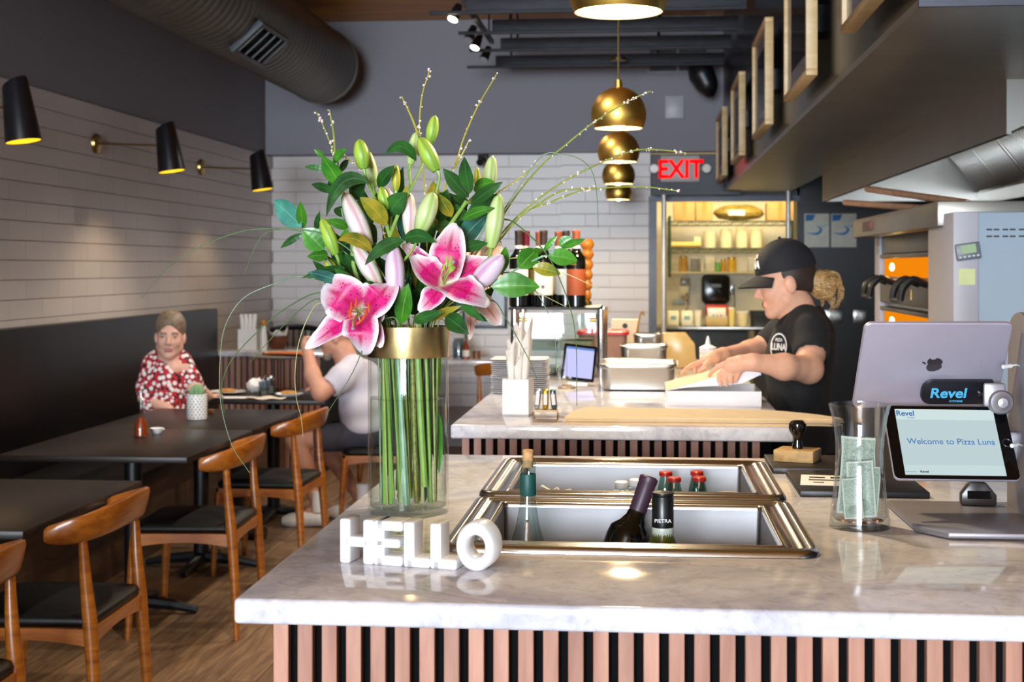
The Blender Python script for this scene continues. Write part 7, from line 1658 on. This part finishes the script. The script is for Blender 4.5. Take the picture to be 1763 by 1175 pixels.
for i, (x0, x1) in enumerate(((1418, 1450), (1469, 1492))):
    a, c = at(x0, 557, y=YK), at(x1, 534, y=YK); sw_ = thing('switch_plate', ('steel four-gang switch plate on the dark wall', 'steel two-gang switch plate on the dark wall')[i], 'switch', ((a.x + c.x) / 2, YK - .003, (a.z + c.z) / 2)); w, h = (c.x - a.x) / 2, (c.z - a.z) / 2
    B().b2((-w, -.004, -h), (w, .002, h), .002).obj('plate', M_STEEL, sw_)
    n = (4, 2)[i]
    for j in range(n): B().box((-w + (j + .5) * 2 * w / n, -.008, 0), (.01, .012, .024), .002).obj('toggle', M_WHITE, sw_)
# steel poles in front of the kitchen opening
for i, (px, zt) in enumerate(((1143, SZ), (1357, SZ))):
    P = at(px, 500, y=11.3); o = thing('steel_pole', ('pale steel pole at the left of the kitchen opening', 'pale steel pole behind the worker\'s cap')[i], 'pole', (P.x, 11.3, 0)); B().cyl((0, 0, .01), (0, 0, zt - .001 if i else zt - .03), .019, 16).obj('tube', M_CHROME if 0 else mat('pole_pale', 'DAD6D2', .3, .3), o); B().lathe([(0, 0), (.05, 0), (.05, .01), (.02, .012)], 20).obj('foot', M_STEEL, o)
    if not i: B().b2((-.09, -.02, zt - .03), (.6, .02, zt - .002)).obj('bracket', M_GREYD, o)
# ================================================================ pantry beyond the opening
M_GRNW = mat('green_wire', '1E3A2A', .5)
pr_ = thing('wire_shelf', 'dark green wire shelving rack in the yellow back kitchen', 'shelf', (at(1250, 430, y=13.3).x, 13.3, 1.4))
xa, xb = at(1153, 430, y=13.2).x, at(1372, 430, y=13.2).x; ZS = [at(1200, py, y=13.2).z for py in (474, 428, 381)]
for x in (xa, xb):
    for y in (13.2, 13.6): B().cyl((x, y, ZS[0] - .02), (x, y, ZS[2] + .05), .0125, 10).obj('post', M_GRNW, pr_, world=True)
for x in (xa, xb): B().b2((x - .012, 13.6, ZS[1] - .05), (x + .012, 13.9, ZS[1] - .03)).b2((x - .012, 13.6, ZS[2]), (x + .012, 13.9, ZS[2] + .02)).obj('wall_bracket', M_GRNW, pr_, world=True)
for z in ZS[1:]:
    b = B()
    for y in (13.2, 13.6):
        for dz in (0, -.035): b.cyl((xa, y, z + dz), (xb, y, z + dz), .004, 6)
        n = int((xb - xa) / .05); pts = [(xa + (xb - xa) * j / n, y, z - (.035 if j % 2 else 0)) for j in range(n + 1)]; b.tube(pts, [.0025] * 2, 5)
    for j in range(int((xb - xa) / .03)): b.tube([(xa + j * .03, 13.2, z + .002), (xa + j * .03, 13.6, z + .002)], [.0022] * 2, 4)
    b.obj('wire_shelf_deck', M_GRNW, pr_, world=True)
M_BOXT = mat('tan_carton', 'B4905E', .8, var=.06)
def carton(px0, px1, py0, py1, y, z, label, m=M_BOXT, d=.25, group='cartons on the top wire shelf'):
    a, c = at(px0, py1, y=y), at(px1, py0, y=y); h = c.z - z; t = thing('carton', label, 'carton', ((a.x + c.x) / 2, y + d / 2, z), 0, group); w = (c.x - a.x) / 2
    B().b2((-w, -d / 2, 0), (w, d / 2, h), .003).obj('box', m, t); B().b2((-.02, -d / 2 - .001, 0), (.02, -d / 2 + .0005, h)).obj('tape', mat('carton_tape', 'A8803A', .4), t)
zt = ZS[2] + .006
carton(1160, 1196, 348, 0, 13.22, zt, 'tan carton at the left end of the top wire shelf'); carton(1198, 1227, 346, 0, 13.22, zt, 'tan carton next to the plastic bundle on the top wire shelf'); carton(1321, 1366, 348, 0, 13.22, zt, 'tan carton at the right end of the top wire shelf')
a, c = at(1229, 350, y=13.25), at(1318, 350, y=13.25); o = thing('plastic_bundle', 'clear plastic wrapped bundle lying on the top wire shelf', 'bundle', ((a.x + c.x) / 2, 13.4, zt)); b = B().ball((0, 0, .075), ((c.x - a.x) / 2, .12, .075), 20); b.v = [v + Vector((0, 0, R.uniform(-.008, .008))) if v.z > .02 else v for v in b.v]; b.obj('wrap', mat('olive_wrap', '8E7A3A', .3, var=.3, vscale=20), o, sharp=25); B().b2((-.1, -.122, .05), (.05, -.116, .1)).obj('sticker', M_LABW, o)
for i, (px, py, n) in enumerate(((1222, 399, 8), (1250, 394, 9), (1277, 391, 10), (1302, 394, 8))):
    P = at(px, 424, y=13.3); h = at(px, py, y=13.3).z - ZS[1] - .006
    for j in range(n):
        o = B().lathe([(0, 0), (.052, 0), (.055, h / n * .5), (.056, h / n * .9), (.05, h / n * .9)], 18).obj('takeout_tub', mat('cream_tub', 'E6DCB8', .5)); o.location = (P.x, 13.3, ZS[1] + .0062 + j * h / n); tag(o, 'cream round tub, %s, in the %s' % ('bottom one' if j == 0 else 'topmost' if j == n - 1 else ORD[n - 1 - j] + ' from the top', ('stack nearest the rolls', 'second stack from the rolls', 'tallest tub stack', 'stack nearest the rack end')[i]), 'tub', 'stacked round tubs on the wire shelf ' + 'abcd'[i])
for i, (x0, x1, py, c_) in enumerate(((1156, 1207, 411, 'C8A860'), (1196, 1207, 400, 'E2D8B4'))):
    a, c = at(x0, 420, y=13.25), at(x1, 420, y=13.25); r = .028; o = thing('paper_roll', ('long tan paper roll lying on the middle wire shelf', 'short pale paper roll lying behind the tan roll')[i], 'roll', (a.x, 13.28 + i * .1, ZS[1] + .0065)); B().cyl((0, 0, r * (1 + i)), (c.x - a.x, 0, r * (1 + i)), r * (1 + i), 18).obj('roll_body', mat('roll_%d' % i, c_, .7), o); B().cyl((-.001, 0, r * (1 + i)), (.0, 0, r * (1 + i)), r * .4, 14).obj('core', M_BOXT, o)
# wall shelf line with jars, soap and towel dispensers
YP = 13.9
lw = thing('wall_shelf', 'narrow cream wall shelf with kitchen jars', 'shelf', (at(1220, 468, y=13.8).x, 13.8, at(1220, 468, y=13.8).z)); xa2, xb2 = at(1150, 468, y=13.8).x - lw.location.x, at(1330, 468, y=13.8).x - lw.location.x
B().b2((xa2, -.1, -.02), (xb2, .1, 0), .003).obj('board', mat('cream_board2', 'D8CCA0', .6), lw); B().b2((xa2, .08, -.024), (xb2, .1, -.018)).obj('rail', M_CREAM, lw)
zsh = lw.location.z + .001
for i, (x0, x1, pt, c_, l) in enumerate(((1169, 1184, 441, 'C8963C', 'tall amber jar on the cream wall shelf'), (1189, 1205, 444, '8A8470', 'grey framed tin on the cream wall shelf'), (1214, 1231, 442, 'E8DCB4', 'white carton on the cream wall shelf'), (1232, 1240, 450, '6AB83A', 'bright green packet on the cream wall shelf'), (1241, 1250, 446, 'D89A1C', 'orange jar on the cream wall shelf'), (1252, 1268, 443, 'E0B020', 'yellow jar on the cream wall shelf'), (1206.5, 1212.5, 452, 'F0E6C4', 'small cream pot on the cream wall shelf'), (1288, 1310, 444, 'E6DEC0', 'folded pale cloth bag on the cream wall shelf'))):
    a, c = at(x0, 468, y=13.75), at(x1, 468, y=13.75); h = at(x0, pt, y=13.75).z - zsh; r = (c.x - a.x) / 2; o = thing('kitchen_jar', l, 'jar', ((a.x + c.x) / 2, 13.77, zsh), 0, 'jars on the cream wall shelf'); mm = mat('jar_%d' % i, c_, .4)
    if i in (0, 4, 5): B().lathe([(0, 0), (r, 0), (r, h * .75), (r * .8, h * .85), (0, h * .85)], 18).obj('jar_body', mm, o); B().lathe([(r * .85, h * .83), (r * .85, h), (0, h)], 16).obj('lid', M_BRASSD, o)
    else: B().box((0, 0, h / 2), (2 * r, .06, h), .008).obj('pack', mm, o); B().box((0, 0, h - .004), (2 * r * .9, .062, .01), .002).obj('fold', M_LABW, o)
P = at(1231, 498, y=YP); td = thing('towel_dispenser', 'black rounded paper towel dispenser on the yellow wall', 'dispenser', (P.x, YP, P.z)); w, h = .135, .138
B().prism(rr(2 * w, 2 * h, .045), .16, Matrix.Translation((0, -.002, 0)) @ RX, .02).obj('housing', mat('smoked_black', '14140F', .15), td); B().b2((-.05, -.1645, .02), (.05, -.1625, .05)).obj('logo_plate', mat('dispenser_grey', '5A6068', .4), td); B().b2((-.1, -.12, -h - .012), (.1, -.04, -h + .01)).obj('outlet', M_BLACK, td)
P = at(1178, 495, y=YP); sd = thing('soap_dispenser', 'grey and white soap dispenser on the yellow wall', 'dispenser', (P.x, YP, P.z)); B().box((0, -.05, 0), (.10, .09, .20), .02).obj('housing', mat('soap_white', 'D8D0B8', .4), sd); B().box((0, -.098, .05), (.085, .01, .07), .008).obj('window', mat('soap_grey', '8A8A84', .2), sd); B().ball((0, -.09, -.05), (.04, .03, .04), 14).obj('push_lever', mat('soap_white', '', 0), sd)
P = at(1172, 520, y=YP); o = B().box((P.x, YP - .006, P.z), (.17, .010, .055), .002).obj('wall_sign', mat('pale_sign', 'B8C4C4', .3)); tag(o, 'small pale steel sign below the soap dispenser', 'sign')
P = at(1261, 499, y=YP); o = thing('power_outlet', 'steel outlet with cord on the yellow wall', 'outlet', (P.x, YP, P.z)); B().box((0, -.004, 0), (.045, .008, .10), .002).obj('plate', M_STEEL, o); B().tube([(0, -.02, 0), (.02, -.04, -.1), (.0, -.05, -.3)], [.004] * 2, 6, 4).obj('cord', M_BLACK, o); B().box((0, -.015, 0), (.02, .02, .03), .003).obj('plug', M_BLACK, o)
# pantry counter with things on it
ZP = at(1200, 563, y=13.3).z
pcn = thing('prep_counter', 'steel prep counter in the yellow back kitchen', 'counter', (.75, 13.6, 0)); xq0, xq1 = at(1128, 560, y=13.3).x, 2.3
B().b2((xq0, 13.3, ZP - .03), (xq1, 13.88, ZP), .004).obj('worktop', M_STEEL, pcn, world=True)
for x in (xq0 + .05, 1.0, xq1 - .05):
    for y in (13.35, 13.8): B().cyl((x, y, 0), (x, y, ZP - .03), .02, 10).obj('leg', M_STEEL, pcn, world=True)
B().b2((xq0 + .02, 13.84, .25), (xq1 - .02, 13.87, ZP - .03)).obj('back_panel', mat('grey_panel', '6E7278', .5), pcn, world=True)
zp = ZP + .0008
P = at(1234, 560, y=13.4); rd = thing('red_top_machine', 'beige and red machine with a white control label on the prep counter', 'appliance', (P.x, 13.5, zp)); h0 = at(1234, 526, y=13.4).z - zp; w = .10
B().b2((-w, -.1, 0), (w, .1, h0 * .5), .006).obj('base', mat('beige_box', 'C4AA7A', .6), rd); B().b2((-w, -.09, h0 * .5), (w, .1, h0), .006).obj('hood', mat('red_top', 'B02A20', .4), rd); B().b2((-w * .85, -.102, h0 * .42), (w * .85, -.092, h0 * .88), .002).obj('label', M_WHITE, rd)
for j, c_ in enumerate(('2E9A3A', 'D05A1C', 'C82A2A')): B().cyl((-.03 + j * .035, -.102, h0 * .52), (-.03 + j * .035, -.105, h0 * .52), .008, 10).obj('button', mat('btn_%d' % j, c_, .4), rd)
for i, (x0, x1, pt, c_, l) in enumerate(((1150, 1169, 536, 'EDE6D2', 'white square tub at the end of the prep counter'), (1173, 1193, 536, 'EFE9D8', 'white square tub with blue print on the prep counter'), (1195, 1209, 535, 'F2EEE2', 'white tapered cup on the prep counter'), (1268, 1291, 537, 'E2D6B4', 'cream tub right of the red machine'), (1253, 1266, 530, 'E8D890', 'tall yellowish bottle by the outlet cord'))):
    a, c = at(x0, 560, y=13.42), at(x1, 560, y=13.42); h = at(x0, pt, y=13.42).z - zp; r = (c.x - a.x) / 2; o = thing('prep_tub', l, 'tub', ((a.x + c.x) / 2, 13.5, zp), 0, 'tubs on the prep counter'); mm = mat('tub_%d' % i, c_, .4)
    if i < 2: B().box((0, 0, h / 2), (2 * r, 2 * r, h), .01).obj('tub_body', mm, o); B().box((0, -r - .001, h * .55), (r, .002, h * .25)).obj('label', mat('tub_label', '7EA8BC', .5), o)
    else: B().lathe([(0, 0), (r * .8, 0), (r, h * .92), (0, h * .92)], 18).obj('tub_body', mm, o); B().lathe([(r * 1.03, h * .9), (r * 1.03, h * .98), (0, h)], 18).obj('lid', M_WHITE, o)
a, c = at(1293, 560, y=13.42), at(1345, 534, y=13.42); o = thing('black_bin', 'black open storage bin on the prep counter', 'bin', ((a.x + c.x) / 2, 13.55, zp)); w, h = (c.x - a.x) / 2, c.z - a.z
B().rrings([(-w * .92, w * .92, -.12, .12, .02, .001), (-w, w, -.13, .13, .02, h), (-w * .97, w * .97, -.127, .127, .02, h), (-w * .88, w * .88, -.115, .115, .02, .01)], True).obj('bin_body', M_BLACK, o, recalc=False); B().b2((-w * .5, -.134, h * .7), (w * .5, -.124, h * .8)).obj('handle', M_IRON, o)
for i, (px, c_) in enumerate(((1183, 'C8C8C4'),)):
    P = at(px, 557, y=13.5); fc = thing('faucet', 'chrome faucet behind the white tubs', 'faucet', (P.x, 13.72, zp)); B().tube([(0, 0, 0), (0, 0, .25), (0, -.06, .30), (0, -.12, .24)], [.010] * 2, 10, 5).obj('spout', M_CHROME, fc); B().box((0, 0, .012), (.16, .05, .024), .006).obj('base', M_CHROME, fc)
